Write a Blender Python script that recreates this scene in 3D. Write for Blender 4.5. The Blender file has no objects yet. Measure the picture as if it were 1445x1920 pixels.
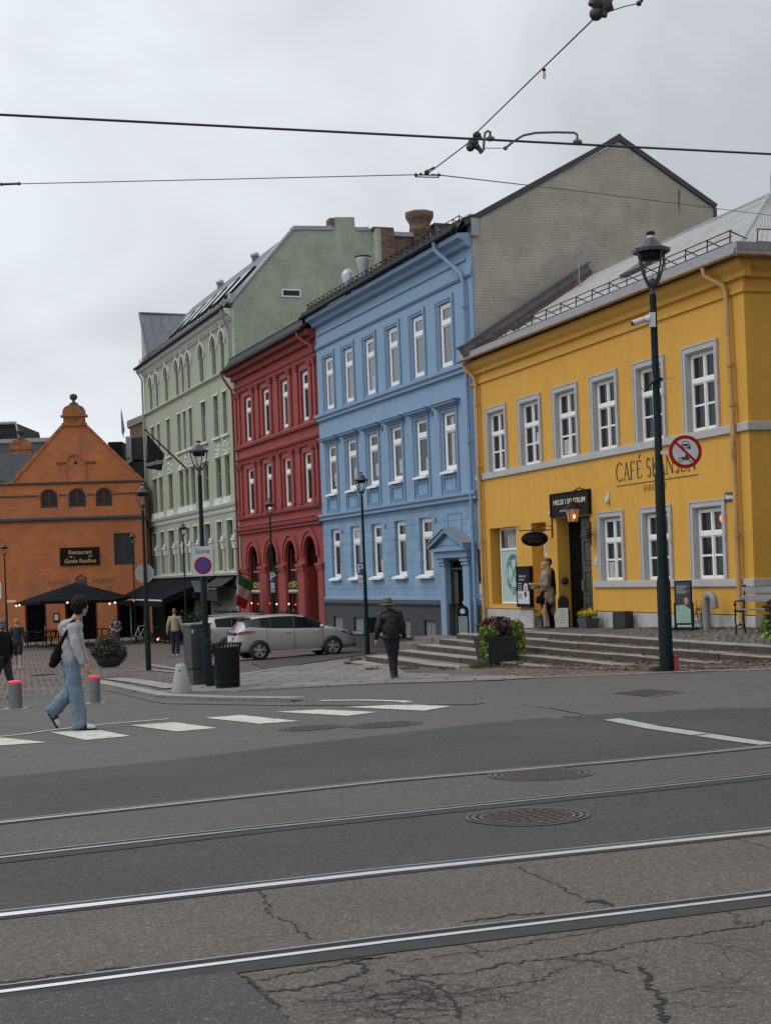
import bpy, bmesh, math, random
from mathutils import Vector, Matrix, noise as mnoise
C = bpy.context.scene.collection
SC = bpy.context.scene
rad = math.radians

# ------------------------------------------------------------------ camera, sky, sun, exposure
F = 2800.0; PX, PY = 722.5, 1075.5; ROLL = math.atan(.037); H = 1.7   # the photograph's lens, horizon and eye height
cam_d = bpy.data.cameras.new('camera'); cam = bpy.data.objects.new('camera', cam_d); C.objects.link(cam)
cam.location = (0, 0, H)
cam.rotation_euler = (Matrix.Rotation(rad(90), 4, 'X') @ Matrix.Rotation(-ROLL, 4, 'Z')).to_euler()
cam_d.sensor_fit = 'VERTICAL'; cam_d.sensor_height = 36.0; cam_d.sensor_width = 27.0
cam_d.lens = F / 1920.0 * 36.0
cam_d.shift_y = (PY - 960.0) / 1920.0
cam_d.clip_start = .1; cam_d.clip_end = 2000
SC.camera = cam
SC.view_settings.view_transform = 'Standard'; SC.view_settings.look = 'None'
SC.view_settings.exposure = 0.0; SC.view_settings.gamma = 1.0

SUN_EL, SUN_ROT = rad(52), rad(200)
world = bpy.data.worlds.new('World'); SC.world = world; world.use_nodes = True
nt = world.node_tree; nt.nodes.clear()
def N(t, k, **kw):
    n = t.nodes.new(k)
    for a, b in kw.items():
        if a in n.inputs: n.inputs[a].default_value = b
        else: setattr(n, a, b)
    return n
L = nt.links.new
out = N(nt, 'ShaderNodeOutputWorld'); bg = N(nt, 'ShaderNodeBackground'); bg.inputs['Strength'].default_value = .1
sky = N(nt, 'ShaderNodeTexSky'); sky.sky_type = 'NISHITA'; sky.sun_disc = False
sky.sun_elevation = SUN_EL; sky.sun_rotation = SUN_ROT
tc = N(nt, 'ShaderNodeTexCoord'); sep = N(nt, 'ShaderNodeSeparateXYZ'); L(tc.outputs['Generated'], sep.inputs[0])
mp = N(nt, 'ShaderNodeMapping'); L(tc.outputs['Generated'], mp.inputs[0]); mp.inputs['Scale'].default_value = (1, 1, 1.45)
mp.inputs['Location'].default_value = (.35, .2, .1)
n1 = N(nt, 'ShaderNodeTexNoise'); n1.inputs['Scale'].default_value = 4.2; n1.inputs['Detail'].default_value = 8; n1.inputs['Roughness'].default_value = .52
n1.inputs['Distortion'].default_value = .5
L(mp.outputs[0], n1.inputs['Vector'])
r1 = N(nt, 'ShaderNodeMapRange'); L(n1.outputs['Fac'], r1.inputs[0])
r1.inputs['From Min'].default_value = .3; r1.inputs['From Max'].default_value = .7
r1.inputs['To Min'].default_value = .84; r1.inputs['To Max'].default_value = 1.20
# overcast: the zenith about three times as bright as the horizon
zz = N(nt, 'ShaderNodeMapRange'); L(sep.outputs['Z'], zz.inputs[0])
zz.inputs['From Min'].default_value = .28; zz.inputs['From Max'].default_value = 1.0
zz.inputs['To Min'].default_value = 7.3; zz.inputs['To Max'].default_value = 12.6
# thinner, brighter cloud low on the left of the street
lx = N(nt, 'ShaderNodeMapRange'); L(sep.outputs['X'], lx.inputs[0])
lx.inputs['From Min'].default_value = .28; lx.inputs['From Max'].default_value = -.3
lx.inputs['To Min'].default_value = .82; lx.inputs['To Max'].default_value = 1.10
lz = N(nt, 'ShaderNodeMapRange'); L(sep.outputs['Z'], lz.inputs[0])
lz.inputs['From Min'].default_value = .02; lz.inputs['From Max'].default_value = .3
lz.inputs['To Min'].default_value = 1.03; lz.inputs['To Max'].default_value = 1.04
m1 = N(nt, 'ShaderNodeMath'); m1.operation = 'MULTIPLY'; L(r1.outputs[0], m1.inputs[0]); L(zz.outputs[0], m1.inputs[1])
m2 = N(nt, 'ShaderNodeMath'); m2.operation = 'MULTIPLY'; L(m1.outputs[0], m2.inputs[0]); L(lx.outputs[0], m2.inputs[1])
m3 = N(nt, 'ShaderNodeMath'); m3.operation = 'MULTIPLY'; L(m2.outputs[0], m3.inputs[0]); L(lz.outputs[0], m3.inputs[1])
cr = N(nt, 'ShaderNodeVectorMath'); cr.operation = 'SCALE'; cr.inputs[0].default_value = (.955, 1.0, 1.06)
L(m3.outputs[0], cr.inputs['Scale'])
mx = N(nt, 'ShaderNodeMixRGB'); mx.inputs[0].default_value = .94; L(sky.outputs[0], mx.inputs[1]); L(cr.outputs[0], mx.inputs[2])
L(mx.outputs[0], bg.inputs['Color']); L(bg.outputs[0], out.inputs[0])

sd = bpy.data.lights.new('sun', 'SUN'); sun = bpy.data.objects.new('sun', sd); C.objects.link(sun)
sd.energy = .9; sd.angle = rad(25); sd.color = (1, .97, .93)
# light from behind the camera on the left, high
sun.rotation_euler = Vector((.72, .12, -.90)).to_track_quat('-Z', 'Y').to_euler()
sky.sun_rotation = math.atan2(-.72, -.12)

# ------------------------------------------------------------------ pixels of the photograph <-> the ground
def ray(x, y):
    u = (x - PX) / F; v = -(y - PY) / F
    return u * math.cos(ROLL) + v * math.sin(ROLL), -u * math.sin(ROLL) + v * math.cos(ROLL)
def ss(a, b, t):
    t = max(0, min(1, (t - a) / (b - a))); return t * t * (3 - 2 * t)
def gz(X, Y):
    yc = min(max(Y, 10), 60); xc = max(-16, min(X, 16))
    return -.02 * (yc - 10) + ss(10, 22, Y) * (.025 * xc + .04 * max(0, min(X, 9) - 2) * ss(70, 35, Y))
def at(x, y, Y):
    a, b = ray(x, y); return Vector((a * Y, Y, H + b * Y))
def gp(x, y, z):
    a, b = ray(x, y); Y = (z - H) / b; return Vector((a * Y, Y, z))
def g(x, y):
    a, b = ray(x, y); lo, hi = 2, 200
    for _ in range(50):
        m = (lo + hi) / 2
        if H + b * m > gz(a * m, m): lo = m
        else: hi = m
    return Vector((a * lo, lo, gz(a * lo, lo)))

# ------------------------------------------------------------------ materials
MATS = {}
def M(name, col, rough=.8, var=.12, scale=3.0, bump=0.0, bscale=None, metal=0.0, spec=.5, emit=None, estr=0, streak=0, stain=None, coat=0, detail=5):
    if name in MATS: return MATS[name]
    m = bpy.data.materials.new(name); m.use_nodes = True; t = m.node_tree; b = t.nodes['Principled BSDF']
    b.inputs['Roughness'].default_value = rough; b.inputs['Metallic'].default_value = metal
    b.inputs['Specular IOR Level'].default_value = spec
    if coat: b.inputs['Coat Weight'].default_value = coat; b.inputs['Coat Roughness'].default_value = .06
    c = (*col, 1)
    b.inputs['Base Color'].default_value = c
    if var or bump or streak or stain:
        tcn = N(t, 'ShaderNodeTexCoord'); src = tcn.outputs['Object']
    cur = None
    if var:
        n = N(t, 'ShaderNodeTexNoise'); n.inputs['Scale'].default_value = scale; n.inputs['Detail'].default_value = detail; n.inputs['Roughness'].default_value = .6
        t.links.new(src, n.inputs['Vector'])
        r = N(t, 'ShaderNodeMapRange'); t.links.new(n.outputs['Fac'], r.inputs[0])
        r.inputs['From Min'].default_value = .28; r.inputs['From Max'].default_value = .72
        r.inputs['To Min'].default_value = 1 - var; r.inputs['To Max'].default_value = 1 + var
        v = N(t, 'ShaderNodeVectorMath'); v.operation = 'SCALE'; v.inputs[0].default_value = col
        t.links.new(r.outputs[0], v.inputs['Scale']); cur = v.outputs[0]
    if streak:   # faint vertical runs of weathering
        mpn = N(t, 'ShaderNodeMapping'); mpn.inputs['Scale'].default_value = (2.5, 2.5, .18); t.links.new(src, mpn.inputs[0])
        n = N(t, 'ShaderNodeTexNoise'); n.inputs['Scale'].default_value = 1.6; n.inputs['Detail'].default_value = 6; t.links.new(mpn.outputs[0], n.inputs['Vector'])
        r = N(t, 'ShaderNodeMapRange'); t.links.new(n.outputs['Fac'], r.inputs[0])
        r.inputs['From Min'].default_value = .35; r.inputs['From Max'].default_value = .75
        r.inputs['To Min'].default_value = 1.04; r.inputs['To Max'].default_value = 1 - streak
        v = N(t, 'ShaderNodeVectorMath'); v.operation = 'SCALE'; t.links.new(cur, v.inputs[0]) if cur else None
        t.links.new(r.outputs[0], v.inputs['Scale']); cur = v.outputs[0]
    if stain:    # (colour, scale, low, high) patches of another colour
        n = N(t, 'ShaderNodeTexNoise'); n.inputs['Scale'].default_value = stain[1]; n.inputs['Detail'].default_value = 7; n.inputs['Roughness'].default_value = .65
        t.links.new(src, n.inputs['Vector'])
        r = N(t, 'ShaderNodeMapRange'); t.links.new(n.outputs['Fac'], r.inputs[0]); r.inputs['From Min'].default_value = stain[2]; r.inputs['From Max'].default_value = stain[3]
        x = N(t, 'ShaderNodeMixRGB'); t.links.new(r.outputs[0], x.inputs[0])
        if cur: t.links.new(cur, x.inputs[1])
        else: x.inputs[1].default_value = c
        x.inputs[2].default_value = (*stain[0], 1); cur = x.outputs[0]
    if cur: t.links.new(cur, b.inputs['Base Color'])
    if bump:
        n = N(t, 'ShaderNodeTexNoise'); n.inputs['Scale'].default_value = bscale or scale * 6; n.inputs['Detail'].default_value = 6
        t.links.new(src, n.inputs['Vector'])
        bp = N(t, 'ShaderNodeBump'); bp.inputs['Strength'].default_value = bump; bp.inputs['Distance'].default_value = .02
        t.links.new(n.outputs['Fac'], bp.inputs['Height']); t.links.new(bp.outputs[0], b.inputs['Normal'])
    if emit: b.inputs['Emission Color'].default_value = (*emit, 1); b.inputs['Emission Strength'].default_value = estr
    MATS[name] = m; return m

def brickmat(name, c1, c2, mortar, bw, bh, msize=.03, rough=.9, axes='XY', bump=.5, offset=.5, big=None, mixn=0, rot=0, wob=.03):
    m = bpy.data.materials.new(name); m.use_nodes = True; t = m.node_tree; b = t.nodes['Principled BSDF']; b.inputs['Roughness'].default_value = rough
    b.inputs['Specular IOR Level'].default_value = .3
    tcn = N(t, 'ShaderNodeTexCoord'); sp = N(t, 'ShaderNodeSeparateXYZ'); t.links.new(tcn.outputs['Object'], sp.inputs[0])
    cb = N(t, 'ShaderNodeCombineXYZ'); t.links.new(sp.outputs[axes[0]], cb.inputs[0]); t.links.new(sp.outputs[axes[1]], cb.inputs[1])
    nz = N(t, 'ShaderNodeTexNoise'); nz.inputs['Scale'].default_value = 1.5; t.links.new(cb.outputs[0], nz.inputs['Vector'])
    sc = N(t, 'ShaderNodeVectorMath'); sc.operation = 'SCALE'; sc.inputs['Scale'].default_value = wob; t.links.new(nz.outputs['Color'], sc.inputs[0])
    ad = N(t, 'ShaderNodeVectorMath'); ad.operation = 'ADD'; t.links.new(cb.outputs[0], ad.inputs[0]); t.links.new(sc.outputs[0], ad.inputs[1])
    mpn = N(t, 'ShaderNodeMapping'); mpn.inputs['Rotation'].default_value = (0, 0, rot); t.links.new(ad.outputs[0], mpn.inputs[0])
    br = N(t, 'ShaderNodeTexBrick'); br.offset = offset; t.links.new(mpn.outputs[0], br.inputs['Vector'])
    br.inputs['Color1'].default_value = (*c1, 1); br.inputs['Color2'].default_value = (*c2, 1); br.inputs['Mortar'].default_value = (*mortar, 1)
    br.inputs['Scale'].default_value = 1; br.inputs['Mortar Size'].default_value = msize * bh; br.inputs['Brick Width'].default_value = bw; br.inputs['Row Height'].default_value = bh
    br.inputs['Mortar Smooth'].default_value = .3
    n = N(t, 'ShaderNodeTexNoise'); n.inputs['Scale'].default_value = 1.1; n.inputs['Detail'].default_value = 9; n.inputs['Roughness'].default_value = .7; t.links.new(tcn.outputs['Object'], n.inputs['Vector'])
    r = N(t, 'ShaderNodeMapRange'); t.links.new(n.outputs['Fac'], r.inputs[0]); r.inputs['From Min'].default_value = .3; r.inputs['From Max'].default_value = .7
    r.inputs['To Min'].default_value = .78; r.inputs['To Max'].default_value = 1.2
    v = N(t, 'ShaderNodeVectorMath'); v.operation = 'SCALE'; t.links.new(br.outputs['Color'], v.inputs[0]); t.links.new(r.outputs[0], v.inputs['Scale'])
    cur = v.outputs[0]
    if big:
        n2 = N(t, 'ShaderNodeTexNoise'); n2.inputs['Scale'].default_value = big[1]; n2.inputs['Detail'].default_value = 6; t.links.new(tcn.outputs['Object'], n2.inputs['Vector'])
        r2 = N(t, 'ShaderNodeMapRange'); t.links.new(n2.outputs['Fac'], r2.inputs[0]); r2.inputs['From Min'].default_value = big[2]; r2.inputs['From Max'].default_value = big[3]
        x = N(t, 'ShaderNodeMixRGB'); t.links.new(r2.outputs[0], x.inputs[0]); t.links.new(cur, x.inputs[1]); x.inputs[2].default_value = (*big[0], 1); cur = x.outputs[0]
    t.links.new(cur, b.inputs['Base Color'])
    bp = N(t, 'ShaderNodeBump'); bp.inputs['Strength'].default_value = bump; bp.inputs['Distance'].default_value = .015; bp.invert = True
    t.links.new(br.outputs['Fac'], bp.inputs['Height']); t.links.new(bp.outputs[0], b.inputs['Normal'])
    MATS[name] = m; return m

def asphalt(name, base, speck, amt=.62, scale=70, blotch=.14, tint=None):
    m = bpy.data.materials.new(name); m.use_nodes = True; t = m.node_tree; b = t.nodes['Principled BSDF']; b.inputs['Roughness'].default_value = .85
    b.inputs['Specular IOR Level'].default_value = .35
    tcn = N(t, 'ShaderNodeTexCoord'); s = tcn.outputs['Object']
    v = N(t, 'ShaderNodeTexVoronoi'); v.inputs['Scale'].default_value = scale; t.links.new(s, v.inputs['Vector'])
    rs = N(t, 'ShaderNodeSeparateColor'); t.links.new(v.outputs['Color'], rs.inputs[0])
    rm = N(t, 'ShaderNodeMapRange'); t.links.new(rs.outputs[0], rm.inputs[0]); rm.inputs['From Min'].default_value = amt; rm.inputs['From Max'].default_value = 1.0
    x = N(t, 'ShaderNodeMixRGB'); t.links.new(rm.outputs[0], x.inputs[0]); x.inputs[1].default_value = (*base, 1); x.inputs[2].default_value = (*speck, 1)
    n = N(t, 'ShaderNodeTexNoise'); n.inputs['Scale'].default_value = .55; n.inputs['Detail'].default_value = 9; n.inputs['Roughness'].default_value = .72; t.links.new(s, n.inputs['Vector'])
    r = N(t, 'ShaderNodeMapRange'); t.links.new(n.outputs['Fac'], r.inputs[0]); r.inputs['From Min'].default_value = .3; r.inputs['From Max'].default_value = .7
    r.inputs['To Min'].default_value = 1 - blotch; r.inputs['To Max'].default_value = 1 + blotch
    w = N(t, 'ShaderNodeVectorMath'); w.operation = 'SCALE'; t.links.new(x.outputs[0], w.inputs[0]); t.links.new(r.outputs[0], w.inputs['Scale'])
    n3 = N(t, 'ShaderNodeTexNoise'); n3.inputs['Scale'].default_value = 22; n3.inputs['Detail'].default_value = 5; n3.inputs['Roughness'].default_value = .8; t.links.new(s, n3.inputs['Vector'])
    r3 = N(t, 'ShaderNodeMapRange'); t.links.new(n3.outputs['Fac'], r3.inputs[0]); r3.inputs['From Min'].default_value = .3; r3.inputs['From Max'].default_value = .7
    r3.inputs['To Min'].default_value = .72; r3.inputs['To Max'].default_value = 1.28
    w2 = N(t, 'ShaderNodeVectorMath'); w2.operation = 'SCALE'; t.links.new(w.outputs[0], w2.inputs[0]); t.links.new(r3.outputs[0], w2.inputs['Scale'])
    cur = w2.outputs[0]
    if tint:
        n2 = N(t, 'ShaderNodeTexNoise'); n2.inputs['Scale'].default_value = .35; n2.inputs['Detail'].default_value = 5; t.links.new(s, n2.inputs['Vector'])
        r2 = N(t, 'ShaderNodeMapRange'); t.links.new(n2.outputs['Fac'], r2.inputs[0]); r2.inputs['From Min'].default_value = .48; r2.inputs['From Max'].default_value = .66
        r2.inputs['To Max'].default_value = .6
        y = N(t, 'ShaderNodeMixRGB'); t.links.new(r2.outputs[0], y.inputs[0]); t.links.new(cur, y.inputs[1]); y.inputs[2].default_value = (*tint, 1); cur = y.outputs[0]
    t.links.new(cur, b.inputs['Base Color'])
    bp = N(t, 'ShaderNodeBump'); bp.inputs['Strength'].default_value = .5; bp.inputs['Distance'].default_value = .008
    t.links.new(v.outputs['Distance'], bp.inputs['Height']); t.links.new(bp.outputs[0], b.inputs['Normal'])
    MATS[name] = m; return m

# ------------------------------------------------------------------ mesh building
class MB:
    def __init__(s): s.v = []; s.f = []; s.m = []; s.sm = []
    def add(s, vs, fs, m=0, smooth=False):
        o = len(s.v); s.v += [tuple(v) for v in vs]
        for f in fs: s.f.append([i + o for i in f]); s.m.append(m); s.sm.append(smooth)
        return s
    def box(s, x0, x1, y0, y1, z0, z1, m=0, T=None):
        if x0 > x1: x0, x1 = x1, x0
        if y0 > y1: y0, y1 = y1, y0
        if z0 > z1: z0, z1 = z1, z0
        vs = [(x, y, z) for x in (x0, x1) for y in (y0, y1) for z in (z0, z1)]
        if T: vs = [T @ Vector(v) for v in vs]
        return s.add(vs, [(0, 1, 3, 2), (4, 6, 7, 5), (0, 4, 5, 1), (2, 3, 7, 6), (0, 2, 6, 4), (1, 5, 7, 3)], m)
    def prism(s, poly, a, b, axis='y', m=0, T=None):
        """poly of 2D points extruded from a to b along axis (y: poly is x,z; z: poly is x,y; x: poly is y,z)"""
        n = len(poly)
        def P(p, t): return (p[0], t, p[1]) if axis == 'y' else (p[0], p[1], t) if axis == 'z' else (t, p[0], p[1])
        vs = [P(p, a) for p in poly] + [P(p, b) for p in poly]
        if T: vs = [T @ Vector(v) for v in vs]
        fs = [tuple(range(n)), tuple(range(2 * n - 1, n - 1, -1))] + [(i, i + n, (i + 1) % n + n, (i + 1) % n) for i in range(n)]
        return s.add(vs, fs, m)
    def tube(s, p0, p1, r0, r1=None, n=10, m=0, smooth=True, caps=True):
        r1 = r0 if r1 is None else r1
        p0 = Vector(p0); p1 = Vector(p1); d = p1 - p0
        if d.length < 1e-6: return s
        q = d.to_track_quat('Z', 'Y')
        vs = []
        for p, r in ((p0, r0), (p1, r1)):
            for i in range(n):
                a = 2 * math.pi * i / n; vs.append(p + q @ Vector((r * math.cos(a), r * math.sin(a), 0)))
        s.add(vs, [(i, (i + 1) % n, (i + 1) % n + n, i + n) for i in range(n)], m, smooth)
        if caps:
            s.add(vs[:n], [tuple(range(n - 1, -1, -1))], m); s.add(vs[n:], [tuple(range(n))], m)
        return s
    def path(s, pts, r, n=8, m=0, closed=False):
        pts = [Vector(p) for p in pts]; rs = r if isinstance(r, (list, tuple)) else [r] * len(pts)
        vs = []; K = len(pts); up = None
        for k, p in enumerate(pts):
            d = (pts[min(k + 1, K - 1)] - pts[max(k - 1, 0)])
            if d.length < 1e-9: d = Vector((0, 0, 1))
            d.normalize()
            if up is None:
                up = Vector((0, 0, 1)) if abs(d.z) < .9 else Vector((1, 0, 0))
            x = d.cross(up); x.normalize(); yv = x.cross(d); yv.normalize(); up = yv
            for i in range(n):
                a = 2 * math.pi * i / n; vs.append(p + rs[k] * (math.cos(a) * x + math.sin(a) * yv))
        fs = [(k * n + i, k * n + (i + 1) % n, (k + 1) * n + (i + 1) % n, (k + 1) * n + i) for k in range(K - 1) for i in range(n)]
        s.add(vs, fs, m, True)
        s.add(vs[:n], [tuple(range(n - 1, -1, -1))], m); s.add(vs[-n:], [tuple(range(n))], m)
        return s
    def lathe(s, prof, c=(0, 0, 0), n=24, m=0, smooth=True, sx=1, sy=1, T=None, a0=0):
        vs = []; c = Vector(c)
        for r, z in prof:
            for i in range(n):
                a = a0 + 2 * math.pi * i / n; p = Vector((r * sx * math.cos(a), r * sy * math.sin(a), z))
                vs.append((T @ p if T else p) + c)
        K = len(prof)
        s.add(vs, [(k * n + i, k * n + (i + 1) % n, (k + 1) * n + (i + 1) % n, (k + 1) * n + i) for k in range(K - 1) for i in range(n)], m, smooth)
        if prof[0][0] > 1e-4: s.add(vs[:n], [tuple(range(n - 1, -1, -1))], m)
        if prof[-1][0] > 1e-4: s.add(vs[-n:], [tuple(range(n))], m)
        return s
    def ball(s, c, r, m=0, n=14, k=9, T=None):
        rx, ry, rz = (r, r, r) if not isinstance(r, (tuple, list)) else r
        vs = []; c = Vector(c)
        for j in range(k + 1):
            t = math.pi * j / k
            for i in range(n):
                a = 2 * math.pi * i / n; p = Vector((rx * math.sin(t) * math.cos(a), ry * math.sin(t) * math.sin(a), -rz * math.cos(t)))
                vs.append((T @ p if T else p) + c)
        return s.add(vs, [(j * n + i, j * n + (i + 1) % n, (j + 1) * n + (i + 1) % n, (j + 1) * n + i) for j in range(k) for i in range(n)], m, True)
    def cap(s, p0, r0, p1, r1, m=0, n=12):
        """tapered limb with round ends"""
        s.ball(p0, r0, m, n, 8); s.ball(p1, r1, m, n, 8); return s.tube(p0, p1, r0, r1, n, m)
    def quad(s, pts, m=0): return s.add(pts, [tuple(range(len(pts)))], m)
    def mesh(s, name, mats, weld=0, bevel=0):
        me = bpy.data.meshes.new(name); me.from_pydata(s.v, [], s.f)
        for x in (mats if isinstance(mats, (list, tuple)) else [mats]): me.materials.append(x)
        me.polygons.foreach_set('material_index', s.m); me.polygons.foreach_set('use_smooth', s.sm)
        bm = bmesh.new(); bm.from_mesh(me)
        if weld: bmesh.ops.remove_doubles(bm, verts=bm.verts, dist=weld)
        bmesh.ops.recalc_face_normals(bm, faces=bm.faces)
        bm.to_mesh(me); bm.free(); me.update(); return me
    def build(s, name, mats, parent=None, weld=0, loc=None, rot=None):
        return link(name, s.mesh(name, mats, weld), parent, loc, rot)
def link(name, me, parent=None, loc=None, rot=None):
    o = bpy.data.objects.new(name, me); C.objects.link(o)
    if parent: o.parent = parent
    if loc is not None: o.location = loc
    if rot is not None: o.rotation_euler = rot
    return o
def bev(o, w=.01, seg=2, ang=40):
    b = o.modifiers.new('bevel', 'BEVEL'); b.width = w; b.segments = seg; b.limit_method = 'ANGLE'; b.angle_limit = rad(ang); return o
def tag(o, label=None, cat=None, group=None, kind=None):
    if label: o['label'] = label
    if cat: o['category'] = cat
    if group: o['group'] = group
    if kind: o['kind'] = kind
    return o
def thing(name, label, cat, loc=(0, 0, 0), rz=0, group=None):
    o = bpy.data.objects.new(name, None); C.objects.link(o); o.location = loc; o.rotation_euler = (0, 0, rz); o.empty_display_size = .2
    return tag(o, label, cat, group)
def copy_tree(o, parent=None):
    c = o.copy(); C.objects.link(c); c.parent = parent
    for ch in list(o.children): copy_tree(ch, c)
    return c
def bake(o):
    """apply the modifiers of o into its mesh"""
    dg = bpy.context.evaluated_depsgraph_get(); dg.update()
    me = bpy.data.meshes.new_from_object(o.evaluated_get(dg)); o.modifiers.clear(); o.data = me; return o
def text(name, s, size, mat, parent, loc, rot=(rad(90), 0, 0), sx=1.0, off=0, ext=.004, shear=0, align='CENTER', space=1.0):
    cu = bpy.data.curves.new(name, 'FONT'); cu.body = s; cu.size = size; cu.extrude = ext; cu.offset = off; cu.shear = shear
    cu.align_x = align; cu.align_y = 'CENTER'; cu.space_character = space
    o = bpy.data.objects.new(name, cu); C.objects.link(o)
    dg = bpy.context.evaluated_depsgraph_get(); dg.update()
    me = bpy.data.meshes.new_from_object(o.evaluated_get(dg)); bpy.data.objects.remove(o)
    me.materials.clear(); me.materials.append(mat)
    o = link(name, me, parent, loc, rot); o.scale = (sx, 1, 1); return o
def sheet(name, poly, dz, mats, res=1.0, parent=None, fn=gz, holes=None):
    """a polygon laid on the sloping ground, cut on whole-metre lines so it follows the slope"""
    bm = bmesh.new(); vs = [bm.verts.new((p[0], p[1], 0)) for p in poly]; f = bm.faces.new(vs)
    bm.normal_update()
    if f.normal.z < 0: f.normal_flip()
    x0 = min(p[0] for p in poly); x1 = max(p[0] for p in poly); y0 = min(p[1] for p in poly); y1 = max(p[1] for p in poly)
    for ax, lo, hi in ((0, x0, x1), (1, y0, y1)):
        k = math.floor(lo / res) + 1
        while k * res < hi - 1e-4:
            no = Vector((1, 0, 0)) if ax == 0 else Vector((0, 1, 0))
            bmesh.ops.bisect_plane(bm, geom=bm.verts[:] + bm.edges[:] + bm.faces[:], plane_co=no * (k * res), plane_no=no, dist=1e-5); k += 1
    for v in bm.verts: v.co.z = fn(v.co.x, v.co.y) + dz
    me = bpy.data.meshes.new(name); bm.to_mesh(me); bm.free(); me.materials.append(mats); me.update()
    return link(name, me, parent)
def ribbon(mb, pts, w, dz, m=0, step=.5, fn=gz, off=0):
    """a band of width w along world points, following the ground"""
    P = [Vector((p[0], p[1])) for p in pts]; Q = [P[0]]
    for a, b in zip(P, P[1:]):
        n = max(1, int((b - a).length / step))
        for i in range(1, n + 1): Q.append(a.lerp(b, i / n))
    vs = []
    for k, p in enumerate(Q):
        d = (Q[min(k + 1, len(Q) - 1)] - Q[max(k - 1, 0)]); d.normalize(); nn = Vector((-d.y, d.x))
        ww = w[0] + (w[1] - w[0]) * k / (len(Q) - 1) if isinstance(w, (tuple, list)) else w
        for s in (-.5, .5):
            q = p + nn * (ww * s + off); vs.append((q.x, q.y, fn(q.x, q.y) + dz))
    mb.add(vs, [(2 * k, 2 * k + 2, 2 * k + 3, 2 * k + 1) for k in range(len(Q) - 1)], m)
def px2(l): return [g(x, y) for x, y in l]
# ------------------------------------------------------------------ material set
asph_far = asphalt('asphalt_worn', (.086, .079, .072), (.14, .135, .125), amt=.6, scale=60, blotch=.10)
asph_dark = asphalt('asphalt_dark', (.047, .044, .041), (.088, .084, .08), amt=.66, scale=70, blotch=.16, tint=(.075, .067, .058))
asph_agg = asphalt('asphalt_aggregate', (.086, .075, .064), (.20, .18, .15), amt=.66, scale=125, blotch=.14)
asph_mid = asphalt('asphalt_between_rails', (.075, .070, .065), (.13, .125, .115), amt=.6, scale=75, blotch=.14, tint=(.095, .080, .068))
asph_patch = asphalt('asphalt_patch', (.060, .057, .053), (.16, .155, .145), amt=.9, scale=110, blotch=.10)
bitumen = M('bitumen', (.036, .034, .032), .95, var=.25, scale=9)
crackm = M('crack', (.022, .020, .018), .95, var=.3, scale=20)
rail_hi = M('rail_steel', (.86, .87, .89), .34, var=.06, scale=15, metal=.9)
rail_lo = M('rail_edge', (.30, .29, .28), .5, var=.2, scale=12, metal=.6)
rail_gr = M('rail_groove', (.010, .010, .010), .9, var=.3)
zebra = M('zebra_paint', (.50, .49, .42), .8, var=.2, scale=14, detail=9, stain=((.15, .14, .13), 9, .55, .68))
cobble = brickmat('cobbles', (.260, .190, .162), (.105, .080, .072), (.045, .040, .036), .20, .15, msize=.20, bump=.9, rot=.35, big=((.14, .125, .11), .25, .52, .72), wob=.25)
cobble_t = brickmat('terrace_cobbles', (.205, .185, .160), (.095, .088, .080), (.045, .041, .036), .17, .13, msize=.18, bump=.9, rot=-.3, wob=.25)
slabs = brickmat('granite_slabs', (.215, .205, .190), (.165, .155, .145), (.07, .065, .06), 1.15, .62, msize=.05, bump=.3, rot=.12, wob=.02)
granite = M('granite_kerb', (.26, .25, .23), .85, var=.22, scale=8, bump=.3, bscale=60, stain=((.11, .10, .085), 2.5, .52, .7))
stepstone = M('step_stone', (.175, .160, .140), .88, var=.25, scale=6, bump=.35, bscale=40, stain=((.060, .050, .040), 3.0, .5, .66))
yellowm = M('yellow_render', (.60, .320, .048), .88, var=.05, scale=1.1, bump=.10, bscale=25, streak=.05, stain=((.52, .26, .05), .9, .60, .85))
yellowtrim = M('yellow_cornice', (.58, .31, .05), .8, var=.08, scale=4)
greytrim = M('grey_trim', (.40, .40, .40), .8, var=.06, scale=6, stain=((.26, .25, .24), 4, .58, .75))
plinthw = M('pale_plinth', (.40, .40, .38), .9, var=.10, scale=3, stain=((.20, .18, .15), 2.4, .55, .7), bump=.2)
whitep = M('white_window_paint', (.76, .76, .75), .5, var=.05, scale=8)
glassd = M('window_glass', (.014, .016, .018), .05, var=.4, scale=1.3, spec=.28)
glasss = M('window_glass_coated', (.030, .034, .040), .05, var=.3, scale=.9, spec=1.0, coat=.5)
curtain = M('curtain_cloth', (.42, .42, .40), .9, var=.25, scale=5)
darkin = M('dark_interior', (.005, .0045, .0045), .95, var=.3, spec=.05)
bluem = None
bluep = M('blue_render', (.200, .312, .440), .85, var=.06, scale=1.1, stain=((.165, .255, .355), .8, .60, .85), bump=.12, bscale=22, streak=.06)
bluet = M('blue_trim', (.185, .292, .420), .8, var=.06, scale=5)
blueb = brickmat('blue_ashlar', (.200, .312, .440), (.192, .302, .428), (.125, .21, .315), 1.05, .40, msize=.035, bump=.35, axes='XZ', wob=.0)
charcoal = M('charcoal_plinth', (.045, .047, .050), .85, var=.15, scale=3, stain=((.10, .10, .10), 6, .62, .72))
redp = M('red_render', (.275, .046, .040), .75, var=.10, scale=1.5, streak=.15, bump=.08)
redt = M('red_trim', (.255, .042, .036), .7, var=.10, scale=4)
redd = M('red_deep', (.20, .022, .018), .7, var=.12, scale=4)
greenp = M('green_render', (.325, .365, .265), .88, var=.05, scale=1.2, streak=.08)
greent = M('green_trim', (.40, .42, .34), .8, var=.07, scale=5)
greenw = M('ornament_white', (.60, .61, .57), .85, var=.14, scale=9, bump=.4, bscale=18)
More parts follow.
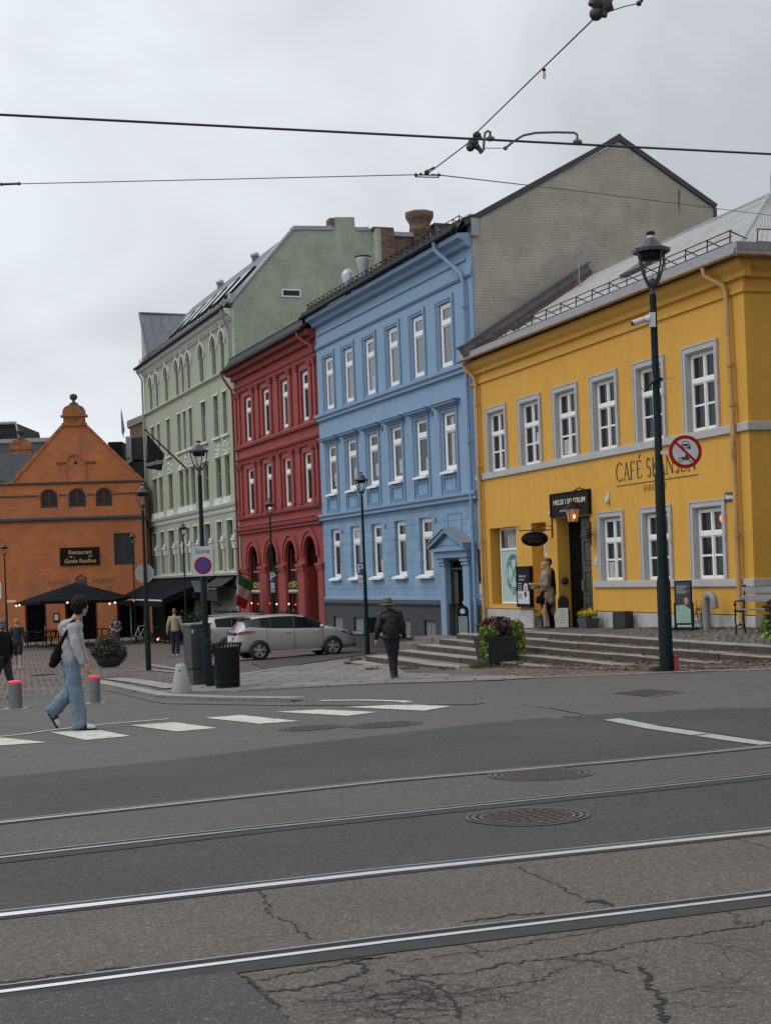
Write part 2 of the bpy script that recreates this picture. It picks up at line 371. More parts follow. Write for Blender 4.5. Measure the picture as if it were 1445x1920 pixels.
gwall = brickmat('green_brick', (.385, .425, .325), (.360, .400, .305), (.32, .36, .275), .5, .09, msize=.15, axes='YZ', bump=.25)
greywall = brickmat('grey_brick', (.43, .385, .325), (.39, .352, .298), (.355, .32, .27), .27, .082, msize=.25, axes='YZ', bump=.5, big=((.32, .29, .245), .5, .5, .75))
oldbrick = brickmat('old_brick', (.24, .125, .085), (.085, .052, .044), (.17, .145, .12), .26, .085, msize=.16, axes='YZ', bump=.5, wob=.04)
orangep = brickmat('orange_brick', (.56, .195, .075), (.50, .168, .062), (.46, .165, .068), .26, .085, msize=.12, axes='XZ', bump=.25, big=((.36, .15, .075), .45, .5, .78))
oranget = M('orange_trim', (.46, .165, .066), .85, var=.25, scale=3, stain=((.10, .07, .05), 2, .5, .68))
darktrim = M('weathered_cornice', (.12, .085, .065), .85, var=.3, scale=4)
blackroof = M('black_roof', (.012, .013, .015), .6, var=.3, scale=4, spec=.35)
zinc = M('zinc_roof', (.34, .34, .32), .45, var=.12, scale=1.5, metal=.35, stain=((.20, .19, .17), 1.1, .5, .75))
slated = M('slate_roof_dark', (.045, .050, .056), .8, var=.3, scale=5, bump=.4, bscale=14, spec=.15)
slate = M('slate_roof', (.085, .092, .100), .5, var=.25, scale=5, bump=.4, bscale=20)
greymetal = M('grey_metal', (.30, .31, .33), .45, var=.12, scale=6, metal=.5)
darkmetal = M('black_iron', (.008, .009, .010), .6, var=.2, scale=9, spec=.2)
lampm = M('lamp_green_black', (.006, .014, .015), .6, var=.15, scale=7, metal=.0, spec=.2)
lampg = M('lamp_hood_grey', (.045, .050, .058), .5, var=.12, scale=8, spec=.4)
ltgrey = M('pale_plastic', (.52, .53, .55), .5, var=.05)
warm = M('warm_bulb', (1, .6, .3), .5, var=0, emit=(1.0, .40, .12), estr=2.5)
warmw = M('white_bulb', (1, .8, .7), .5, var=0, emit=(1.0, .62, .45), estr=1.6)
redl = M('red_bulb', (1, .1, .1), .5, var=0, emit=(1, .08, .05), estr=1.0)
orangel = M('orange_lampshade', (.9, .25, .03), .6, var=0, emit=(1, .26, .03), estr=1.1)
gold = M('gold_lettering', (.60, .42, .14), .5, var=.05)
signblack = M('sign_black', (.007, .007, .008), .6, var=.1, spec=.15)
white = M('white_paint', (.72, .72, .72), .5, var=.04)
ink = M('dark_ink', (.045, .035, .02), .7, var=.1)
teal = M('frosted_teal', (.34, .50, .47), .35, var=.06, scale=2)
tealink = M('frosted_print', (.08, .16, .16), .5, var=0)

# ------------------------------------------------------------------ building helpers
DB = (.3558, -.93456); DY = (.31552, -.94892); J = (2.7709, 42.6847)
RB = math.atan2(DB[1], DB[0]); RY = math.atan2(DY[1], DY[0])
def loc_b(u, w=0): return (J[0] + DB[0] * u - DB[1] * w, J[1] + DB[1] * u + DB[0] * w)
def loc_y(u, w=0): return (J[0] + DY[0] * u - DY[1] * w, J[1] + DY[1] * u + DY[0] * w)

def wall(mb, x0, x1, z0, z1, ops, y=0.0, th=.28, m=0, mr=None, seg=14):
    """front face with openings (xa, xb, za, zb[, 'arch']) and their reveals"""
    mr = m if mr is None else mr
    xs = sorted({x0, x1, *[o[0] for o in ops], *[o[1] for o in ops]}); zs = sorted({z0, z1, *[o[2] for o in ops], *[o[3] for o in ops]})
    xs = [x for x in xs if x0 <= x <= x1]; zs = [z for z in zs if z0 <= z <= z1]
    for i in range(len(xs) - 1):
        for k in range(len(zs) - 1):
            cx = (xs[i] + xs[i + 1]) / 2; cz = (zs[k] + zs[k + 1]) / 2
            if any(o[0] < cx < o[1] and o[2] < cz < o[3] for o in ops): continue
            mb.quad([(xs[i], y, zs[k]), (xs[i + 1], y, zs[k]), (xs[i + 1], y, zs[k + 1]), (xs[i], y, zs[k + 1])], m)
    for o in ops:
        xa, xb, za, zb = o[:4]; yb = y + th
        if len(o) > 4:
            r = (xb - xa) / 2; rz = min(r * 1.0, zb - za); sp = zb - rz; cx = (xa + xb) / 2
            arc = [(cx - r * math.cos(math.pi * i / seg), sp + rz * math.sin(math.pi * i / seg)) for i in range(seg + 1)]
            for i in range(seg):
                a, b = arc[i], arc[i + 1]
                mb.quad([(a[0], y, a[1]), (b[0], y, b[1]), (b[0], y, zb), (a[0], y, zb)], m)
                mb.quad([(a[0], y, a[1]), (b[0], y, b[1]), (b[0], yb, b[1]), (a[0], yb, a[1])], mr)
            mb.quad([(xa, y, za), (xa, y, sp), (xa, yb, sp), (xa, yb, za)], mr); mb.quad([(xb, y, za), (xb, y, sp), (xb, yb, sp), (xb, yb, za)], mr)
        else:
            mb.quad([(xa, y, za), (xa, y, zb), (xa, yb, zb), (xa, yb, za)], mr); mb.quad([(xb, y, za), (xb, y, zb), (xb, yb, zb), (xb, yb, za)], mr)
            mb.quad([(xa, y, zb), (xb, y, zb), (xb, yb, zb), (xa, yb, zb)], mr)
        mb.quad([(xa, y, za), (xb, y, za), (xb, yb, za), (xa, yb, za)], mr)
def arcpts(cx, sp, r, rz, seg=14): return [(cx - r * math.cos(math.pi * i / seg), sp + rz * math.sin(math.pi * i / seg)) for i in range(seg + 1)]
def profile_band(mb, x0, x1, prof, m=0):
    """horizontal moulding: prof = [(out, z)...] swept from x0 to x1, closed against the wall"""
    P = [(-o, z) for o, z in prof]; P = [(.05, P[0][1])] + P + [(.05, P[-1][1])]
    return mb.prism(P, x0, x1, 'x', m)
def frame_ring(mb, x0, x1, z0, z1, w, y0, y1, m=0, bottom=True, wb=None):
    wb = w if wb is None else wb
    mb.box(x0, x0 + w, y0, y1, z0, z1, m); mb.box(x1 - w, x1, y0, y1, z0, z1, m)
    mb.box(x0 + w, x1 - w, y0, y1, z1 - w, z1, m)
    if bottom: mb.box(x0 + w, x1 - w, y0, y1, z0, z0 + wb, m)
WC = {}
def window(parent, x0, z0, w, h, y, style, glass=None, nm='window', cur=None):
    key = (round(w, 2), round(h, 2), style)
    if key not in WC:
        f = MB(); p = MB()
        if style == 'casement6':      # two leaves, transom, three rows of panes
            fw = .045; frame_ring(f, 0, w, 0, h, fw, 0, .09)
            zt = h * .645
            f.box(fw, w - fw, -.015, .08, zt - .04, zt + .04)
            f.box(w / 2 - .03, w / 2 + .03, -.01, .08, fw, zt - .04); f.box(w / 2 - .03, w / 2 + .03, -.01, .08, zt + .04, h - fw)
            for a, b in ((fw, w / 2 - .03), (w / 2 + .03, w - fw)):
                for c, d in ((fw, zt - .04), (zt + .04, h - fw)): frame_ring(f, a, b, c, d, .030, .01, .07)
                f.box(a + .03, b - .03, .012, .068, zt * .5 - .022 + .02, zt * .5 + .022 + .02)
            p.box(fw, w - fw, .04, .06, fw, h - fw)
        elif style == 'toplight':     # one tall leaf, top light above a thick transom
            fw = .075; frame_ring(f, 0, w, 0, h, fw, 0, .09); zt = h * .70
            f.box(fw, w - fw, -.02, .08, zt - .06, zt + .06)
            frame_ring(f, fw, w - fw, fw, zt - .06, .05, .01, .07); frame_ring(f, fw, w - fw, zt + .06, h - fw, .05, .01, .07)
            p.box(fw, w - fw, .04, .06, fw, h - fw)
        elif style in ('narrow', 'archn', 'shop2'):
            fw = .06; frame_ring(f, 0, w, 0, h, fw, 0, .08); zt = h * (.62 if style == 'narrow' else .66)
            f.box(fw, w - fw, -.01, .07, zt - .04, zt + .04)
            f.box(w / 2 - .03, w / 2 + .03, -.012, .07, fw, zt - .04)
            if style == 'shop2': f.box(w / 2 - .03, w / 2 + .03, -.012, .07, zt + .04, h - fw)
            p.box(fw, w - fw, .04, .06, fw, h - fw)
        elif style == 'archwin':      # arched casement
            r = w / 2; sp = h - r; arc = arcpts(r, sp, r, r, 12); ai = arcpts(r, sp, r - .08, r - .08, 12)
            for i in range(12):
                f.prism([arc[i], arc[i + 1], ai[i + 1], ai[i]], 0, .08)
            f.box(0, .08, 0, .08, 0, sp); f.box(w - .08, w, 0, .08, 0, sp); f.box(.08, w - .08, 0, .08, 0, .08)
            f.box(r - .05, r + .05, -.01, .07, .08, h - .1); f.box(.08, r - .05, .01, .06, h * .5 - .02, h * .5 + .02); f.box(r + .05, w - .08, .01, .06, h * .5 - .02, h * .5 + .02)
            p.prism([(x, z) for x, z in ai] + [(w - .08, .08), (.08, .08)], .04, .06)
        elif style == 'plain':
            frame_ring(f, 0, w, 0, h, .05, 0, .07); p.box(.05, w - .05, .03, .05, .05, h - .05)
        WC[key] = (f, p)
    return key
def put_window(parent, x0, z0, w, h, y, style, fm, gm, nm='window', cur=None, pan='pane'):
    key = window(parent, x0, z0, w, h, y, style); f, p = WC[key]
    k2 = (key, fm.name, gm.name)
    if k2 not in WC: WC[k2] = (f.mesh(nm, fm), p.mesh(pan, gm))
    o = link(nm, WC[k2][0], parent, (x0, y, z0)); link(pan, WC[k2][1], o)
    if cur:    # something pale hung inside the glass: (x0, x1, z0, z1) as fractions
        c = MB(); c.box(w * cur[0], w * cur[1], .036, .0385, h * cur[2], h * cur[3]); c.build('curtain', curtain, o)
    return o
def downpipe(parent, pts, r, mat, brackets=(), nm='downpipe'):
    mb = MB(); mb.path(pts, r, 10)
    for p in brackets: mb.tube((p[0], p[1], p[2] - .03), (p[0], p[1], p[2] + .03), r * 1.35, n=10)
    return mb.build(nm, mat, parent)
def snow_guard(parent, x0, x1, y, z, mat, h=.34, step=.9, rails=3):
    """rails on raking brackets along the eaves"""
    mb = MB(); n = int((x1 - x0) / step)
    for i in range(n + 1):
        x = x0 + (x1 - x0) * i / n
        mb.tube((x, y, z), (x, y + .02, z + h), .016, n=5); mb.tube((x, y + .02, z + h), (x, y + .40, z + .22), .014, n=5)
    for k in range(rails):
        t = (k + 1) / rails; mb.tube((x0 - .1, y - .01, z + h * t), (x1 + .1, y - .01, z + h * t), .014, n=5)
    return mb.build('snow_guard', mat, parent)

# ================================================================== YELLOW CAFE
ye = thing('cafe_house', 'yellow two storey cafe house with grey window frames and pale metal roof above the steps', 'building', (J[0], J[1], 0), RY)
YL = 14.1
upw = [(.72, 2.14), (2.98, 4.41), (5.17, 6.58), (7.31, 8.68), (9.50, 10.88), (11.69, 13.07)]
low = [(7.44, 8.74), (9.56, 10.95), (11.77, 13.15)]
ops = []
for a, b in upw: ops.append((a + .12, b - .12, 4.425, 6.10))
for a, b in low: ops.append((a + .12, b - .12, 1.335, 2.83))
ops += [(.64, 2.50, .72, 2.85), (3.50, 4.42, .05, 2.88), (5.07, 6.99, .05, 2.93)]
mb = MB(); wall(mb, 0, YL, .62, 7.25, [o for o in ops], th=.34)
# wall below .62 in the yellow colour between the openings is the pale plinth, built proud of it
# right-hand side wall, turning the corner, and the left and back closing walls
mb.quad([(YL, 0, -.6), (YL, 9, -.6), (YL, 9, 7.25), (YL, 0, 7.25)]); mb.quad([(0, 0, -.8), (0, 9, -.8), (0, 9, 7.25), (0, 0, 7.25)])
mb.quad([(0, 9, -.6), (YL, 9, -.6), (YL, 9, 7.25), (0, 9, 7.25)])
mb.build('wall', yellowm, ye, weld=.0005)
mb = MB()
for a, b in ((-.01, 3.50), (4.42, 5.07), (6.99, YL + .03)):
    mb.box(a, b, -.03, .30, -.9, .60)
mb.box(YL - .02, YL + .03, .30, 9, -.9, .60)
mb.build('plinth', plinthw, ye)
mb = MB()   # cornice under the eaves, along the front and round the corner
for pf in ([(.0, 6.96), (.05, 6.98), (.05, 7.05), (.0, 7.06)], [(.02, 7.24), (.09, 7.26), (.10, 7.36), (.19, 7.46), (.22, 7.56), (.22, 7.62), (.0, 7.62)]):
    profile_band(mb, -.30, YL + pf[-2][0], pf)
for pf in ([(.0, 6.96), (.05, 6.98), (.05, 7.05), (.0, 7.06)], [(.02, 7.24), (.09, 7.26), (.10, 7.36), (.19, 7.46), (.22, 7.56), (.22, 7.62), (.0, 7.62)]):
    mb.prism([(YL - .05, pf[0][1])] + [(YL + o - .002, z - .002) for o, z in pf] + [(YL - .05, pf[-1][1])], -.0, 9, 'y')
mb.build('cornice', yellowtrim, ye)
mb = MB()   # grey string courses
mb.box(-.18, YL + .06, -.06, .03, 4.25, 4.42); mb.box(YL - .03, YL + .062, .03, 9, 4.25, 4.42)
mb.box(6.99 + .14, YL + .055, -.055, .03, 1.18, 1.33); mb.box(YL - .03, YL + .057, .03, 9, 1.18, 1.33)
bev(mb.build('string_course', greytrim, ye), .012)
ymesh = MB(); w_ = 1.40
frame_ring(ymesh, 0, w_, 0, 1.80, .12, -.035, .02, bottom=False); frame_ring(ymesh, -.02, w_ + .02, .0, 1.825, .035, -.05, .018, bottom=False)
ymesh.box(.115, .14, .0, .30, 0, 1.68); ymesh.box(w_ - .14, w_ - .115, .0, .30, 0, 1.68); ymesh.box(.14, w_ - .14, 0, .30, 1.65, 1.68)
surr_me = ymesh.mesh('window_surround', greytrim)
for i, (a, b) in enumerate(upw):
    s = link('window_surround', surr_me, ye, (a, -.004, 4.42)); s.scale = ((b - a) / 1.40, 1, .99)
    put_window(ye, a + .145, 4.43, b - a - .29, 1.62, .085, 'casement6', whitep, glassd, cur=[None, (.6, .8, .30, .5), (.12, .40, .06, .28), None, None, None][i])
for i, (a, b) in enumerate(low):
    s = link('window_surround', surr_me, ye, (a, -.004, 1.33)); s.scale = ((b - a) / 1.40, 1, .90)
    put_window(ye, a + .145, 1.34, b - a - .29, 1.46, .085, 'casement6', whitep, glassd, cur=[(.1, .35, .06, .3), None, None][i])
# orange lamp glowing behind the right-hand cafe window
mb = MB(); mb.ball((12.85, .105, 2.58), (.13, .01, .09)); mb.build('glowing_lampshade', orangel, ye)
# shop window: clear top light, frosted lower pane with round badge
sw = MB(); frame_ring(sw, .94, 2.50, .74, 2.84, .05, .18, .26); sw.box(.99, 2.45, .175, .25, 2.22, 2.28)
swo = sw.build('shop_window', whitep, ye); p = MB(); p.box(.99, 2.45, .21, .22, 2.28, 2.79); p.build('top_pane', glassd, swo)
p = MB(); p.box(.99, 2.45, .20, .22, .79, 2.22); p.build('frosted_pane', teal, swo)
for k in range(5):
    c = MB(); c.box(1.45 + k * .13, 1.53 + k * .13, .205, .208, 2.29, 2.72 - .02 * abs(k - 2)); c.build('curtain', curtain, swo)
bd = MB()
for r in (.53, .40):
    for i in range(40):
        a, b = 2 * math.pi * i / 40, 2 * math.pi * (i + 1) / 40
        pts = [(1.78 + rr * math.cos(t) , .192, 1.58 + rr * math.sin(t)) for rr, t in ((r, a), (r, b), (r - .018, b), (r - .018, a))]
        bd.quad(pts)
for s in (-1, 1):
    bd.add([(1.78 + s * .20 - .02, .192, 1.33), (1.78 + s * .20 + .02, .192, 1.33), (1.78 - s * .20 + .025, .192, 1.84), (1.78 - s * .20 - .025, .192, 1.84)], [(0, 1, 2, 3)])
    bd.ball((1.78 + s * .19, .190, 1.82), (.045, .003, .085)) if s > 0 else bd.box(1.555, 1.625, .188, .194, 1.76, 1.90)
bd.box(1.66, 1.72, .19, .194, .98, 1.06); bd.box(1.80, 1.86, .19, .194, .98, 1.06); bd.box(1.64, 1.72, .19, .194, 1.575, 1.583); bd.box(1.84, 1.92, .19, .194, 1.575, 1.583)
bd.build('round_badge', tealink, swo)
def ringtext(s, r, a0, a1, size, inv=False):
    for i, ch in enumerate(s):
        if ch == ' ': continue
        a = rad(a0 + (a1 - a0) * i / max(1, len(s) - 1))
        o = text('badge_letter', ch, size, tealink, swo, (1.78 + r * math.cos(a), .190, 1.58 + r * math.sin(a)))
        o.rotation_euler = (rad(90), -(a - math.pi / 2) if not inv else -(a + math.pi / 2), 0)
ringtext('VELKOMMEN TIL', .455, 155, 25, .12); ringtext('CAFE SKANSEN', .455, 210, 330, .12, True)
# niche with the wall sign box, and the tall green door
mb = MB(); mb.box(3.50, 4.42, .34, .36, 0, 2.88); mb.build('niche_back', yellowm, ye)
mb = MB(); mb.box(3.80, 4.30, .26, .335, 2.02, 2.62); frame_ring(mb, 3.78, 4.32, 2.0, 2.64, .03, .22, .26, 0)
o = mb.build('menu_case', white, ye); mb = MB(); mb.box(3.86, 4.24, .25, .258, 2.08, 2.56); mb.build('menu_sheet', signblack, o)
dr = MB(); dr.box(5.07, 6.99, .34, .36, 0, 2.93, 1)
dr.box(5.98, 6.97, .24, .33, .10, 2.90, 0)
for zc_, hh in ((.55, .55), (1.30, .62), (2.05, .62)):
    frame_ring(dr, 6.10, 6.86, zc_ - hh / 2, zc_ + hh / 2, .05, .215, .24, 0); dr.box(6.2, 6.76, .225, .24, zc_ - hh / 2 + .1, zc_ + hh / 2 - .1, 0)
dr.box(5.99, 6.95, .21, .24, 2.42, 2.50, 0)
doorm = M('dark_green_door', (.048, .052, .042), .55, var=.15, scale=4)
o = dr.build('double_door', [doorm, darkin], ye); dh = MB(); dh.tube((6.03, .20, 1.1), (6.03, .20, 1.35), .018, n=8); dh.build('handle', greymetal, o)
# round grille in the left reveal of the door and small fittings
mb = MB(); mb.lathe([(0, 0), (.10, 0), (.10, .02), (0, .02)], (0, 0, 0), 16, T=Matrix.Rotation(rad(90), 3, 'Y')); o = mb.build('vent_grille', M('grille_brown', (.05, .045, .04), .8, var=.3, scale=20), ye, loc=(5.075, .17, 1.35))
mb = MB(); mb.box(7.20, 7.36, -.03, 0, 1.72, 1.92); mb.box(7.24, 7.32, -.045, -.03, 1.78, 1.86); mb.build('doorbell', ltgrey, ye)
mb = MB(); mb.ball((8.02, -.05, 3.22), (.05, .05, .09)); mb.box(7.98, 8.06, -.03, 0, 3.22, 3.42); mb.build('wall_sensor', ltgrey, ye)
# CAFE SKANSEN lettering, thin and thick strokes with small serifs
def stroke(mb, a, b, w):
    a = Vector(a); b = Vector(b); d = (b - a).normalized(); n = Vector((-d.y, d.x)) * w / 2
    mb.prism([tuple(a + n), tuple(b + n), tuple(b - n), tuple(a - n)], -.012, -.002)
def serif_text(s, x, z, h, mb, k=.60):
    T, t = .085, .035
    G = {'C': ('arc', 40, 320), 'A': [((0, 0), (.5, 1), t), ((.5, 1), (1, 0), T), ((.2, .36), (.8, .36), t), ((-.12, 0), (.15, 0), t), ((.82, 0), (1.14, 0), t)],
         'F': [((.15, 0), (.15, 1), T), ((.15, .98), (.85, .98), t), ((.15, .52), (.7, .52), t), ((0, 0), (.35, 0), t), ((.85, .98), (.85, .84), t)],
         'E': [((.15, 0), (.15, 1), T), ((.15, .98), (.85, .98), t), ((.15, .52), (.7, .52), t), ((.15, .02), (.9, .02), t), ((.85, .98), (.85, .84), t), ((.9, .02), (.9, .18), t)],
         'K': [((.15, 0), (.15, 1), T), ((.9, 1), (.18, .42), t), ((.36, .56), (.98, 0), T), ((0, 0), (.32, 0), t), ((0, 1), (.32, 1), t), ((.75, 1), (1.05, 1), t)],
         'N': [((.12, 0), (.12, 1), t), ((.12, 1), (.92, 0), T), ((.92, 0), (.92, 1), t), ((0, 0), (.26, 0), t), ((.78, 1), (1.08, 1), t), ((0, 1), (.14, 1), t)], 'S': ('s',)}
    for ch in s:
        acc = ch == 'É'; c = 'E' if acc else ch
        if c == ' ': x += .42 * h; continue
        w = h * k * (1.05 if c in 'CN' else .62 if c == 'S' else .8)
        gl = G[c]
        if gl[0] == 'arc':
            P = [(.55 + .55 * math.cos(rad(a)), .5 + .52 * math.sin(rad(a)), T * (.45 + .75 * abs(math.cos(rad(a))))) for a in range(48, 313, 12)]
        elif gl[0] == 's':
            P = [(.45 + .40 * math.cos(rad(a)), .75 + .26 * math.sin(rad(a)), T * .8) for a in range(30, 260, 20)] + [(.5 + .42 * math.cos(rad(a)), .26 + .27 * math.sin(rad(a)), T * .8) for a in range(80, -150, -20)]
        if gl[0] in ('arc', 's'):
            for a, b in zip(P, P[1:]): stroke(mb, (x + a[0] * w, z + a[1] * h), (x + b[0] * w, z + b[1] * h), a[2] * h)
        else:
            for a, b, q in gl: stroke(mb, (x + a[0] * w, z + a[1] * h), (x + b[0] * w, z + b[1] * h), q * h)
        if acc: stroke(mb, (x + .45 * w, z + 1.10 * h), (x + .8 * w, z + 1.32 * h), .07 * h)
        x += w + .17 * h
    return x
mb = MB(); xe = serif_text('CAFÉ SKANSEN', 8.46, 3.64, .40, mb, .74)
mb.box(8.44, 12.13, -.012, -.002, 3.52, 3.535); mb.build('lettering', ink, ye)
text('lettering', 'ANNO 1898', .24, ink, ye, (10.25, -.004, 3.38), off=-.008, sx=.82)
# signs fixed flat on the wall
mb = MB(); mb.box(4.92, 7.08, -.07, -.003, 2.98, 3.54); frame_ring(mb, 4.90, 7.10, 2.96, 3.56, .035, -.09, -.002)
so = mb.build('health_centre_sign', signblack, ye)
text('sign_lettering', 'HELSE I SENTRUM', .175, M('cream_letters', (.60, .56, .44), .6, var=0), so, (6.0, -.072, 3.32), sx=1.32, off=.002)
text('sign_lettering', 'AUT. NAPRAPAT & OSTEOPAT', .075, MATS['cream_letters'], so, (6.0, -.072, 3.10), sx=1.05)
mb = MB(); mb.box(13.17, 13.60, -.03, -.003, 2.90, 3.08); so = mb.build('street_name_plate', M('enamel_blue', (.012, .018, .045), .3, var=.05), ye)
text('sign_lettering', 'Rådhusgt', .115, white, so, (13.385, -.032, 2.985), sx=.86, off=.003)
# gutter, eaves metal and roof
mb = MB(); mb.path([(-.32, -.40, 7.68), (YL + .38, -.40, 7.63)], .048, 10)
mb.path([(YL + .40, -.40, 7.62), (YL + .40, 9, 7.62)], .046, 10); mb.build('gutter', M('yellow_gutter', (.24, .16, .09), .5, var=.2, scale=5), ye)
zr = 10.15; yr = 3.6
rf = MB()
E0, E1 = (-.34, -.38, 7.70), (YL + .40, -.38, 7.70); R0, R1 = (-.30, yr, zr), (10.05 - 1.0 + .55, yr, zr)
def corr(mb, A, B, Cc, D, n, amp):   # corrugated sheet between the edges A-B (eaves) and D-C (ridge)
    A, B, Cc, D = map(Vector, (A, B, Cc, D)); vs = []
    nn = (B - A).cross(D - A).normalized()
    if nn.z < 0: nn = -nn
    for i in range(n * 2 + 1):
        t = i / (n * 2); o = nn * (amp if i % 2 else 0)
        vs += [A.lerp(B, t) + o, D.lerp(Cc, t) + o]
    mb.add(vs, [(2 * i, 2 * i + 2, 2 * i + 3, 2 * i + 1) for i in range(n * 2)])
corr(rf, E0, E1, R1, R0, 130, .022)
corr(rf, E1, (YL + .40, 8, 7.70), (R1[0], yr + .01, zr), (R1[0], yr, zr), 60, .022)
rf.quad([(-.3, 2 * yr + .4, 7.7), (YL + .4, 2 * yr + .4, 7.7), R1, R0])
ro = rf.build('roof', zinc, ye)
mb = MB(); mb.path([R0, R1], .06, 8); mb.path([R1, E1], .05, 8); mb.box(-.34, YL + .42, -.39, -.35, 7.66, 7.86); mb.box(YL + .36, YL + .40, -.35, 8, 7.66, 7.86)
mb.build('ridge_cap', greymetal, ro)
snow_guard(ye, 0, 13.9, -.15, 7.84, M('rusty_iron', (.06, .045, .035), .7, var=.3), h=.36, step=.82)
mb = MB(); mb.path([(14.35, 0.2, 7.9), (14.35, 7.5, 7.9)], .014, 5)
for k in range(8): mb.tube((14.33, .2 + k, 7.78), (14.35, .2 + k, 8.15), .014, n=5)
mb.path([(14.35, .2, 8.15), (14.35, 7.5, 8.15)], .014, 5); mb.build('snow_guard', MATS['rusty_iron'], ye)
# parapet at the left gable and the roof hatch
pr = MB()
def slab_on_slope(mb, x0, x1, t0, t1, h0, h1, m=0):
    s = Vector((0, yr + .38, zr - 7.70)); e = Vector((0, -.38, 7.70)); nn = Vector((0, -(zr - 7.7), yr + .38)).normalized()
    vs = []
    for x in (x0, x1):
        for t in (t0, t1):
            for h in (h0, h1): vs.append(e + s * t + nn * h + Vector((x, 0, 0)))
    mb.add(vs, [(0, 1, 3, 2), (4, 6, 7, 5), (0, 4, 5, 1), (2, 3, 7, 6), (0, 2, 6, 4), (1, 5, 7, 3)], m)
slab_on_slope(pr, .16, .52, .0, 1.0, 0, .34); slab_on_slope(pr, .12, .56, -.01, 1.02, .34, .39, 1); slab_on_slope(pr, .52, .545, .02, 1, .10, .16, 2); slab_on_slope(pr, .80, .85, .05, .9, .02, .08, 2)
pr.build('gable_parapet', [M('parapet_metal', (.12, .125, .135), .55, var=.2), slate, M('rusty_flashing', (.13, .06, .045), .8, var=.3)], ye)
mb = MB(); slab_on_slope(mb, 6.6, 7.6, .42, .58, .03, .12); mb.build('roof_hatch', M('hatch_metal', (.05, .055, .05), .5, var=.2), ye)
mb = MB(); slab_on_slope(mb, 1.5, 1.95, .24, .36, .03, .14); mb.build('roof_hatch', MATS['hatch_metal'], ye)
mb = MB(); mb.tube((9.7, yr, zr), (9.7, yr, zr + .55), .02, .004, n=6); mb.build('roof_spike', greymetal, ye)
# rendered downpipes
tan = M('yellow_pipe', (.46, .27, .10), .7, var=.18, scale=3, stain=((.20, .10, .05), 2.0, .56, .7))
downpipe(ye, [(.05, -.38, 7.62), (.05, -.36, 7.50), (.22, -.13, 7.15), (.28, -.11, 7.0), (.28, -.11, .0)], .055, tan, [(.28, -.11, 6.4), (.28, -.11, 4.6), (.28, -.11, 2.5)])
downpipe(ye, [(13.25, -.38, 7.60), (13.25, -.36, 7.45), (13.55, -.13, 7.20), (13.62, -.11, 7.05), (13.70, -.11, 4.6), (13.72, -.11, .3)], .055, tan, [(13.68, -.11, 5.6), (13.7, -.11, 4.8), (13.71, -.11, 2.2)])
# crack in the render
ck = MB(); pts = [(5.55, 4.25), (5.75, 3.98), (5.95, 3.88), (6.2, 3.68), (6.35, 3.58)]
for a, b in zip(pts, pts[1:]): ck.prism([(a[0], a[1]), (b[0], b[1]), (b[0], b[1] - .012), (a[0], a[1] - .012)], -.004, -.001)
ck.build('wall_crack', M('crack_brown', (.30, .17, .06), .9, var=.1), ye)
# tv aerial behind the left gable
ae = thing('roof_antenna', 'small tv aerial on a mast at the left end of the yellow house roof', 'antenna', (*loc_y(1.6, 2.6), 9.3), RY)
mb = MB(); mb.tube((0, 0, 0), (0, 0, 1.45), .018, n=6); mb.build('mast', greymetal, ae)
mb = MB(); mb.tube((-.3, 0, 1.1), (.4, 0, 1.2), .01, n=5)
for k in range(7): mb.tube((-.3 + k * .11, -.28 + .02 * k, 1.1 + k * .016), (-.3 + k * .11, .28 - .02 * k, 1.1 + k * .016), .006, n=4)
mb.tube((0, 0, .7), (-.2, .0, .35), .01, n=5); mb.build('crossbars', greymetal, ae)

# ================================================================== BLUE HOUSE
bl = thing('town_house', 'blue three storey town house with charcoal plinth between the red and yellow houses', 'building', (J[0], J[1], 0), RB)
bx = [(-13.55, -12.19), (-11.42, -10.02), (-9.25, -7.87), (-7.06, -5.70), (-4.93, -3.49), (-2.74, -1.32)]
ops = []
for a, b in bx: ops.append((a + .26, b - .22, 7.80, 9.70)); ops.append((a + .26, b - .22, 4.70, 6.50))
for a, b in bx[:5]: ops.append((a + .26, b - .14, 1.60, 3.40))
mb = MB(); wall(mb, -14.2, 0, 4.0, 11.3, [o for o in ops if o[2] > 4], th=.20, m=0)
wall(mb, -14.2, 0, .72, 4.0, [o for o in ops if o[2] < 4] + [(-2.42, -1.18, .72, 2.06)], th=.28, m=1, mr=1)
mb.quad([(0, 0, -1), (0, .3, -1), (0, .3, 11.3), (0, 0, 11.3)], 0)
mb.quad([(-14.2, 0, 10.6), (-14.2, 4.8, 10.6), (-14.2, 4.8, 13.9), (-14.2, 0, 11.3)], 0)
mb.build('wall', [bluep, blueb], bl, weld=.0005)
mb = MB()
wall(mb, -14.2, 0, -1.6, .72, [(x + .30, x + 1.30, -.30, .20) for x in (-13.55, -11.35, -9.1, -6.9, -4.78)] + [(-2.42, -1.18, -.25, .72)], y=-.03, th=.3, m=0)
profile_band(mb, -14.2, -2.85, [(.03, .66), (.10, .68), (.10, .74), (.04, .80)], 0)
for z in (-.12, -.5):
    for x in (-13.9, -12.2, -10.2, -8.0, -5.9, -3.3): mb.box(x, x + .45, -.034, -.028, z, z + .015, 1)
mb.build('plinth', [charcoal, M('mortar_line', (.15, .15, .15), .9, var=.2)], bl)
for x in (-13.55, -11.35, -9.1, -6.9, -4.78):
    gr = MB(); gr.box(x + .30, x + 1.30, .16, .18, -.30, .20, 1)
    for k in range(9): gr.tube((x + .36 + k * .11, .06, -.29), (x + .36 + k * .11, .06, .19), .014, n=5, m=0)
    gr.build('cellar_window', [ltgrey, darkin], bl)
    si = MB(); si.box(x + .22, x + 1.38, -.10, .05, -.38, -.30); si.build('cellar_sill', granite, bl)
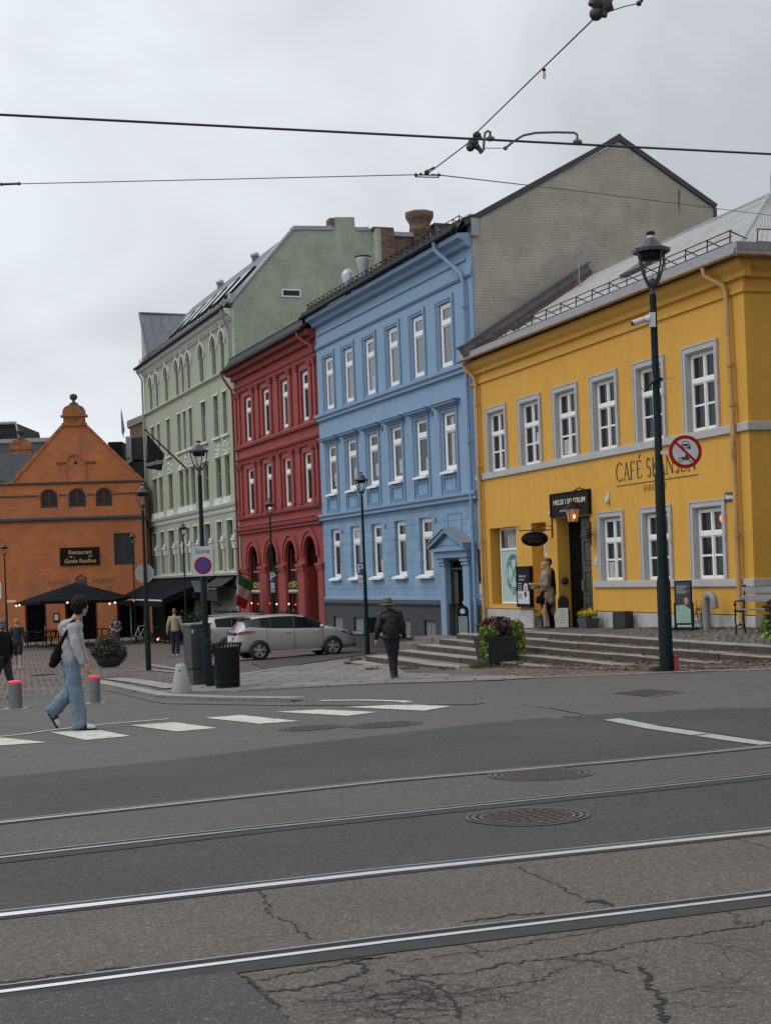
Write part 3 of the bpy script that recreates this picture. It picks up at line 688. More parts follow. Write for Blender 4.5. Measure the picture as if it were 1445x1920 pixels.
mb = MB()   # mouldings
profile_band(mb, -14.2, 0, [(.02, 10.95), (.16, 11.0), (.20, 11.12), (.38, 11.2), (.40, 11.33), (.0, 11.36)])
profile_band(mb, -14.0, -.35, [(.0, 10.62), (.05, 10.64), (.05, 10.70), (.0, 10.72)])
profile_band(mb, -14.2, -.0, [(.0, 10.12), (.05, 10.13), (.09, 10.20), (.04, 10.26), (.04, 10.34), (.0, 10.36)])
profile_band(mb, -14.25, .0, [(.0, 7.42), (.10, 7.46), (.10, 7.54), (.16, 7.60), (.16, 7.70), (.0, 7.76)])
profile_band(mb, -14.25, .0, [(.0, 3.72), (.12, 3.76), (.12, 3.84), (.18, 3.90), (.18, 3.98), (.0, 4.02)])
profile_band(mb, -14.2, -2.88, [(.0, .80), (.04, .82), (.04, .90), (.0, .92)]); profile_band(mb, -.68, .0, [(.0, .80), (.04, .82), (.04, .90), (.0, .92)])
mb.build('cornice', bluet, bl)
sm = MB(); w_ = 1.40; frame_ring(sm, 0, w_, 0, 2.13, .11, -.05, .02, bottom=False); frame_ring(sm, .11, w_ - .11, 0, 2.02, .07, -.025, .018, bottom=False)
sm3 = sm.mesh('window_surround', bluet)
sm = MB(); frame_ring(sm, 0, w_, 0, 2.62, .10, -.045, .02, bottom=False); frame_ring(sm, .10, w_ - .10, .62, 2.50, .07, -.02, .018, bottom=False)
sm.box(-.16, w_ + .18, -.20, .01, 2.64, 2.71); sm.box(-.10, w_ + .10, -.12, .01, 2.59, 2.64); sm.box(-.20, w_ + .22, -.24, .01, 2.71, 2.745)
frame_ring(sm, .24, w_ - .24, .06, .50, .04, -.035, .01); sm.box(.2, w_ - .1, -.02, .01, 0, .0199 + .03)
sm2 = sm.mesh('window_surround', bluet)
sl = MB(); sl.prism([(.05, 0), (-.14, -.03), (-.14, .03), (.05, .09)], -.06, 1.02, 'x'); slm = sl.mesh('sill', whitep)
rnd = random.Random(5)
for i, (a, b) in enumerate(bx):
    for zlev, me, z0 in ((3, sm3, 7.76), (2, sm2, 4.03)):
        link('window_surround', me, bl, (a, -.003, z0))
    gl = glasss
    put_window(bl, a + .30, 7.82, b - a - .54, 1.86, .05, 'toplight', whitep, glasss, cur=[None, None, (.5, .9, .05, .3), None, None, None][i])
    o = put_window(bl, a + .30, 4.74, b - a - .54, 1.74, .05, 'toplight', whitep, glassd, cur=[(.5, .9, .12, .40), (.5, .9, .12, .42), (.5, .9, .15, .40), (.5, .92, .12, .38), (.6, .9, .08, .3), (.45, .7, .08, .9)][i])
    link('sill', slm, bl, (a + .24, 0, 4.64))
    if i < 5:
        put_window(bl, a + .30, 1.62, b - a - .46, 1.76, .10, 'toplight', whitep, glassd, cur=[(.55, .92, .06, .3), (.2, .9, .74, .95), (.5, .92, .1, .32), None, (.55, .75, .1, .62)][i])
        s = link('sill', slm, bl, (a + .24, 0, 1.54)); s.scale = (1.06, 1, 1)
    if i in (1, 3, 5):
        v = MB(); v.box(a - .55, a - .43, -.012, .01, 6.45, 6.62); v.box(a - .60, a - .50, -.012, .01, 3.20, 3.34); v.build('vent_slot', M('slot_dark', (.05, .08, .13), .8, var=.1), bl)
# roof, gutter, snow guard
RZ = 13.75; RD = 4.9
mb = MB(); mb.quad([(-14.5, -.42, 11.42), (.0, -.42, 11.42), (.0, -.16, 11.80), (-14.5, -.16, 11.80)]); mb.quad([(-14.5, -.16, 11.80), (-.36, -.16, 11.80), (-.36, RD, RZ), (-14.5, RD, RZ)]); mb.quad([(-14.5, RD, RZ), (-.5, RD, RZ), (-.5, 8.1, 12.0), (-14.5, 8.1, 12.0)])
mb.quad([(-14.5, -.42, 11.42), (-14.5, RD, RZ), (-14.5, RD, RZ - .5), (-14.5, -.40, 10.9)])
for k in range(36): x = -14.4 + k * .41; mb.box(x, x + .03, 0, 1, 0, .001) if False else None
ro = mb.build('roof', blackroof, bl)
mb = MB(); mb.path([(-14.6, -.46, 11.40), (-.1, -.46, 11.44)], .075, 10); mb.box(-14.55, 0.0, -.44, -.40, 11.36, 11.56); mb.build('gutter', darkmetal, ro)
snow_guard(bl, -14.3, -.2, -.25, 11.50, darkmetal, h=.36, step=.45)
for x, w in ((-9.6, 1.0), (-6.6, 1.1), (-3.2, 1.2)):
    mb = MB(); mb.box(x, x + w, .9, 1.0, 11.95, 12.35, 0); mb.box(x - .05, x + w + .05, .88, 2.2, 12.35, 12.40, 1); mb.box(x, x + w, 1.0, 2.2, 11.9, 12.35, 0); mb.build('roof_light', [blackroof, zinc], bl)
downpipe(bl, [(-1.5, -.50, 11.38), (-1.5, -.46, 11.15), (-.48, -.14, 10.3), (-.36, -.12, 10.05), (-.30, -.12, .2), (-.30, -.12, -.4)], .06, bluet, [(-.34, -.12, 9.3), (-.32, -.12, 5.4), (-.31, -.12, 3.0)])
mb = MB(); mb.box(-.16, .0, -.05, .01, 1.35, 2.3, 0); mb.box(-.14, -.02, -.052, .01, 1.0, 1.3, 1); mb.build('notice_case', [signblack, ltgrey], bl)
mb = MB(); frame_ring(mb, -2.38, -1.33, 2.88, 3.44, .03, -.02, .005); mb.build('wall_panel', bluet, bl)
# two ventilation cowls on the left end of the roof
vc = M('galvanised', (.38, .40, .43), .35, var=.1, metal=.6)
mb = MB(); mb.lathe([(.12, 0), (.14, .5), (.26, .95), (.10, 1.15), (0, 1.17)], (-13.75, 1.2, 12.0), 18); mb.build('roof_cowl', vc, bl)
mb = MB(); mb.lathe([(.12, 0), (.18, .9), (.28, 1.3), (.28, 1.36), (.10, 1.38), (0, 1.38)], (-13.1, 1.6, 12.1), 18); mb.lathe([(.29, 1.36), (.31, 1.40), (0, 1.42)], (-13.1, 1.6, 12.1), 18, 1); mb.build('roof_cowl', [vc, darkmetal], bl)
# porch with pediment
po = MB(); yo = -.14; pc = -1.78
for a, b in ((-2.86, -2.46), (-1.14, -.70)):
    po.box(a, b, -.12, -.02, -.25, 2.10); po.box(a - .06, b + .06, -.19, -.02, 1.98, 2.10); po.box(a - .03, b + .03, -.16, -.02, 1.88, 1.94)
po.box(pc - 1.22, pc + 1.22, yo - .10, -.02, 2.10, 2.30); po.box(pc - 1.32, pc + 1.32, yo - .20, -.02, 2.30, 2.39)
po.prism([(pc - 1.2, 2.39), (pc + 1.2, 2.39), (pc, 2.83)], yo - .10, -.02)
for s_ in (-1, 1):
    po.prism([(pc, 2.86), (pc + s_ * 1.34, 2.38), (pc + s_ * 1.34, 2.48), (pc, 2.97)], yo - .26, -.015)
po.prism([(pc - .73, 2.47), (pc + .73, 2.47), (pc, 2.74)], yo - .12, yo - .105)
pt = po.build('porch', bluet, bl)
mb = MB()
for s_ in (-1, 1): mb.prism([(pc, 2.975), (pc + s_ * 1.38, 2.485), (pc + s_ * 1.38, 2.515), (pc, 3.005)], yo - .30, .0)
mb.build('porch_roof', greymetal, pt)
mb = MB(); mb.box(-2.42, -1.18, .16, .18, -.3, 2.06, 1); frame_ring(mb, -2.42, -1.18, -.25, 2.06, .06, .03, .12, 0, bottom=False); mb.box(-2.36, -1.24, .05, .12, 1.74, 1.80, 0); mb.box(-2.36, -2.05, .12, .14, -.25, 1.7, 2)
mb.box(-1.62, -1.54, .13, .155, 1.0, 1.15, 3); mb.box(-1.78, -1.70, .13, .155, .7, .80, 3)
mb.build('door', [M('door_frame_dark', (.035, .045, .055), .7, var=.1), darkin, doorm, ltgrey], bl)
for i, (d, z0, z1) in enumerate(((1.0, -.55, -.22), (1.45, -.8, -.38))):
    mb = MB(); mb.box(-2.95 - i * .3, -.45 + i * .3, -d, -.125 + i * .002, z0 - .4, z1); bev(mb.build('door_step', stepstone, bl), .02)

# ================================================================== GREY GABLE behind
gy = thing('party_wall_building', 'bare grey brick gable with dark roof edge rising behind the yellow house', 'building', (*loc_b(0), 0), RB)
gp_ = [(.06, -.5), (.06, 11.65), (4.95, 14.30), (8.15, 12.48), (8.15, -.5)]
mb = MB(); mb.prism(gp_, -.34, .02, 'x', 0); mb.build('gable_wall', greywall, gy)
mb = MB()
def coping(mb, a, b, x0, x1, t0, t1, m=0):
    a = Vector(a); b = Vector(b); d = (b - a).normalized(); n = Vector((-d.y, d.x))
    if n.y < 0: n = -n
    mb.prism([tuple(a + n * t0), tuple(b + n * t0), tuple(b + n * t1), tuple(a + n * t1)], x0, x1, 'x', m)
coping(mb, (-.15, 11.55), (4.95, 14.32), -3, .08, .0, .15); coping(mb, (4.95, 14.32), (8.2, 12.46), -.5, .078, .0, .15); mb.prism([(4.85, 14.30), (5.05, 14.30), (5.03, 14.46), (4.95, 14.52), (4.87, 14.46)], -.5, .082, 'x')
mb.box(.02, .12, .0, .22, 11.25, 11.75, 1); mb.box(-.5, .06, 8.15, 8.25, 11.9, 12.45)
mb.build('roof_edge', [M('roof_edge_dark', (.035, .038, .045), .5, var=.15), greymetal], gy)
mb = MB(); mb.box(.02, .05, 5.0, 5.03, 8.9, 9.6); mb.build('wall_tie', darkmetal, gy)
mb = MB(); mb.prism([(6.9, 12.6), (6.94, 12.2), (7.0, 12.9), (6.96, 13.05)], .02, .023, 'x'); mb.build('damp_stain', M('damp_stain', (.13, .12, .10), .95, var=.2), gy)

# ================================================================== RED HOUSE
rd = thing('arcade_house', 'red three storey house with pilasters and round ground floor arches, between green and blue houses', 'building', (J[0], J[1], 0), RB)
rx = [(-24.30, -23.25), (-21.52, -20.50), (-18.85, -17.86), (-16.18, -15.12)]
RX0, RX1 = -25.9, -14.22
ops = [(a, b, 7.70, 9.60) for a, b in rx] + [(a, b, 4.55, 6.52) for a, b in rx]
arches = [(-24.55, -22.95), (-21.75, -20.15), (-19.05, -17.55), (-16.55, -14.98)]
tops = [3.10, 3.12, 3.15, 3.25]
ops += [(a, b, -1.5, t, 'arch') for (a, b), t in zip(arches, tops)]
mb = MB(); wall(mb, RX0, RX1, -1.6, 10.9, ops, th=.10); 
mb.quad([(RX0, 0, 8), (RX0, 8, 8), (RX0, 8, 10.9), (RX0, 0, 10.9)])
mb.build('wall', redp, rd, weld=.0005)
# vestibule walls inside the arcade
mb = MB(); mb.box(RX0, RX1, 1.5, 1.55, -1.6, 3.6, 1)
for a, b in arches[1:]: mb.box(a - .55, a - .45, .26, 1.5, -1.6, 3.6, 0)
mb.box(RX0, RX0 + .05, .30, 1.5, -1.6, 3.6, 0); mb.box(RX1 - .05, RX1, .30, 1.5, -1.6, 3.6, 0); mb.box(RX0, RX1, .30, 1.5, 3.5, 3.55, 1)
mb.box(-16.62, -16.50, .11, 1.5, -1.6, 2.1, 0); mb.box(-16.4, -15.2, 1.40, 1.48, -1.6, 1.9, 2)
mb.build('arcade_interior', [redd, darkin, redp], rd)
mb = MB()
profile_band(mb, RX0 - .25, RX1 - .05, [(.02, 10.60), (.10, 10.64), (.12, 10.72), (.34, 10.78), (.40, 10.96), (.0, 11.0)])
profile_band(mb, RX0, RX1, [(.0, 10.10), (.05, 10.12), (.09, 10.2), (.03, 10.26), (.0, 10.3)])
profile_band(mb, RX0 - .03, RX1, [(.0, 9.88), (.06, 9.90), (.10, 9.97), (.0, 10.0)])
profile_band(mb, RX0 - .08, RX1, [(.0, 7.38), (.13, 7.42), (.16, 7.52), (.10, 7.58), (.0, 7.60)])
profile_band(mb, RX0, RX1, [(.0, 6.90), (.07, 6.92), (.11, 7.0), (.0, 7.05)])
profile_band(mb, RX0, RX1, [(.0, 6.70), (.05, 6.72), (.08, 6.79), (.0, 6.81)])
profile_band(mb, RX0 - .04, RX1, [(.0, 4.28), (.12, 4.32), (.15, 4.42), (.0, 4.48)])
profile_band(mb, RX0 - .10, RX1, [(.0, 3.64), (.12, 3.68), (.12, 3.76), (.20, 3.82), (.22, 3.92), (.0, 3.96)])
profile_band(mb, RX0, RX1, [(.0, 3.98), (.06, 4.0), (.06, 4.05), (.0, 4.07)])
mb.build('cornice', redt, rd)
dn = MB(); n = 34
for i in range(n):
    x = RX0 + .1 + (RX1 - RX0 - .25) * i / n; dn.box(x, x + .17, -.20, -.0, 10.48, 10.62)
dn.build('dentils', redt, rd)
def pilaster(mb, xc, z0, z1, w=.26):
    mb.box(xc - w / 2, xc + w / 2, -.07, .01, z0 + .18, z1 - .16); mb.box(xc - w / 2 - .05, xc + w / 2 + .05, -.11, .01, z1 - .16, z1 - .06); mb.box(xc - w / 2 - .08, xc + w / 2 + .08, -.14, .01, z1 - .06, z1 - .002)
    mb.box(xc - w / 2 - .04, xc + w / 2 + .04, -.10, .01, z0 + .002, z0 + .18)
cols = [-25.68, -25.15, -22.95, -22.15, -20.25, -19.30, -17.55, -16.65, -14.95, -14.45]
for z0, z1 in ((7.60, 9.88), (4.48, 6.70)):
    for xc in cols:
        pil = MB(); pilaster(pil, xc, z0, z1, .30 if xc not in (-25.68, -14.45) else .24); pil.build('pilaster', redt, rd)
for i, (a, b) in enumerate(rx):
    for z0, h in ((7.72, 1.86), (4.57, 1.93)):
        put_window(rd, a + .02, z0, b - a - .04, h, .07, 'toplight', whitep, glassd if (i + int(z0)) % 3 else glasss)
    for z0, h in ((7.60, 2.16), (4.50, 2.10)): t = MB(); frame_ring(t, a - .12, b + .12, z0, z0 + h, .12, -.035, .015, bottom=False); t.build('window_surround', redt, rd)
for (a, b), t in zip(arches, tops):
    o = MB(); r = (b - a) / 2; cx = (a + b) / 2; sp = t - r
    for (r0, r1, d) in ((r + .02, r + .16, -.06), (r + .20, r + .34, -.10), (r + .16, r + .20, -.03)):
        P0 = arcpts(cx, sp, r0, r0, 16); P1 = arcpts(cx, sp, r1, r1, 16)
        for i in range(16): o.prism([P0[i], P0[i + 1], P1[i + 1], P1[i]], d, .012)
    o.build('archivolt', redt, rd)
pr_x = [(RX0 + .02, -24.62), (-22.88, -21.82), (-20.08, -19.12), (-17.48, -16.62), (-14.90, -14.24)]
for a, b in pr_x:
    o = MB(); o.box(a, b, -.04, .01, -1.5, 1.92); o.box(a - .05, b + .05, -.09, .012, 1.98, 2.10); o.box(a - .09, b + .09, -.13, .013, 2.10, 2.20); o.box(a - .02, b + .02, -.06, .011, 1.92, 1.98); o.box(a - .03, b + .03, -.08, .014, -1.5, -.75)
    o.build('pier', redt, rd)
# shop fronts inside the first three arches
for i, (a, b) in enumerate(arches[:3]):
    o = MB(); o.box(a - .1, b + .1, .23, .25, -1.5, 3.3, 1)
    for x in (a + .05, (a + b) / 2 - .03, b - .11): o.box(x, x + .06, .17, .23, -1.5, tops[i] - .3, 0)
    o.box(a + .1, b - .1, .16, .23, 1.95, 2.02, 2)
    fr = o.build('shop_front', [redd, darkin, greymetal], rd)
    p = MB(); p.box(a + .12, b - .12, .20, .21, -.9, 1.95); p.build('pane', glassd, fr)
    # hanging flower basket with pale pots and small lights
    if i != 1:
        q = MB(); lf = random.Random(i)
        for k in range(60):
            x = a + .05 + (b - a - .1) * lf.random(); z = 1.28 + .22 * lf.random(); q.ball((x, .05 + .1 * lf.random(), z), .04, n=5, k=3)
        q.build('hanging_flowers', M('yellow_blossom', (.40, .36, .12), .8, var=.4, scale=12), fr)
        q = MB()
        for k in range(5): q.ball((a + .15 + k * (b - a - .3) / 4, .1, 1.12), .09, n=8, k=6)
        q.build('glass_globes', M('frosted_globe', (.42, .40, .44), .3, var=.3, scale=8), fr)
    for k, (px_, pz_) in enumerate(((a + .25, .62), (b - .35, .60))):
        q = MB(); q.ball((px_, -.02, pz_), .038, n=8, k=6); q.build('fairy_light', redl if (i + k) % 2 else warmw, fr)
mb = MB(); mb.quad([(-25.95 - .3, -.45, 11.0), (RX1 - .0, -.45, 11.0), (RX1, 4.6, 13.75), (-26.2, 4.6, 13.75)]); mb.quad([(-26.2, -.45, 11.0), (-26.2, 4.6, 13.75), (-26.2, 4.6, 13.2), (-26.2, -.42, 10.8)])
# lower pitch: this roof is shallow, its top line just clears the gutter
mb = MB(); mb.quad([(RX0 - .1, -.45, 11.02), (RX1, -.45, 11.02), (RX1, -.14, 11.58), (RX0 - .1, -.14, 11.58)]); mb.quad([(RX0 - .1, -.14, 11.58), (RX1, -.14, 11.58), (RX1, 3.4, 13.05), (RX0 - .1, 3.4, 13.05)]); mb.quad([(RX0 - .1, 3.4, 13.05), (RX1, 3.4, 13.05), (RX1, 9, 12), (RX0 - .1, 9, 12)])
ro = mb.build('roof', blackroof, rd)
mb = MB(); mb.path([(RX0 - .3, -.50, 10.98), (RX1 - .1, -.50, 11.0)], .08, 10); mb.box(RX0 - .25, RX1, -.47, -.42, 10.97, 11.14); mb.build('gutter', darkmetal, ro)
snow_guard(rd, RX0, RX1 - .2, -.2, 11.10, darkmetal, h=.42, step=.5)
downpipe(rd, [(RX0 - .05, -.52, 10.92), (RX0 - .08, -.50, 10.70), (RX0 + .15, -.18, 10.10), (RX0 + .02, -.12, 9.8), (RX0 + .02, -.12, -1.2)], .055, redt)
downpipe(rd, [(-14.9, -.52, 10.95), (-14.9, -.48, 10.75), (-14.35, -.14, 10.35), (-14.3, -.12, 10.1)], .06, redt)

# ================================================================== GREEN HOUSE
gn = thing('corner_building', 'pale green four storey building with arched top windows and white stucco ornament', 'building', (J[0], J[1], 0), RB)
GX0, GX1 = -45.3, -25.92
g5 = [(-43.66, -42.89), (-42.08, -41.39), (-39.77, -38.97), (-37.22, -36.49), (-35.90, -35.29), (-34.63, -33.94), (-32.10, -31.22), (-29.65, -28.83), (-27.99, -27.28)]
g2 = [(-44.21, -43.15), (-42.23, -41.17), (-40.22, -38.80), (-37.90, -36.86), (-36.08, -35.29), (-34.54, -33.60), (-32.26, -31.01), (-29.84, -28.84), (-28.03, -26.86)]
ops = [(a - .05, b + .05, 11.32, 13.02, 'arch') for a, b in g5] + [(a - .05, b + .05, 8.42, 10.32) for a, b in g5] + [(a - .05, b + .05, 5.55, 7.35) for a, b in g5] + [(a, b, 2.15, 4.40) for a, b in g2]
mb = MB(); wall(mb, GX0, GX1, 1.3, 13.8, ops, th=.35)
wall(mb, GX0, GX1, -2.2, 1.3, [(-33.5, -31.5, -1.5, 1.2), (-30.5, -29.6, -1.4, .6), (-44.5, -35, -1.9, 1.2)], th=.6)
mb.quad([(GX0, 0, -2.2), (GX0, 12, -2.2), (GX0, 12, 14), (GX0, 0, 14)])
mb.build('wall', greenp, gn, weld=.0005)
greendk = M('green_window_frame', (.165, .19, .14), .6, var=.1)
glassg = M('window_glass_green', (.035, .045, .038), .08, var=.3, scale=1.0)
for i, (a, b) in enumerate(g5):
    w = b - a + .1
    put_window(gn, a - .05, 11.33, w, 1.69, .15, 'archwin', greendk, glassg, pan='pane')
    put_window(gn, a - .05, 8.43, w, 1.87, .13, 'narrow', greendk, glassg, cur=(.1, .45, .1, .6) if i % 3 == 0 else None)
    put_window(gn, a - .05, 5.56, w, 1.78, .13, 'narrow', greendk, glassg)
    t = MB(); cx = (a + b) / 2; r = w / 2; sp = 13.02 - r
    P0 = arcpts(cx, sp, r + .10, r + .10, 12); P1 = arcpts(cx, sp, r + .22, r + .22, 12)
    for k in range(12): t.prism([P0[k], P0[k + 1], P1[k + 1], P1[k]], -.10, .01)
    t.build('hood_mould', greenw, gn)
    t = MB(); t.box(cx - .07, cx + .07, -.12, .011, 13.10, 13.45); t.box(cx - .14, cx + .14, -.13, .012, 13.28, 13.34); t.build('keystone', greenw, gn)
    t = MB(); t.box(cx + r + .02, cx + r + .10, -.05, .02, 11.30, sp); t.box(cx + r - .02, cx + r + .14, -.08, .02, sp - .12, sp); t.build('colonnette', greenw, gn)
    t = MB(); t.box(a - .12, b + .12, -.05, .01, 10.32, 10.40); t.box(b + .05, b + .10, -.04, .011, 8.362, 10.33); t.box(a - .25, b + .25, -.12, .012, 8.26, 8.36); t.build('window_surround', greenw, gn)
    t = MB(); t.prism([(a - .16, 5.20), (b + .16, 5.20), (b + .08, 5.34), (b - .08, 5.50), (a + .08, 5.50), (a - .08, 5.34)], -.16, .01); t.build('sill_ornament', greenw, gn)
    if True:
        q = MB(); lf = random.Random(i * 7)
        for k in range(16):
            xx = a - .1 + (b - a + .2) * lf.random(); zq = 7.52 + .66 * lf.random(); q.ball((xx, -.01, zq), (.06 + .05 * lf.random(), .035, .05 + .06 * lf.random()), n=7, k=4)
        q.box(a - .22, b + .22, -.08, .01, 7.42, 7.48); q.build('relief_panel', greenw, gn)
for i, (a, b) in enumerate(g2):
    put_window(gn, a, 2.17, b - a, 2.21, .16, 'shop2', greendk, glassg)
    t = MB(); frame_ring(t, a - .09, b + .09, 3.2, 4.49, .07, -.06, .01, bottom=False)
    t.build('window_surround', greenw, gn)
    t = MB(); xc = b + .18
    t.box(xc - .15, xc + .15, -.07, .012, 2.14, 3.10, 0); t.box(xc - .2, xc + .2, -.12, .013, 3.12, 3.30, 1); t.box(xc - .17, xc + .17, -.15, .014, 3.30, 3.42, 1); t.lathe([(.17, 0), (.20, .06), (.17, .12)], (xc, -.05, 3.44), 12, 1); t.box(xc - .2, xc + .2, -.12, .015, 3.58, 3.72, 1)
    t.build('column', [greent, greenw], gn)
mb = MB()
profile_band(mb, GX0 - .1, GX1, [(.02, 13.42), (.10, 13.46), (.14, 13.56), (.32, 13.64), (.38, 13.80), (.0, 13.84)])
for k in range(60): x = GX0 + .1 + k * .322; mb.box(x, x + .14, -.09, .01, 13.33, 13.42)
profile_band(mb, GX0 - .05, GX1, [(.0, 11.14), (.14, 11.18), (.16, 11.24), (.0, 11.30)])
profile_band(mb, GX0 - .1, GX1, [(.0, 4.78), (.05, 4.80), (.08, 4.98), (.20, 5.06), (.26, 5.18), (.0, 5.22)])
for k in range(58): x = GX0 + .15 + k * .333; mb.ball((x + .1, -.05, 4.88), (.10, .06, .06), 0, 6, 4)
profile_band(mb, GX0 - .1, GX1, [(.0, 1.86), (.22, 1.90), (.28, 2.02), (.0, 2.06)])
mb.build('cornice', greenw, gn)
# gable wall of the green house facing the red roof, stepped up to the chimney
gw = [(.0, -1), (.0, 14.05), (2.95, 17.42), (4.88, 17.50), (4.94, 18.10), (5.90, 18.15), (5.93, 17.52), (6.75, 17.58), (6.75, -1)]
mb = MB(); mb.prism(gw, GX1, GX1 + .30, 'x'); mb.build('gable_wall', gwall, gn)
mb = MB(); coping(mb, (-.1, 13.98), (2.95, 17.42), GX1 - .3, GX1 + .36, .0, .10); coping(mb, (2.95, 17.42), (4.88, 17.50), GX1 - .3, GX1 + .36, 0, .18); coping(mb, (5.93, 17.52), (6.6, 17.56), GX1 - .3, GX1 + .36, 0, .16)
mb.box(GX1 - .2, GX1 + .34, 4.70, 4.92, 17.6, 18.05, 1); mb.build('coping', [greymetal, oldbrick], gn)
sw_ = MB(); frame_ring(sw_, 2.28, 3.18, 14.36, 14.72, .06, GX1 + .29, GX1 + .34)
sw_.v = [(y_, x_, z_) for (x_, y_, z_) in sw_.v]; o = sw_.build('gable_window', whitep, gn); p = MB(); p.box(GX1 + .29, GX1 + .315, 2.34, 3.12, 14.42, 14.66); p.build('pane', glassd, o)
# brick flank and chimneys stepping back
mb = MB(); mb.box(GX1 - 1.0, GX1 + .9, 6.75, 6.95, 10, 17.55, 1); mb.box(GX1 + .3, GX1 + .92, 6.95, 7.6, 10, 17.5, 0)
mb.box(GX1 + .2, GX1 + .5, 7.6, 11.5, 10, 17.3, 0); mb.box(GX1 + .1, GX1 + .62, 6.7, 7.7, 17.5, 17.68, 2); mb.box(GX1 + .1, GX1 + .62, 7.7, 8.7, 17.3, 17.5, 3)
mb.build('flank_wall', [oldbrick, gwall, M('flashing_dark', (.05, .045, .045), .6, var=.2), greymetal], gn)
mb = MB(); mb.lathe([(.50, 14), (.50, 17.6), (.54, 17.65), (.52, 17.7), (.52, 17.95), (.58, 18.1), (.70, 18.27), (.72, 18.45), (.60, 18.51), (.0, 18.51)], (GX1 + .4, 9.1, 0), 8); mb.build('chimney', oldbrick, gn)
mb = MB(); mb.box(GX1 + .1, GX1 + .7, 9.75, 10.5, 13, 17.85, 0); mb.box(GX1 + .05, GX1 + .75, 9.7, 10.55, 17.85, 17.97, 1); mb.build('chimney', [M('rendered_chimney', (.20, .17, .15), .9, var=.15), MATS['flashing_dark']], gn)
mb = MB()   # roof with skylights
mb.quad([(GX0 - .2, -.42, 13.86), (GX1, -.42, 13.86), (GX1, 2.95, 17.40), (GX0 + .3, 2.95, 17.40)]); mb.quad([(GX0 + .3, 2.95, 17.4), (GX1, 2.95, 17.4), (GX1, 7, 17.4), (GX0 + .3, 7, 17.4)])
ro = mb.build('roof', slate, gn)
mb = MB(); mb.path([(GX0 - .2, -.46, 13.84), (GX1 + .05, -.46, 13.84)], .08, 8); mb.box(GX0 - .2, GX1, -.44, -.40, 13.82, 13.95); mb.build('gutter', darkmetal, ro)
snow_guard(gn, GX0, GX1 - .2, -.2, 14.0, darkmetal, h=.30, step=.7, rails=2)
def on_gr(x0, x1, t0, t1, h0, h1, mb, m=0):
    e = Vector((0, -.42, 13.86)); s = Vector((0, 3.37, 3.54)); nn = Vector((0, -3.54, 3.37)).normalized(); vs = []
    for x in (x0, x1):
        for t in (t0, t1):
            for h in (h0, h1): vs.append(e + s * t + nn * h + Vector((x, 0, 0)))
    mb.add(vs, [(0, 1, 3, 2), (4, 6, 7, 5), (0, 4, 5, 1), (2, 3, 7, 6), (0, 2, 6, 4), (1, 5, 7, 3)], m)
for x in (-40.2, -37.9, -35.6, -33.6, -31.2, -28.6):
    mb = MB(); on_gr(x, x + 1.2, .25, .62, .0, .10, mb, 0); on_gr(x + .08, x + 1.12, .28, .59, .10, .115, mb, 1); mb.build('skylight', [darkmetal, M('skylight_glass', (.14, .15, .17), .12, var=.1, spec=.8)], gn)
for x in (-38.6, -31.8): mb = MB(); mb.lathe([(.16, 16.9), (.16, 17.45), (.22, 17.5), (.22, 17.68), (0, 17.75)], (x, 2.9, 0), 12); mb.build('roof_vent', vc, gn)
# left cross gable: wall flush with the left end and its dark roof
zc_ = 16.95; mb = MB(); mb.prism([(GX0, 13.7), (GX0 + 2.15, 13.7), (GX0 + 2.0, 13.95), (GX0, zc_)], -.03, .06, 'y', 0)
mb.quad([(GX0, 0, 13.7), (GX0, 2.6, 13.7), (GX0, 2.6, zc_), (GX0, 0, zc_)], 0)
mb.build('cross_gable', greenp, gn)
mb = MB(); mb.quad([(GX0 - .08, -.10, zc_ + .06), (GX0 + .05, 2.7, zc_ + .02), (GX0 + 2.15, -.12, 13.92)]); mb.path([(GX0 - .05, -.08, zc_ + .1), (GX0 + 2.1, -.12, 13.9)], .07, 6); mb.path([(GX0 - .05, -.08, zc_ + .1), (GX0 + .0, 2.75, zc_ + .05)], .07, 6)
for k in range(1, 5): t_ = k / 5; mb.path([(GX0 + .0, 2.7 * t_, zc_ + .06), (GX0 + 2.15 * (1 - 0) * (1), -.12 + 0, 13.95)] if False else [(GX0, 2.7 * t_, zc_ + .07), (GX0 + 2.1 * (1 - t_), -.1 + 2.75 * t_ * .98, 13.95 + 3.02 * t_)], .02, 4)
mb.build('cross_gable_roof', M('lead_roof', (.13, .14, .155), .5, var=.2, scale=3), gn)
downpipe(gn, [(GX1 - .1, -.46, 13.78), (GX1 - .1, -.42, 13.5), (GX1 - .25, -.14, 13.0), (GX1 - .22, -.12, 12.7), (GX1 - .22, -.12, 10.9)], .06, greymetal)
downpipe(gn, [(GX0 + .25, -.46, 13.7), (GX0 + .25, -.14, 13.2), (GX0 + .25, -.12, 1.9)], .06, greent)
mb = MB(); mb.box(GX1 - .25, GX1 + .1, -.08, .25, 13.95, 14.5); mb.build('gutter_box', greymetal, gn)
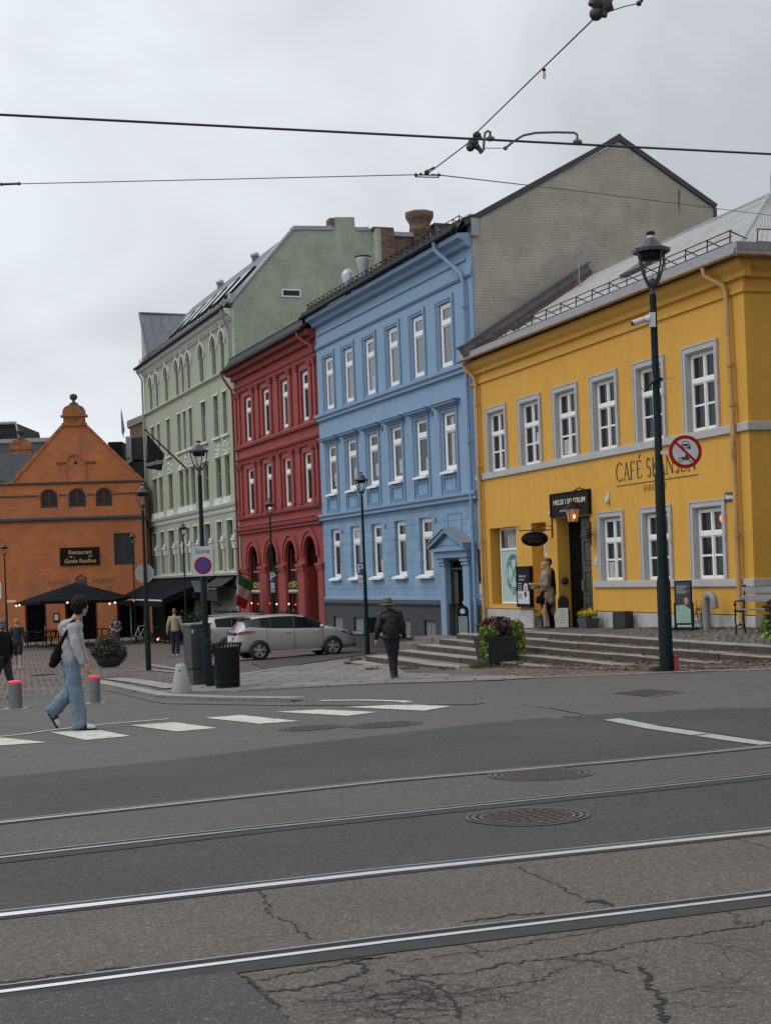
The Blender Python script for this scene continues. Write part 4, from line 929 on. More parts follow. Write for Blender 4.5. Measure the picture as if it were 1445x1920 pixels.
# ground floor: dark shop openings, awning sign of the corner shop
mb = MB(); mb.box(GX0 + .5, -34.9, .58, .62, -2.0, 1.3); mb.box(-33.6, -31.4, .3, .35, -1.6, 1.25); mb.box(-30.55, -29.5, .3, .35, -1.5, .7)
mb.build('shop_interior', darkin, gn)
mb = MB(); mb.box(-34.4, -26.7, -.95, -.02, 1.30, 1.40, 0); mb.box(-34.2, -26.8, -.92, -.86, .75, 1.30, 1); mb.prism([(-.92, 1.30), (-.02, 1.86), (-.02, 1.80), (-.92, 1.24)], -34.3, -26.75, 'x', 1); mb.box(-34.4, -26.7, -.98, -.92, 1.28, 1.32, 2)
o = mb.build('shop_awning', [darkmetal, M('awning_black', (.016, .016, .018), .8, var=.15), greymetal], gn)
text('sign_lettering', 'Pipsill', .30, ltgrey, o, (-31.2, -.93, 1.03), off=.01)
for x in (-33.9, -31.2):
    mb = MB(); mb.box(x, x + .45, -.12, .02, -2.0, 1.4); mb.build('shop_pier', greent, gn)
mb = MB(); mb.box(-31.2, -27.4, -.10, .02, .25, .45); mb.build('shop_sign_panel', M('sign_panel_pale', (.30, .30, .27), .6, var=.1), gn)
# ================================================================== GROUND, ROAD, TERRACE
def struct(o): o['kind'] = 'structure'; return o
xs = [-260, -160, -100, -60] + [-40 + i * 1.0 for i in range(81)] + [60, 100, 160, 260]; ys = [-40, -20, -10] + [-6 + i * 1.0 for i in range(101)] + [110, 150, 250, 450, 900]
vs = [(x, y, gz(x, y) - .012) for y in ys for x in xs]; n = len(xs)
me = bpy.data.meshes.new('plaza'); me.from_pydata(vs, [], [(j * n + i, j * n + i + 1, (j + 1) * n + i + 1, (j + 1) * n + i) for j in range(len(ys) - 1) for i in range(n - 1)]); me.materials.append(cobble)
struct(link('plaza', me))
kerb = px2([(275, 1300), (450, 1296.5), (700, 1283.5), (1000, 1272), (1250, 1262), (1445, 1256)])
dk = (kerb[-1] - kerb[-3]).normalized(); kerb.append(kerb[-1] + dk * 40)
lowk = px2([(190, 1284), (250, 1297), (310, 1309.5)]); inn = px2([(350, 1305), (300, 1301)])
leftb = px2([(185, 1291), (100, 1299), (0, 1305)]); leftb.append(leftb[-1] + Vector((-50, -6, 0)))
poly = [(-58, -8), (56, -8)] + [(p.x, p.y) for p in reversed(kerb)] + [(lowk[2].x, lowk[2].y), (lowk[1].x, lowk[1].y), (lowk[0].x, lowk[0].y)] + [(p.x, p.y) for p in leftb]
struct(sheet('road', poly, 0.0, asph_far))
def ext(p, a, b):
    d0 = (p[0] - p[1]).normalized(); d1 = (p[-1] - p[-2]).normalized(); return [p[0] + d0 * a] + list(p) + [p[-1] + d1 * b]
r4 = ext(px2([(0, 1862), (722, 1768), (1445, 1680)]), 12, 14); r3 = ext(px2([(0, 1718), (722, 1636), (1445, 1560)]), 12, 14)
r2 = ext(px2([(0, 1610), (722, 1530), (1445, 1453)]), 14, 16); r1 = ext(px2([(0, 1544), (722, 1466), (1445, 1400)]), 14, 16)
def xy(l): return [(p.x, p.y) for p in l]
pe = ext(px2([(0, 1458), (300, 1428), (560, 1396), (723, 1378), (900, 1357), (1010, 1347), (1130, 1349), (1250, 1368), (1400, 1396), (1445, 1400.5)]), 12, 14)
struct(sheet('road_new_asphalt', xy(r1) + xy(reversed(pe)), .004, asph_dark))
struct(sheet('track_asphalt', xy(r2) + xy(reversed(r1)), .004, asph_mid))
struct(sheet('road_between_tracks', xy(r3) + xy(reversed(r2)), .004, asph_dark))
struct(sheet('track_bed', xy(r4) + xy(reversed(r3)), .004, asph_agg))
near = [(r4[0].x, -2), (r4[-1].x, -2)]
struct(sheet('road_old_asphalt', near + xy(reversed(r4)), .004, asph_agg))
struct(sheet('road_patch', xy(px2([(-300, 1960), (0, 1876), (440, 1826), (490, 1870), (560, 1935), (600, 2100), (-300, 2100)])), .010, asph_patch))
pr_ = px2([(1050, 1345), (1180, 1337), (1330, 1330), (1445, 1328)]); pr_.append(pr_[-1] + Vector((14, -4, 0)))
struct(sheet('road_repair', xy(pr_) + [(20, 13), (r1[-2].x + 2.5, r1[-2].y + 2.2)] + xy(px2([(1445, 1392), (1250, 1362)])), .0065, asph_dark))
# rails, each with its grooves and the sealant beside it
def rail(pts, lit, dark_lo, label):
    t = thing('tram_rail', label, 'rail', (0, 0, 0), 0, 'tram rails set in the road')
    mb = MB(); ribbon(mb, pts, .30 if dark_lo else .18, .0085, 0, off=-.055 if dark_lo else -.02); mb.build('sealant_strip', bitumen, t)
    mb = MB(); ribbon(mb, pts, .045 if dark_lo else .080, .0125, 0, off=-.022); mb.build('rail_head', lit, t)
    mb = MB(); ribbon(mb, pts, .068 if dark_lo else .02, .0105, 0, off=.036); mb.build('rail_groove', rail_gr if dark_lo else bitumen, t)
    mb = MB(); ribbon(mb, pts, .020, .0125, 0, off=.080); mb.build('rail_lip', rail_lo, t)
rail_mid = M('rail_steel_dull', (.42, .41, .39), .4, var=.15, scale=8, metal=.8)
rail(r4, rail_hi, True, 'nearest steel tram rail, with a dark groove, crossing the cracked foreground'); rail(r3, rail_hi, False, 'broad shiny tram rail second from the foreground, between pale and dark asphalt')
rail(r2, rail_mid, True, 'thin dull tram rail just above the lower round manhole cover'); rail(r1, rail_mid, False, 'farthest thin pale tram rail, running above both round manhole covers')
# cracks in the worn asphalt
rnd = random.Random(11); ck = MB()
def crack(pts, w=.012, jit=.022, sub=9):
    P = [g(*p) for p in pts]; Q = [P[0]]
    for a, b in zip(P, P[1:]):
        d = b - a; nrm = Vector((-d.y, d.x, 0)).normalized()
        for i in range(1, sub + 1): Q.append(a.lerp(b, i / sub) + nrm * rnd.uniform(-jit, jit) * (i < sub))
    vs = []
    for k, p in enumerate(Q):
        d = Q[min(k + 1, len(Q) - 1)] - Q[max(k - 1, 0)]; nn = Vector((-d.y, d.x, 0)).normalized() * w * rnd.uniform(.25, 1.2) * .5
        for s in (-1, 1): q = p + nn * s; vs.append((q.x, q.y, gz(q.x, q.y) + .0075))
    ck.add(vs, [(2 * k, 2 * k + 2, 2 * k + 3, 2 * k + 1) for k in range(len(Q) - 1)])
for c_, w_, in (([(485, 1672), (505, 1700), (500, 1715), (545, 1730), (560, 1750), (590, 1762)], .012), ([(955, 1618), (1020, 1650), (1075, 1678), (1135, 1702)], .012), ([(1100, 1695), (1120, 1690), (1150, 1700)], .03),
                ([(440, 1826), (475, 1850), (505, 1875), (545, 1920)], .022), ([(465, 1846), (520, 1832), (610, 1815), (700, 1800)], .016), ([(500, 1862), (560, 1858), (640, 1842), (690, 1822), (660, 1800), (640, 1792)], .022), ([(630, 1795), (680, 1800), (723, 1797)], .028),
                ([(723, 1845), (780, 1833), (880, 1826), (940, 1810), (1040, 1800), (1130, 1785), (1200, 1768), (1290, 1758), (1400, 1740), (1445, 1728)], .016), ([(760, 1805), (860, 1790), (930, 1785), (1010, 1765), (1100, 1752), (1200, 1728), (1290, 1715), (1370, 1712)], .010),
                ([(723, 1822), (800, 1842), (830, 1860), (850, 1890), (865, 1910)], .020), ([(1060, 1802), (1120, 1805), (1180, 1828)], .012), ([(1200, 1815), (1215, 1835), (1210, 1848), (1235, 1865), (1240, 1895), (1245, 1920)], .026), ([(850, 1865), (950, 1852), (1020, 1838), (1060, 1815)], .010),
                ([(1240, 1880), (1300, 1890), (1380, 1888)], .006), ([(700, 1900), (760, 1895), (840, 1898), (900, 1880), (960, 1872)], .008), ([(1370, 1712), (1385, 1735), (1445, 1728)], .010), ([(1370, 1573), (1420, 1585), (1445, 1592)], .010),
                ([(980, 1322), (1040, 1330), (1130, 1348)], .03), ([(0, 1845), (30, 1842), (100, 1832), (160, 1826)], .020), ([(180, 1822), (240, 1815)], .035), ([(870, 1730), (950, 1718), (1020, 1715)], .030), ([(900, 1798), (885, 1780), (860, 1770)], .008),
                ([(-50, 1350), (60, 1353)], .02), ([(0, 1362), (60, 1370)], .012)): crack(c_, w_)
def branch(p, ang, n, w, L_=.32):
    for _ in range(n):
        q = p + Vector((math.cos(ang), math.sin(ang), 0)) * L_ * rnd.uniform(.5, 1.2)
        a = p; b = q; d = b - a; nn = Vector((-d.y, d.x, 0)).normalized() * w * .5
        vs = [(v.x, v.y, gz(v.x, v.y) + .0076) for v in (a - nn, b - nn * .8, b + nn * .8, a + nn)]
        ck.add(vs, [(0, 1, 2, 3)]); p = q; ang += rnd.uniform(-.7, .7); w *= .93
        if rnd.random() < .22 and n > 4: branch(p, ang + rnd.choice((-1, 1)) * rnd.uniform(.6, 1.3), n // 2, w * .8, L_)
for px_, py_, a_ in ((600, 1890, .2), (650, 1880, 2.9), (720, 1890, .5), (760, 1900, 3.4), (800, 1880, 1.2), (680, 1910, .1), (740, 1865, -.4), (620, 1865, .1), (830, 1875, 2.8), (700, 1895, -.9), (690, 1870, .3), (760, 1860, -2.6), (820, 1850, .1), (840, 1905, -2.8), (640, 1900, .2), (1235, 1865, 0), (1050, 1800, -.6), (600, 1845, -.7), (560, 1880, -.2), (700, 1810, 2.6), (1300, 1770, -.4), (900, 1870, .2)): branch(g(px_, py_), a_, 12, .006, .05)
struct(ck.build('road_cracks', crackm))
# painted markings
zb = MB()
def mark(pts, dz=.0085):
    P = px2(pts); o = sheet('m', xy(P), dz, zebra); me = o.data; zb.add([tuple(v.co) for v in me.vertices], [tuple(p.vertices) for p in me.polygons]); bpy.data.objects.remove(o)
zpolys = [[(-70, 1378), (5, 1384), (88, 1393), (-10, 1399.5), (-110, 1394)], [(94.5, 1373.5), (187, 1370), (245, 1381), (160, 1388.6)], [(243, 1361), (328, 1355), (407, 1366), (332, 1372.4)], [(384, 1346.7), (452.7, 1341.7), (560.6, 1353), (486, 1358)],
          [(517, 1335.5), (600, 1331.3), (708, 1336), (652, 1343)], [(647, 1326.5), (760, 1321.5), (846, 1325), (795, 1333.5)]]
for p in zpolys:
    zb = MB(); mark(p); struct(zb.build('crossing_stripe', zebra))
zb = MB(); ribbon(zb, px2([(-60, 1386), (0, 1382), (37, 1378.6), (90, 1371), (125, 1367), (200, 1358.5), (317.7, 1348.7)]), .10, .011, step=.3); struct(zb.build('painted_line', zebra))
zb = MB(); ribbon(zb, px2([(600, 1314.5), (680, 1313.5), (750, 1315.5), (766, 1317.5)]), .16, .010, step=.3); struct(zb.build('painted_line', zebra))
zb = MB(); P = px2([(1146, 1350), (1225, 1366), (1312, 1379), (1318, 1380), (1400, 1392), (1440, 1397)])
ribbon(zb, P[:3], .20, .0125, step=.3); ribbon(zb, P[3:], .20, .0125, step=.3); struct(zb.build('stop_line', M('granite_line', (.34, .33, .30), .8, var=.2, scale=12)))
# kerbs, granite paving and gutters
kb = MB(); KP = kerb
ribbon(kb, KP[:2], .16, .016); ribbon(kb, KP[1:], .10, .020, step=.6); struct(kb.build('kerb', granite))
kb = MB(); LK = px2([(185, 1281), (250, 1295), (310, 1308), (420, 1312.5), (560, 1314.5)])
ribbon(kb, LK, .30, .060); o = struct(kb.build('kerb', granite)); kf = MB()
for a, b in zip(LK, LK[1:]):
    d = (b - a).normalized(); nn = Vector((d.y, -d.x, 0)) * .15
    q = [a + nn, b + nn]; kf.quad([(q[0].x, q[0].y, gz(q[0].x, q[0].y) + .060), (q[1].x, q[1].y, gz(q[1].x, q[1].y) + .060), (q[1].x, q[1].y, gz(q[1].x, q[1].y) - .05), (q[0].x, q[0].y, gz(q[0].x, q[0].y) - .05)])
struct(kf.build('kerb_face', stepstone))
kb = MB(); ribbon(kb, px2([(186, 1288), (250, 1302), (300, 1314), (330, 1318.5), (560, 1322), (900, 1320)]), .34, .010, step=.4); struct(kb.build('gutter_cobbles', brickmat('gutter_setts', (.20, .19, .17), (.13, .125, .115), (.05, .05, .045), .2, .12, msize=.2, wob=.2, bump=.8)))
struct(sheet('kerb_fill', xy(px2([(190, 1283), (250, 1290), (300, 1301), (350, 1305), (310, 1308), (250, 1296.5)])), .03, cobble))
ap = px2([(275, 1298.5), (330, 1292), (448, 1266), (540, 1252), (652, 1238.5), (700, 1233), (745, 1250), (760, 1262), (900, 1266), (1000, 1268), (1000, 1270.5), (700, 1281.5), (450, 1294.5)])
struct(sheet('granite_paving', xy(ap), .008, slabs))
kb = MB(); ribbon(kb, px2([(448, 1265.5), (540, 1251.5), (652, 1238)]), .28, .018); ribbon(kb, px2([(270, 1245), (400, 1266), (330, 1292)][:1] + [(340, 1256), (400, 1262)]), .22, .010)
ribbon(kb, px2([(210, 1272), (262, 1278), (330, 1290)]), .5, .012); ribbon(kb, px2([(225, 1259), (280, 1256), (345, 1262)]), .20, .012); ribbon(kb, px2([(120, 1303), (186, 1291)]), .14, .012)
ribbon(kb, px2([(120, 1211), (280, 1200), (345, 1206)]), .3, .030); struct(kb.build('granite_bands', granite))
struct(sheet('street_lane', xy(px2([(470, 1243), (560, 1229), (700, 1213), (735, 1219), (600, 1240), (500, 1256)])), .006, brickmat('lane_setts', (.105, .085, .078), (.072, .060, .056), (.035, .032, .03), .16, .11, msize=.16, bump=.9, rot=.2, wob=.2)))
# ---- terrace and steps. Edge lines run parallel to the yellow house
A0 = Vector((3.24, 34.9)); dY = Vector(DY); nY = Vector((-DY[1], DY[0]))      # nY points towards the house
def line_pt(off, Y):     # point of the edge line that lies `off` metres in front of the top edge, at depth Y
    p = A0 - nY * off; t = (Y - p.y) / dY.y; return p + dY * t
levels = [(.22, 0), (.095, .44), (-.03, .82), (-.155, 1.30), (-.28, 1.76), (-.405, 2.50), (-.53, 3.0), (-.64, 3.5)]
leftY = [37.9, 38.0, 38.15, 38.3, 38.45, 38.55, 38.65, 38.75]
def twall(u): return .05 + .0235 * u
st = thing('stone_steps', 'long worn granite steps leading up to the yellow house terrace', 'steps', (0, 0, 0))
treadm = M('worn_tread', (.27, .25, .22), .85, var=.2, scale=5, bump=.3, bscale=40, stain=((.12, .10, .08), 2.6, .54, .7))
riserm = M('dark_riser', (.058, .045, .036), .92, var=.35, scale=4, bump=.35, bscale=30)  # riser faces much darker than the treads
def step_mesh(k, z, off, yl, yr_, back):
    mb = MB(); rs = random.Random(k)
    a = line_pt(off, yl); b = line_pt(off, yr_); L_ = (b - a).length; n_ = max(1, int(L_ / 1.35)); dep = .46
    for i in range(n_):   # separate stones with fine joints
        p = a.lerp(b, i / n_); q = a.lerp(b, (i + 1) / n_) - (b - a).normalized() * .012
        jj = rs.uniform(-.012, .012); dz = rs.uniform(-.006, .006); p = p + nY * jj; q = q + nY * jj
        c = q + nY * dep; d = p + nY * dep
        vs = [(v.x, v.y, zz_) for zz_ in (z + dz, z - .9) for v in (p, q, c, d)]
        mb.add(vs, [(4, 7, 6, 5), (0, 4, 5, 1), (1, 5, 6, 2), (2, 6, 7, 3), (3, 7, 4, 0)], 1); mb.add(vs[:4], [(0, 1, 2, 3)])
    o = mb.build('step', [treadm, riserm], st, weld=.0005); bev(o, .015, 2)
    # fill behind the stones, back to the house fronts
    a2 = a + nY * dep; b2 = b + nY * dep; c2 = b2 + nY * back; d2 = a2 + nY * back; zf = z - .006
    m2 = MB(); vs = [(v.x, v.y, zz_) for zz_ in (zf, z - .9) for v in (a2, b2, c2, d2)]
    m2.add(vs, [(0, 1, 2, 3), (4, 7, 6, 5), (0, 4, 5, 1), (1, 5, 6, 2), (2, 6, 7, 3), (3, 7, 4, 0)]); m2.build('step_fill', stepstone, st)
for k, (z, off) in enumerate(levels):
    if k == 0: continue
    step_mesh(k, z, off, leftY[k], [0, 14, 20, 24, 27, 29.5, 32, 33.4][k], 6.5 if k > 2 else 1.5)
mb = MB(); rs = random.Random(2); a = line_pt(0, leftY[0]); b = line_pt(0, 12); n_ = 18
for i in range(n_):
    p = a.lerp(b, i / n_); q = a.lerp(b, (i + 1) / n_) - (b - a).normalized() * .015; dz = rs.uniform(-.008, .008)
    vs = [(v.x, v.y, zz_) for zz_ in (.22 + dz, -.7) for v in (p, q, q + nY * .40, p + nY * .40)]
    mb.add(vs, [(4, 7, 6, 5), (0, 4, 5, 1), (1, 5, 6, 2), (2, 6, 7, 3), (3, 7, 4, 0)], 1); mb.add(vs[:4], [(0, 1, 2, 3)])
bev(mb.build('step', [treadm, riserm], st, weld=.0005), .02, 2)
vs = []; N_ = 40                    # terrace top between the top step and the house wall
for i in range(N_ + 1):
    Y = leftY[0] + (12 - leftY[0]) * i / N_; p = line_pt(0, Y) + nY * .40
    rel = Vector((p.x - J[0], p.y - J[1])); u = rel.dot(dY); w = -rel.dot(nY)
    q = p + nY * (w + .06) if u < 16 else p + nY * (w + .06)
    for t in (0, .35, .7, 1): v = p.lerp(q, t); vs.append((v.x, v.y, .214 * (1 - t) + twall(min(max(u, 0), 15)) * t))
    if i == 0:
        pass
fs = [(i * 4 + k, (i + 1) * 4 + k, (i + 1) * 4 + k + 1, i * 4 + k + 1) for i in range(N_) for k in range(3)]
me = bpy.data.meshes.new('terrace'); me.from_pydata(vs, [], fs); me.materials.append(cobble_t); te = struct(link('terrace', me))
def terr(u, w):      # height of the terrace at house coordinates
    return .214 + (twall(u) - .214) * max(0, min(1, 1 - w / 2.6))
# leaves and weeds along the steps
def leafcards(name, pts, size, mats, seed=1, up=.5):
    r = random.Random(seed); mb = MB()
    for p in pts:
        s = size * r.uniform(.6, 1.3); a = r.uniform(0, 6.28); t = Vector((math.cos(a), math.sin(a), r.uniform(-up, up))).normalized(); b = t.cross(Vector((r.uniform(-1, 1) * up, r.uniform(-1, 1) * up, 1))).normalized()
        p = Vector(p); mb.add([p - t * s, p + b * s * .45, p + t * s, p - b * s * .45], [(0, 1, 2, 3)], r.randrange(len(mats)))
    return mb.build(name, mats)
leafb = [M('leaf_litter', (.16, .095, .045), .9, var=.3), M('leaf_litter_pale', (.22, .15, .08), .9, var=.3), M('leaf_litter_dark', (.07, .045, .03), .9, var=.3)]
rs = random.Random(4); pts = []
for k in range(1, 6):
    z, off = levels[k]
    for _ in range(900):
        Y = rs.uniform(23.5, 33.5); p = line_pt(off - .02 - abs(rs.gauss(0, .08)) + (.46 - .04) * 0, Y); x = p - nY * abs(rs.gauss(0, .0)); zz_ = max(z, gz(p.x, p.y)) + .012
        q = line_pt(levels[k - 1][1] + abs(rs.gauss(0, .10)) + .02, Y); zz2 = max(z, gz(q.x, q.y)) + .012; pts.append((q.x, q.y, zz2))
for _ in range(500):
    u = rs.uniform(9.5, 14.5); w = abs(rs.gauss(0, .22)) + .05; X, Y = loc_y(u, -w); pts.append((X, Y, terr(u, w) + .012))
tag(leafcards('fallen_leaves', pts, .045, leafb, 3, .25), 'brown fallen leaves gathered along the steps and house foot', 'fallen leaves', kind='stuff')
grassm = [M('weed_green', (.060, .095, .030), .9, var=.4, scale=8), M('weed_olive', (.095, .105, .040), .9, var=.4, scale=8)]
def tufts(spots, seed=1):
    r = random.Random(seed); mb = MB()
    for (X, Y, z, rr, h, n) in spots:
        for _ in range(n):
            a = r.uniform(0, 6.28); d = rr * math.sqrt(r.random()); x, y = X + d * math.cos(a), Y + d * math.sin(a); hh = h * r.uniform(.4, 1.1); lean = r.uniform(-.6, .6) * hh; l2 = r.uniform(-.6, .6) * hh; w = .006 + .006 * r.random()
            mb.add([(x - w, y, z), (x + w, y, z), (x + lean * .5 + w, y + l2 * .5, z + hh * .6), (x + lean, y + l2, z + hh), (x + lean * .5 - w, y + l2 * .5, z + hh * .6)], [(0, 1, 2, 4), (4, 2, 3)], r.randrange(2))
    return mb.build('grass', grassm)
sp_ = []
for px_, py_, rr, h, n in ((1180, 1232, .5, .07, 200), (1100, 1238, .5, .08, 200), (1400, 1228, .5, .08, 200), (1020, 1243, .4, .07, 140), (850, 1254, .4, .05, 90), (668, 1243, .16, .14, 160), (655, 1246, .1, .1, 60), (800, 1216, .22, .10, 120), (830, 1208, .14, .08, 60), (1085, 1236, .35, .09, 160), (1040, 1240, .3, .06, 90), (1350, 1224, .25, .09, 130), (1300, 1226, .3, .07, 90), (905, 1252, .3, .10, 150), (960, 1250, .25, .10, 120), (985, 1246, .2, .08, 60), (1228, 1258, .10, .08, 50), (765, 1254, .3, .05, 70), (700, 1256, .2, .06, 60), (1150, 1229, .3, .06, 80), (372, 1284, .06, .14, 40), (1230, 1221, .2, .06, 60)):
    p = g(px_, py_); sp_.append((p.x, p.y, p.z, rr, h, n))
tag(tufts(sp_), 'green weeds and grass tufts growing at the step ends', 'grass', kind='stuff')

# ---- covers and grates in the road
def cover(px_, py_, r, label, style, dz=.012, mat=None):
    p = g(px_, py_); t = thing('manhole_cover', label, 'manhole cover', (p.x, p.y, 0), 0, 'iron covers in the ground')
    def zz_(x, y): return gz(p.x + x, p.y + y) + dz
    def ring(r0, r1, h, n=36):
        mb = MB(); vs = []
        for i in range(n):
            a = 2 * math.pi * i / n
            for q in (r0, r1): x, y = q * math.cos(a), q * math.sin(a); vs.append((x, y, zz_(x, y) + h))
        mb.add(vs, [(2 * i, 2 * i + 1, (2 * i + 3) % (2 * n), (2 * i + 2) % (2 * n)) for i in range(n)]); return mb
    iron = mat or M('cast_iron', (.120, .100, .088), .6, var=.3, scale=14, metal=.4); dark = M('iron_recess', (.008, .007, .007), .9, var=.2)
    ring(0.001, r, .0).build('recess', dark, t); ring(r * .80, r * .86, .003).build('inner_rim', iron, t); ring(r * .93, r * 1.0, .003).build('outer_rim', iron, t); ring(r * 1.04, r * 1.12, .002).build('frame_ring', asph_mid, t)
    mb = MB(); rr = r * .79; k = int(2 * rr / .052)
    for i in range(k):
        y = -rr + (i + .5) * 2 * rr / k; xx = math.sqrt(max(0, rr * rr - y * y)); m_ = int(2 * xx / .07) if style == 'grid' else 1
        for j in range(m_):
            xa = -xx + 2 * xx * j / m_ + (.008 if style == 'grid' else 0); xb = -xx + 2 * xx * (j + 1) / m_ - (.012 if style == 'grid' else 0); h = .014
            if xb - xa < .01: continue
            a = Matrix.Rotation(.5, 3, 'Z'); P = [a @ Vector(v) for v in ((xa, y - h, 0), (xb, y - h, 0), (xb, y + h, 0), (xa, y + h, 0))]
            mb.quad([(v.x, v.y, zz_(v.x, v.y) + .004) for v in P])
    mb.build('ribs', iron, t)
cover(1013, 1453, .40, 'round ribbed iron manhole cover between the two far tram rails', 'bar', .009)
cover(988, 1532, .385, 'round iron manhole cover with a grid of studs, nearest the camera', 'grid', .009)
pale_iron = M('worn_cover', (.10, .095, .088), .75, var=.25, scale=10, metal=.2)
cover(722, 1359, .42, 'worn round cover in the asphalt just right of the zebra crossing', 'grid', .006, pale_iron)
cover(585, 1365, .38, 'faint round cover in the asphalt below the zebra stripes', 'grid', .006, pale_iron)
cover(83, 1265, .40, 'dark round cover in the cobbles behind the left bollard', 'bar', .008, M('rusty_cover', (.07, .038, .025), .8, var=.3))
P = px2([(1143, 1300), (1200, 1292.5), (1285, 1298), (1222, 1308)]); c = sum(P, Vector()) / 4
t = thing('drain_grate', 'rectangular rusty drain grate set in the asphalt near the tall lamp post', 'grate', (0, 0, 0))
s = sheet('grate_frame', xy(P), .007, pale_iron, parent=t); mb = MB()
for i in range(1, 14):
    a = P[0].lerp(P[1], i / 14); b = P[3].lerp(P[2], i / 14); a, b = a.lerp(b, .12), a.lerp(b, .88); w = (P[1] - P[0]).normalized() * .02
    mb.quad([(v.x, v.y, gz(v.x, v.y) + .011) for v in (a - w, a + w, b + w, b - w)])
mb.build('grate_slots', M('rust_dark', (.035, .024, .02), .9, var=.3), t)
# ================================================================== STREET LAMPS
def apx(px, py): return ray(px, py)[0]
def lamp(label, x, y, h, s, dome=False, zb=None, thick=1.0):
    """classic street lamp: stepped pole, collar, four bowed arms carrying a flared hood"""
    z0 = gz(x, y) if zb is None else zb
    t = thing('street_lamp', label, 'street lamp', (x, y, z0), rad(28), 'street lamps round the square')
    zt = h; hs = 1.03 * s; ph = zt - hs          # top of the pole
    r = .042 * s * thick
    mb = MB(); mb.lathe([(r * 2.0, 0), (r * 2.0, ph * .235), (r * 1.75, ph * .245), (r * 1.7, ph * .25)], n=16); mb.tube((r * 1.7, 0, ph * .16), (r * 2.05, 0, ph * .16), .02, n=6); mb.build('base', lampm, t)
    mb = MB(); mb.lathe([(r * 1.55, ph * .245), (r * 1.45, ph * .52), (r * 1.15, ph * .53), (r * 1.0, ph)], n=14); mb.build('pole', lampm, t)
    mb = MB(); mb.lathe([(r * 1.0, ph - .02), (.045 * s, ph), (.045 * s, ph + .12 * s), (.062 * s, ph + .13 * s), (.062 * s, ph + .24 * s), (.03 * s, ph + .25 * s)], n=14); mb.build('collar', lampg, t)
    zb_ = ph + .13 * s; zc = ph + .68 * s; zw = [(.05, .0), (.10, .05), (.17, .17), (.22, .30), (.255, .44), (.27, .58)]
    for k in range(4):
        a = k * math.pi / 2; mb = MB(); mb.path([(math.cos(a) * q[0] * s, math.sin(a) * q[0] * s, zb_ + q[1] * s) for q in zw], [.030 * s, .028 * s, .022 * s, .018 * s, .016 * s, .016 * s], 6); mb.build('arm', lampg, t)
    if dome: pf = [(.30, .64), (.31, .67), (.30, .69), (.20, .73), (.17, .80), (.11, .88), (.075, .92)]
    else: pf = [(.31, .66), (.315, .72), (.19, .76), (.13, .84), (.075, .90)]
    mb = MB(); mb.lathe([(0, zb_ + pf[0][1] * s)] + [(q[0] * s, ph + (q[1] + .02) * s) for q in pf], n=8 if not dome else 18, smooth=dome); mb.build('hood', lampg, t)
    mb = MB(); mb.lathe([(.0, ph + .56 * s), (.17 * s, ph + .565 * s), (.19 * s, ph + .60 * s), (.19 * s, ph + .70 * s)], n=16); mb.build('lamp_housing', darkmetal, t)
    mb = MB(); mb.lathe([(.062 * s, ph + .91 * s), (.058 * s, ph + .97 * s)], n=12); mb.lathe([(0, zb_ + .25 * s), (.035 * s, zb_ + .12 * s), (.0, zb_ + .11 * s)], n=8); mb.build('glass_neck', ltgrey, t)
    mb = MB(); mb.lathe([(.065 * s, ph + .97 * s), (.075 * s, ph + 1.0 * s), (.06 * s, ph + 1.03 * s), (0, ph + 1.035 * s)], n=12); mb.build('finial', darkmetal, t)
    return t
pR = g(1249, 1258); lamp('tallest street lamp, standing at the kerb in front of the yellow house', pR.x, pR.y, 7.25, 1.0, thick=1.35)
pS = g(389, 1284); lamp('street lamp carrying the Sone no parking sign beside the litter bin', pS.x, pS.y, 5.22, .70, thick=1.5)
pL = g(279, 1257); lamp('street lamp carrying the blank round sign in front of the orange house corner', pL.x, pL.y, 5.35, .72, thick=1.35)
pB = g(689, 1226); lamp('street lamp with a blue parking sign in front of the blue house', pB.x, pB.y, 5.55, .72, dome=True, thick=1.25)
def lamp_at(px, ytop, ybase_Y, s, label):
    X = apx(px, 1100) * ybase_Y; z0 = gz(X, ybase_Y); b = ray(px, ytop)[1]; lamp(label, X, ybase_Y, H + b * ybase_Y - z0, s, dome=True, thick=1.2); return X, ybase_Y, z0
lr = lamp_at(511, 934, 55.5, .68, 'street lamp with a parking sign in front of the red arcade')
lamp_at(347, 980, 68, .68, 'street lamp standing before the black awning of the green building')
lamp_at(252, 998, 76, .66, 'slender street lamp before the right corner of the orange house')
lamp_at(11, 1017, 70, .66, 'street lamp at the far left edge of the square')
# round no-vehicles sign on the tall lamp
S0 = at(1284, 847, pR.y - .12)
t = thing('no_vehicles_sign', 'round red rimmed traffic sign with car and motorcycle pictograms on the tall lamp post', 'traffic sign', (S0.x, S0.y, S0.z), 0)
def disc(mb, r0, r1, y, m=0, n=40, cx=0, cz=0):
    vs = []
    for i in range(n):
        a = 2 * math.pi * i / n
        for r in (r0, r1): vs.append((cx + r * math.cos(a), y, cz + r * math.sin(a)))
    mb.add(vs, [(2 * i, 2 * i + 1, (2 * i + 3) % (2 * n), (2 * i + 2) % (2 * n)) for i in range(n)], m)
redsign = M('sign_red', (.34, .009, .012), .75, var=.05, spec=.15); whitesign = M('sign_white', (.50, .51, .51), .45, var=.04)
mb = MB(); mb.lathe([(0, -.012), (.272, -.012), (.272, .0), (0, .0)], n=40, T=Matrix.Rotation(rad(90), 3, 'X')); plate = mb.build('plate', greymetal, t)
R_ = .272
mb = MB(); disc(mb, .0, R_, -.0035); mb.build('red_rim', redsign, plate)
mb = MB(); disc(mb, .0, R_ * .78, -.006); mb.build('white_face', whitesign, plate)
def pic(mb, pts, y=-.008, s=1, dx=0, dz=0): mb.quad([(x * s + dx, y, z * s + dz) for x, z in pts])
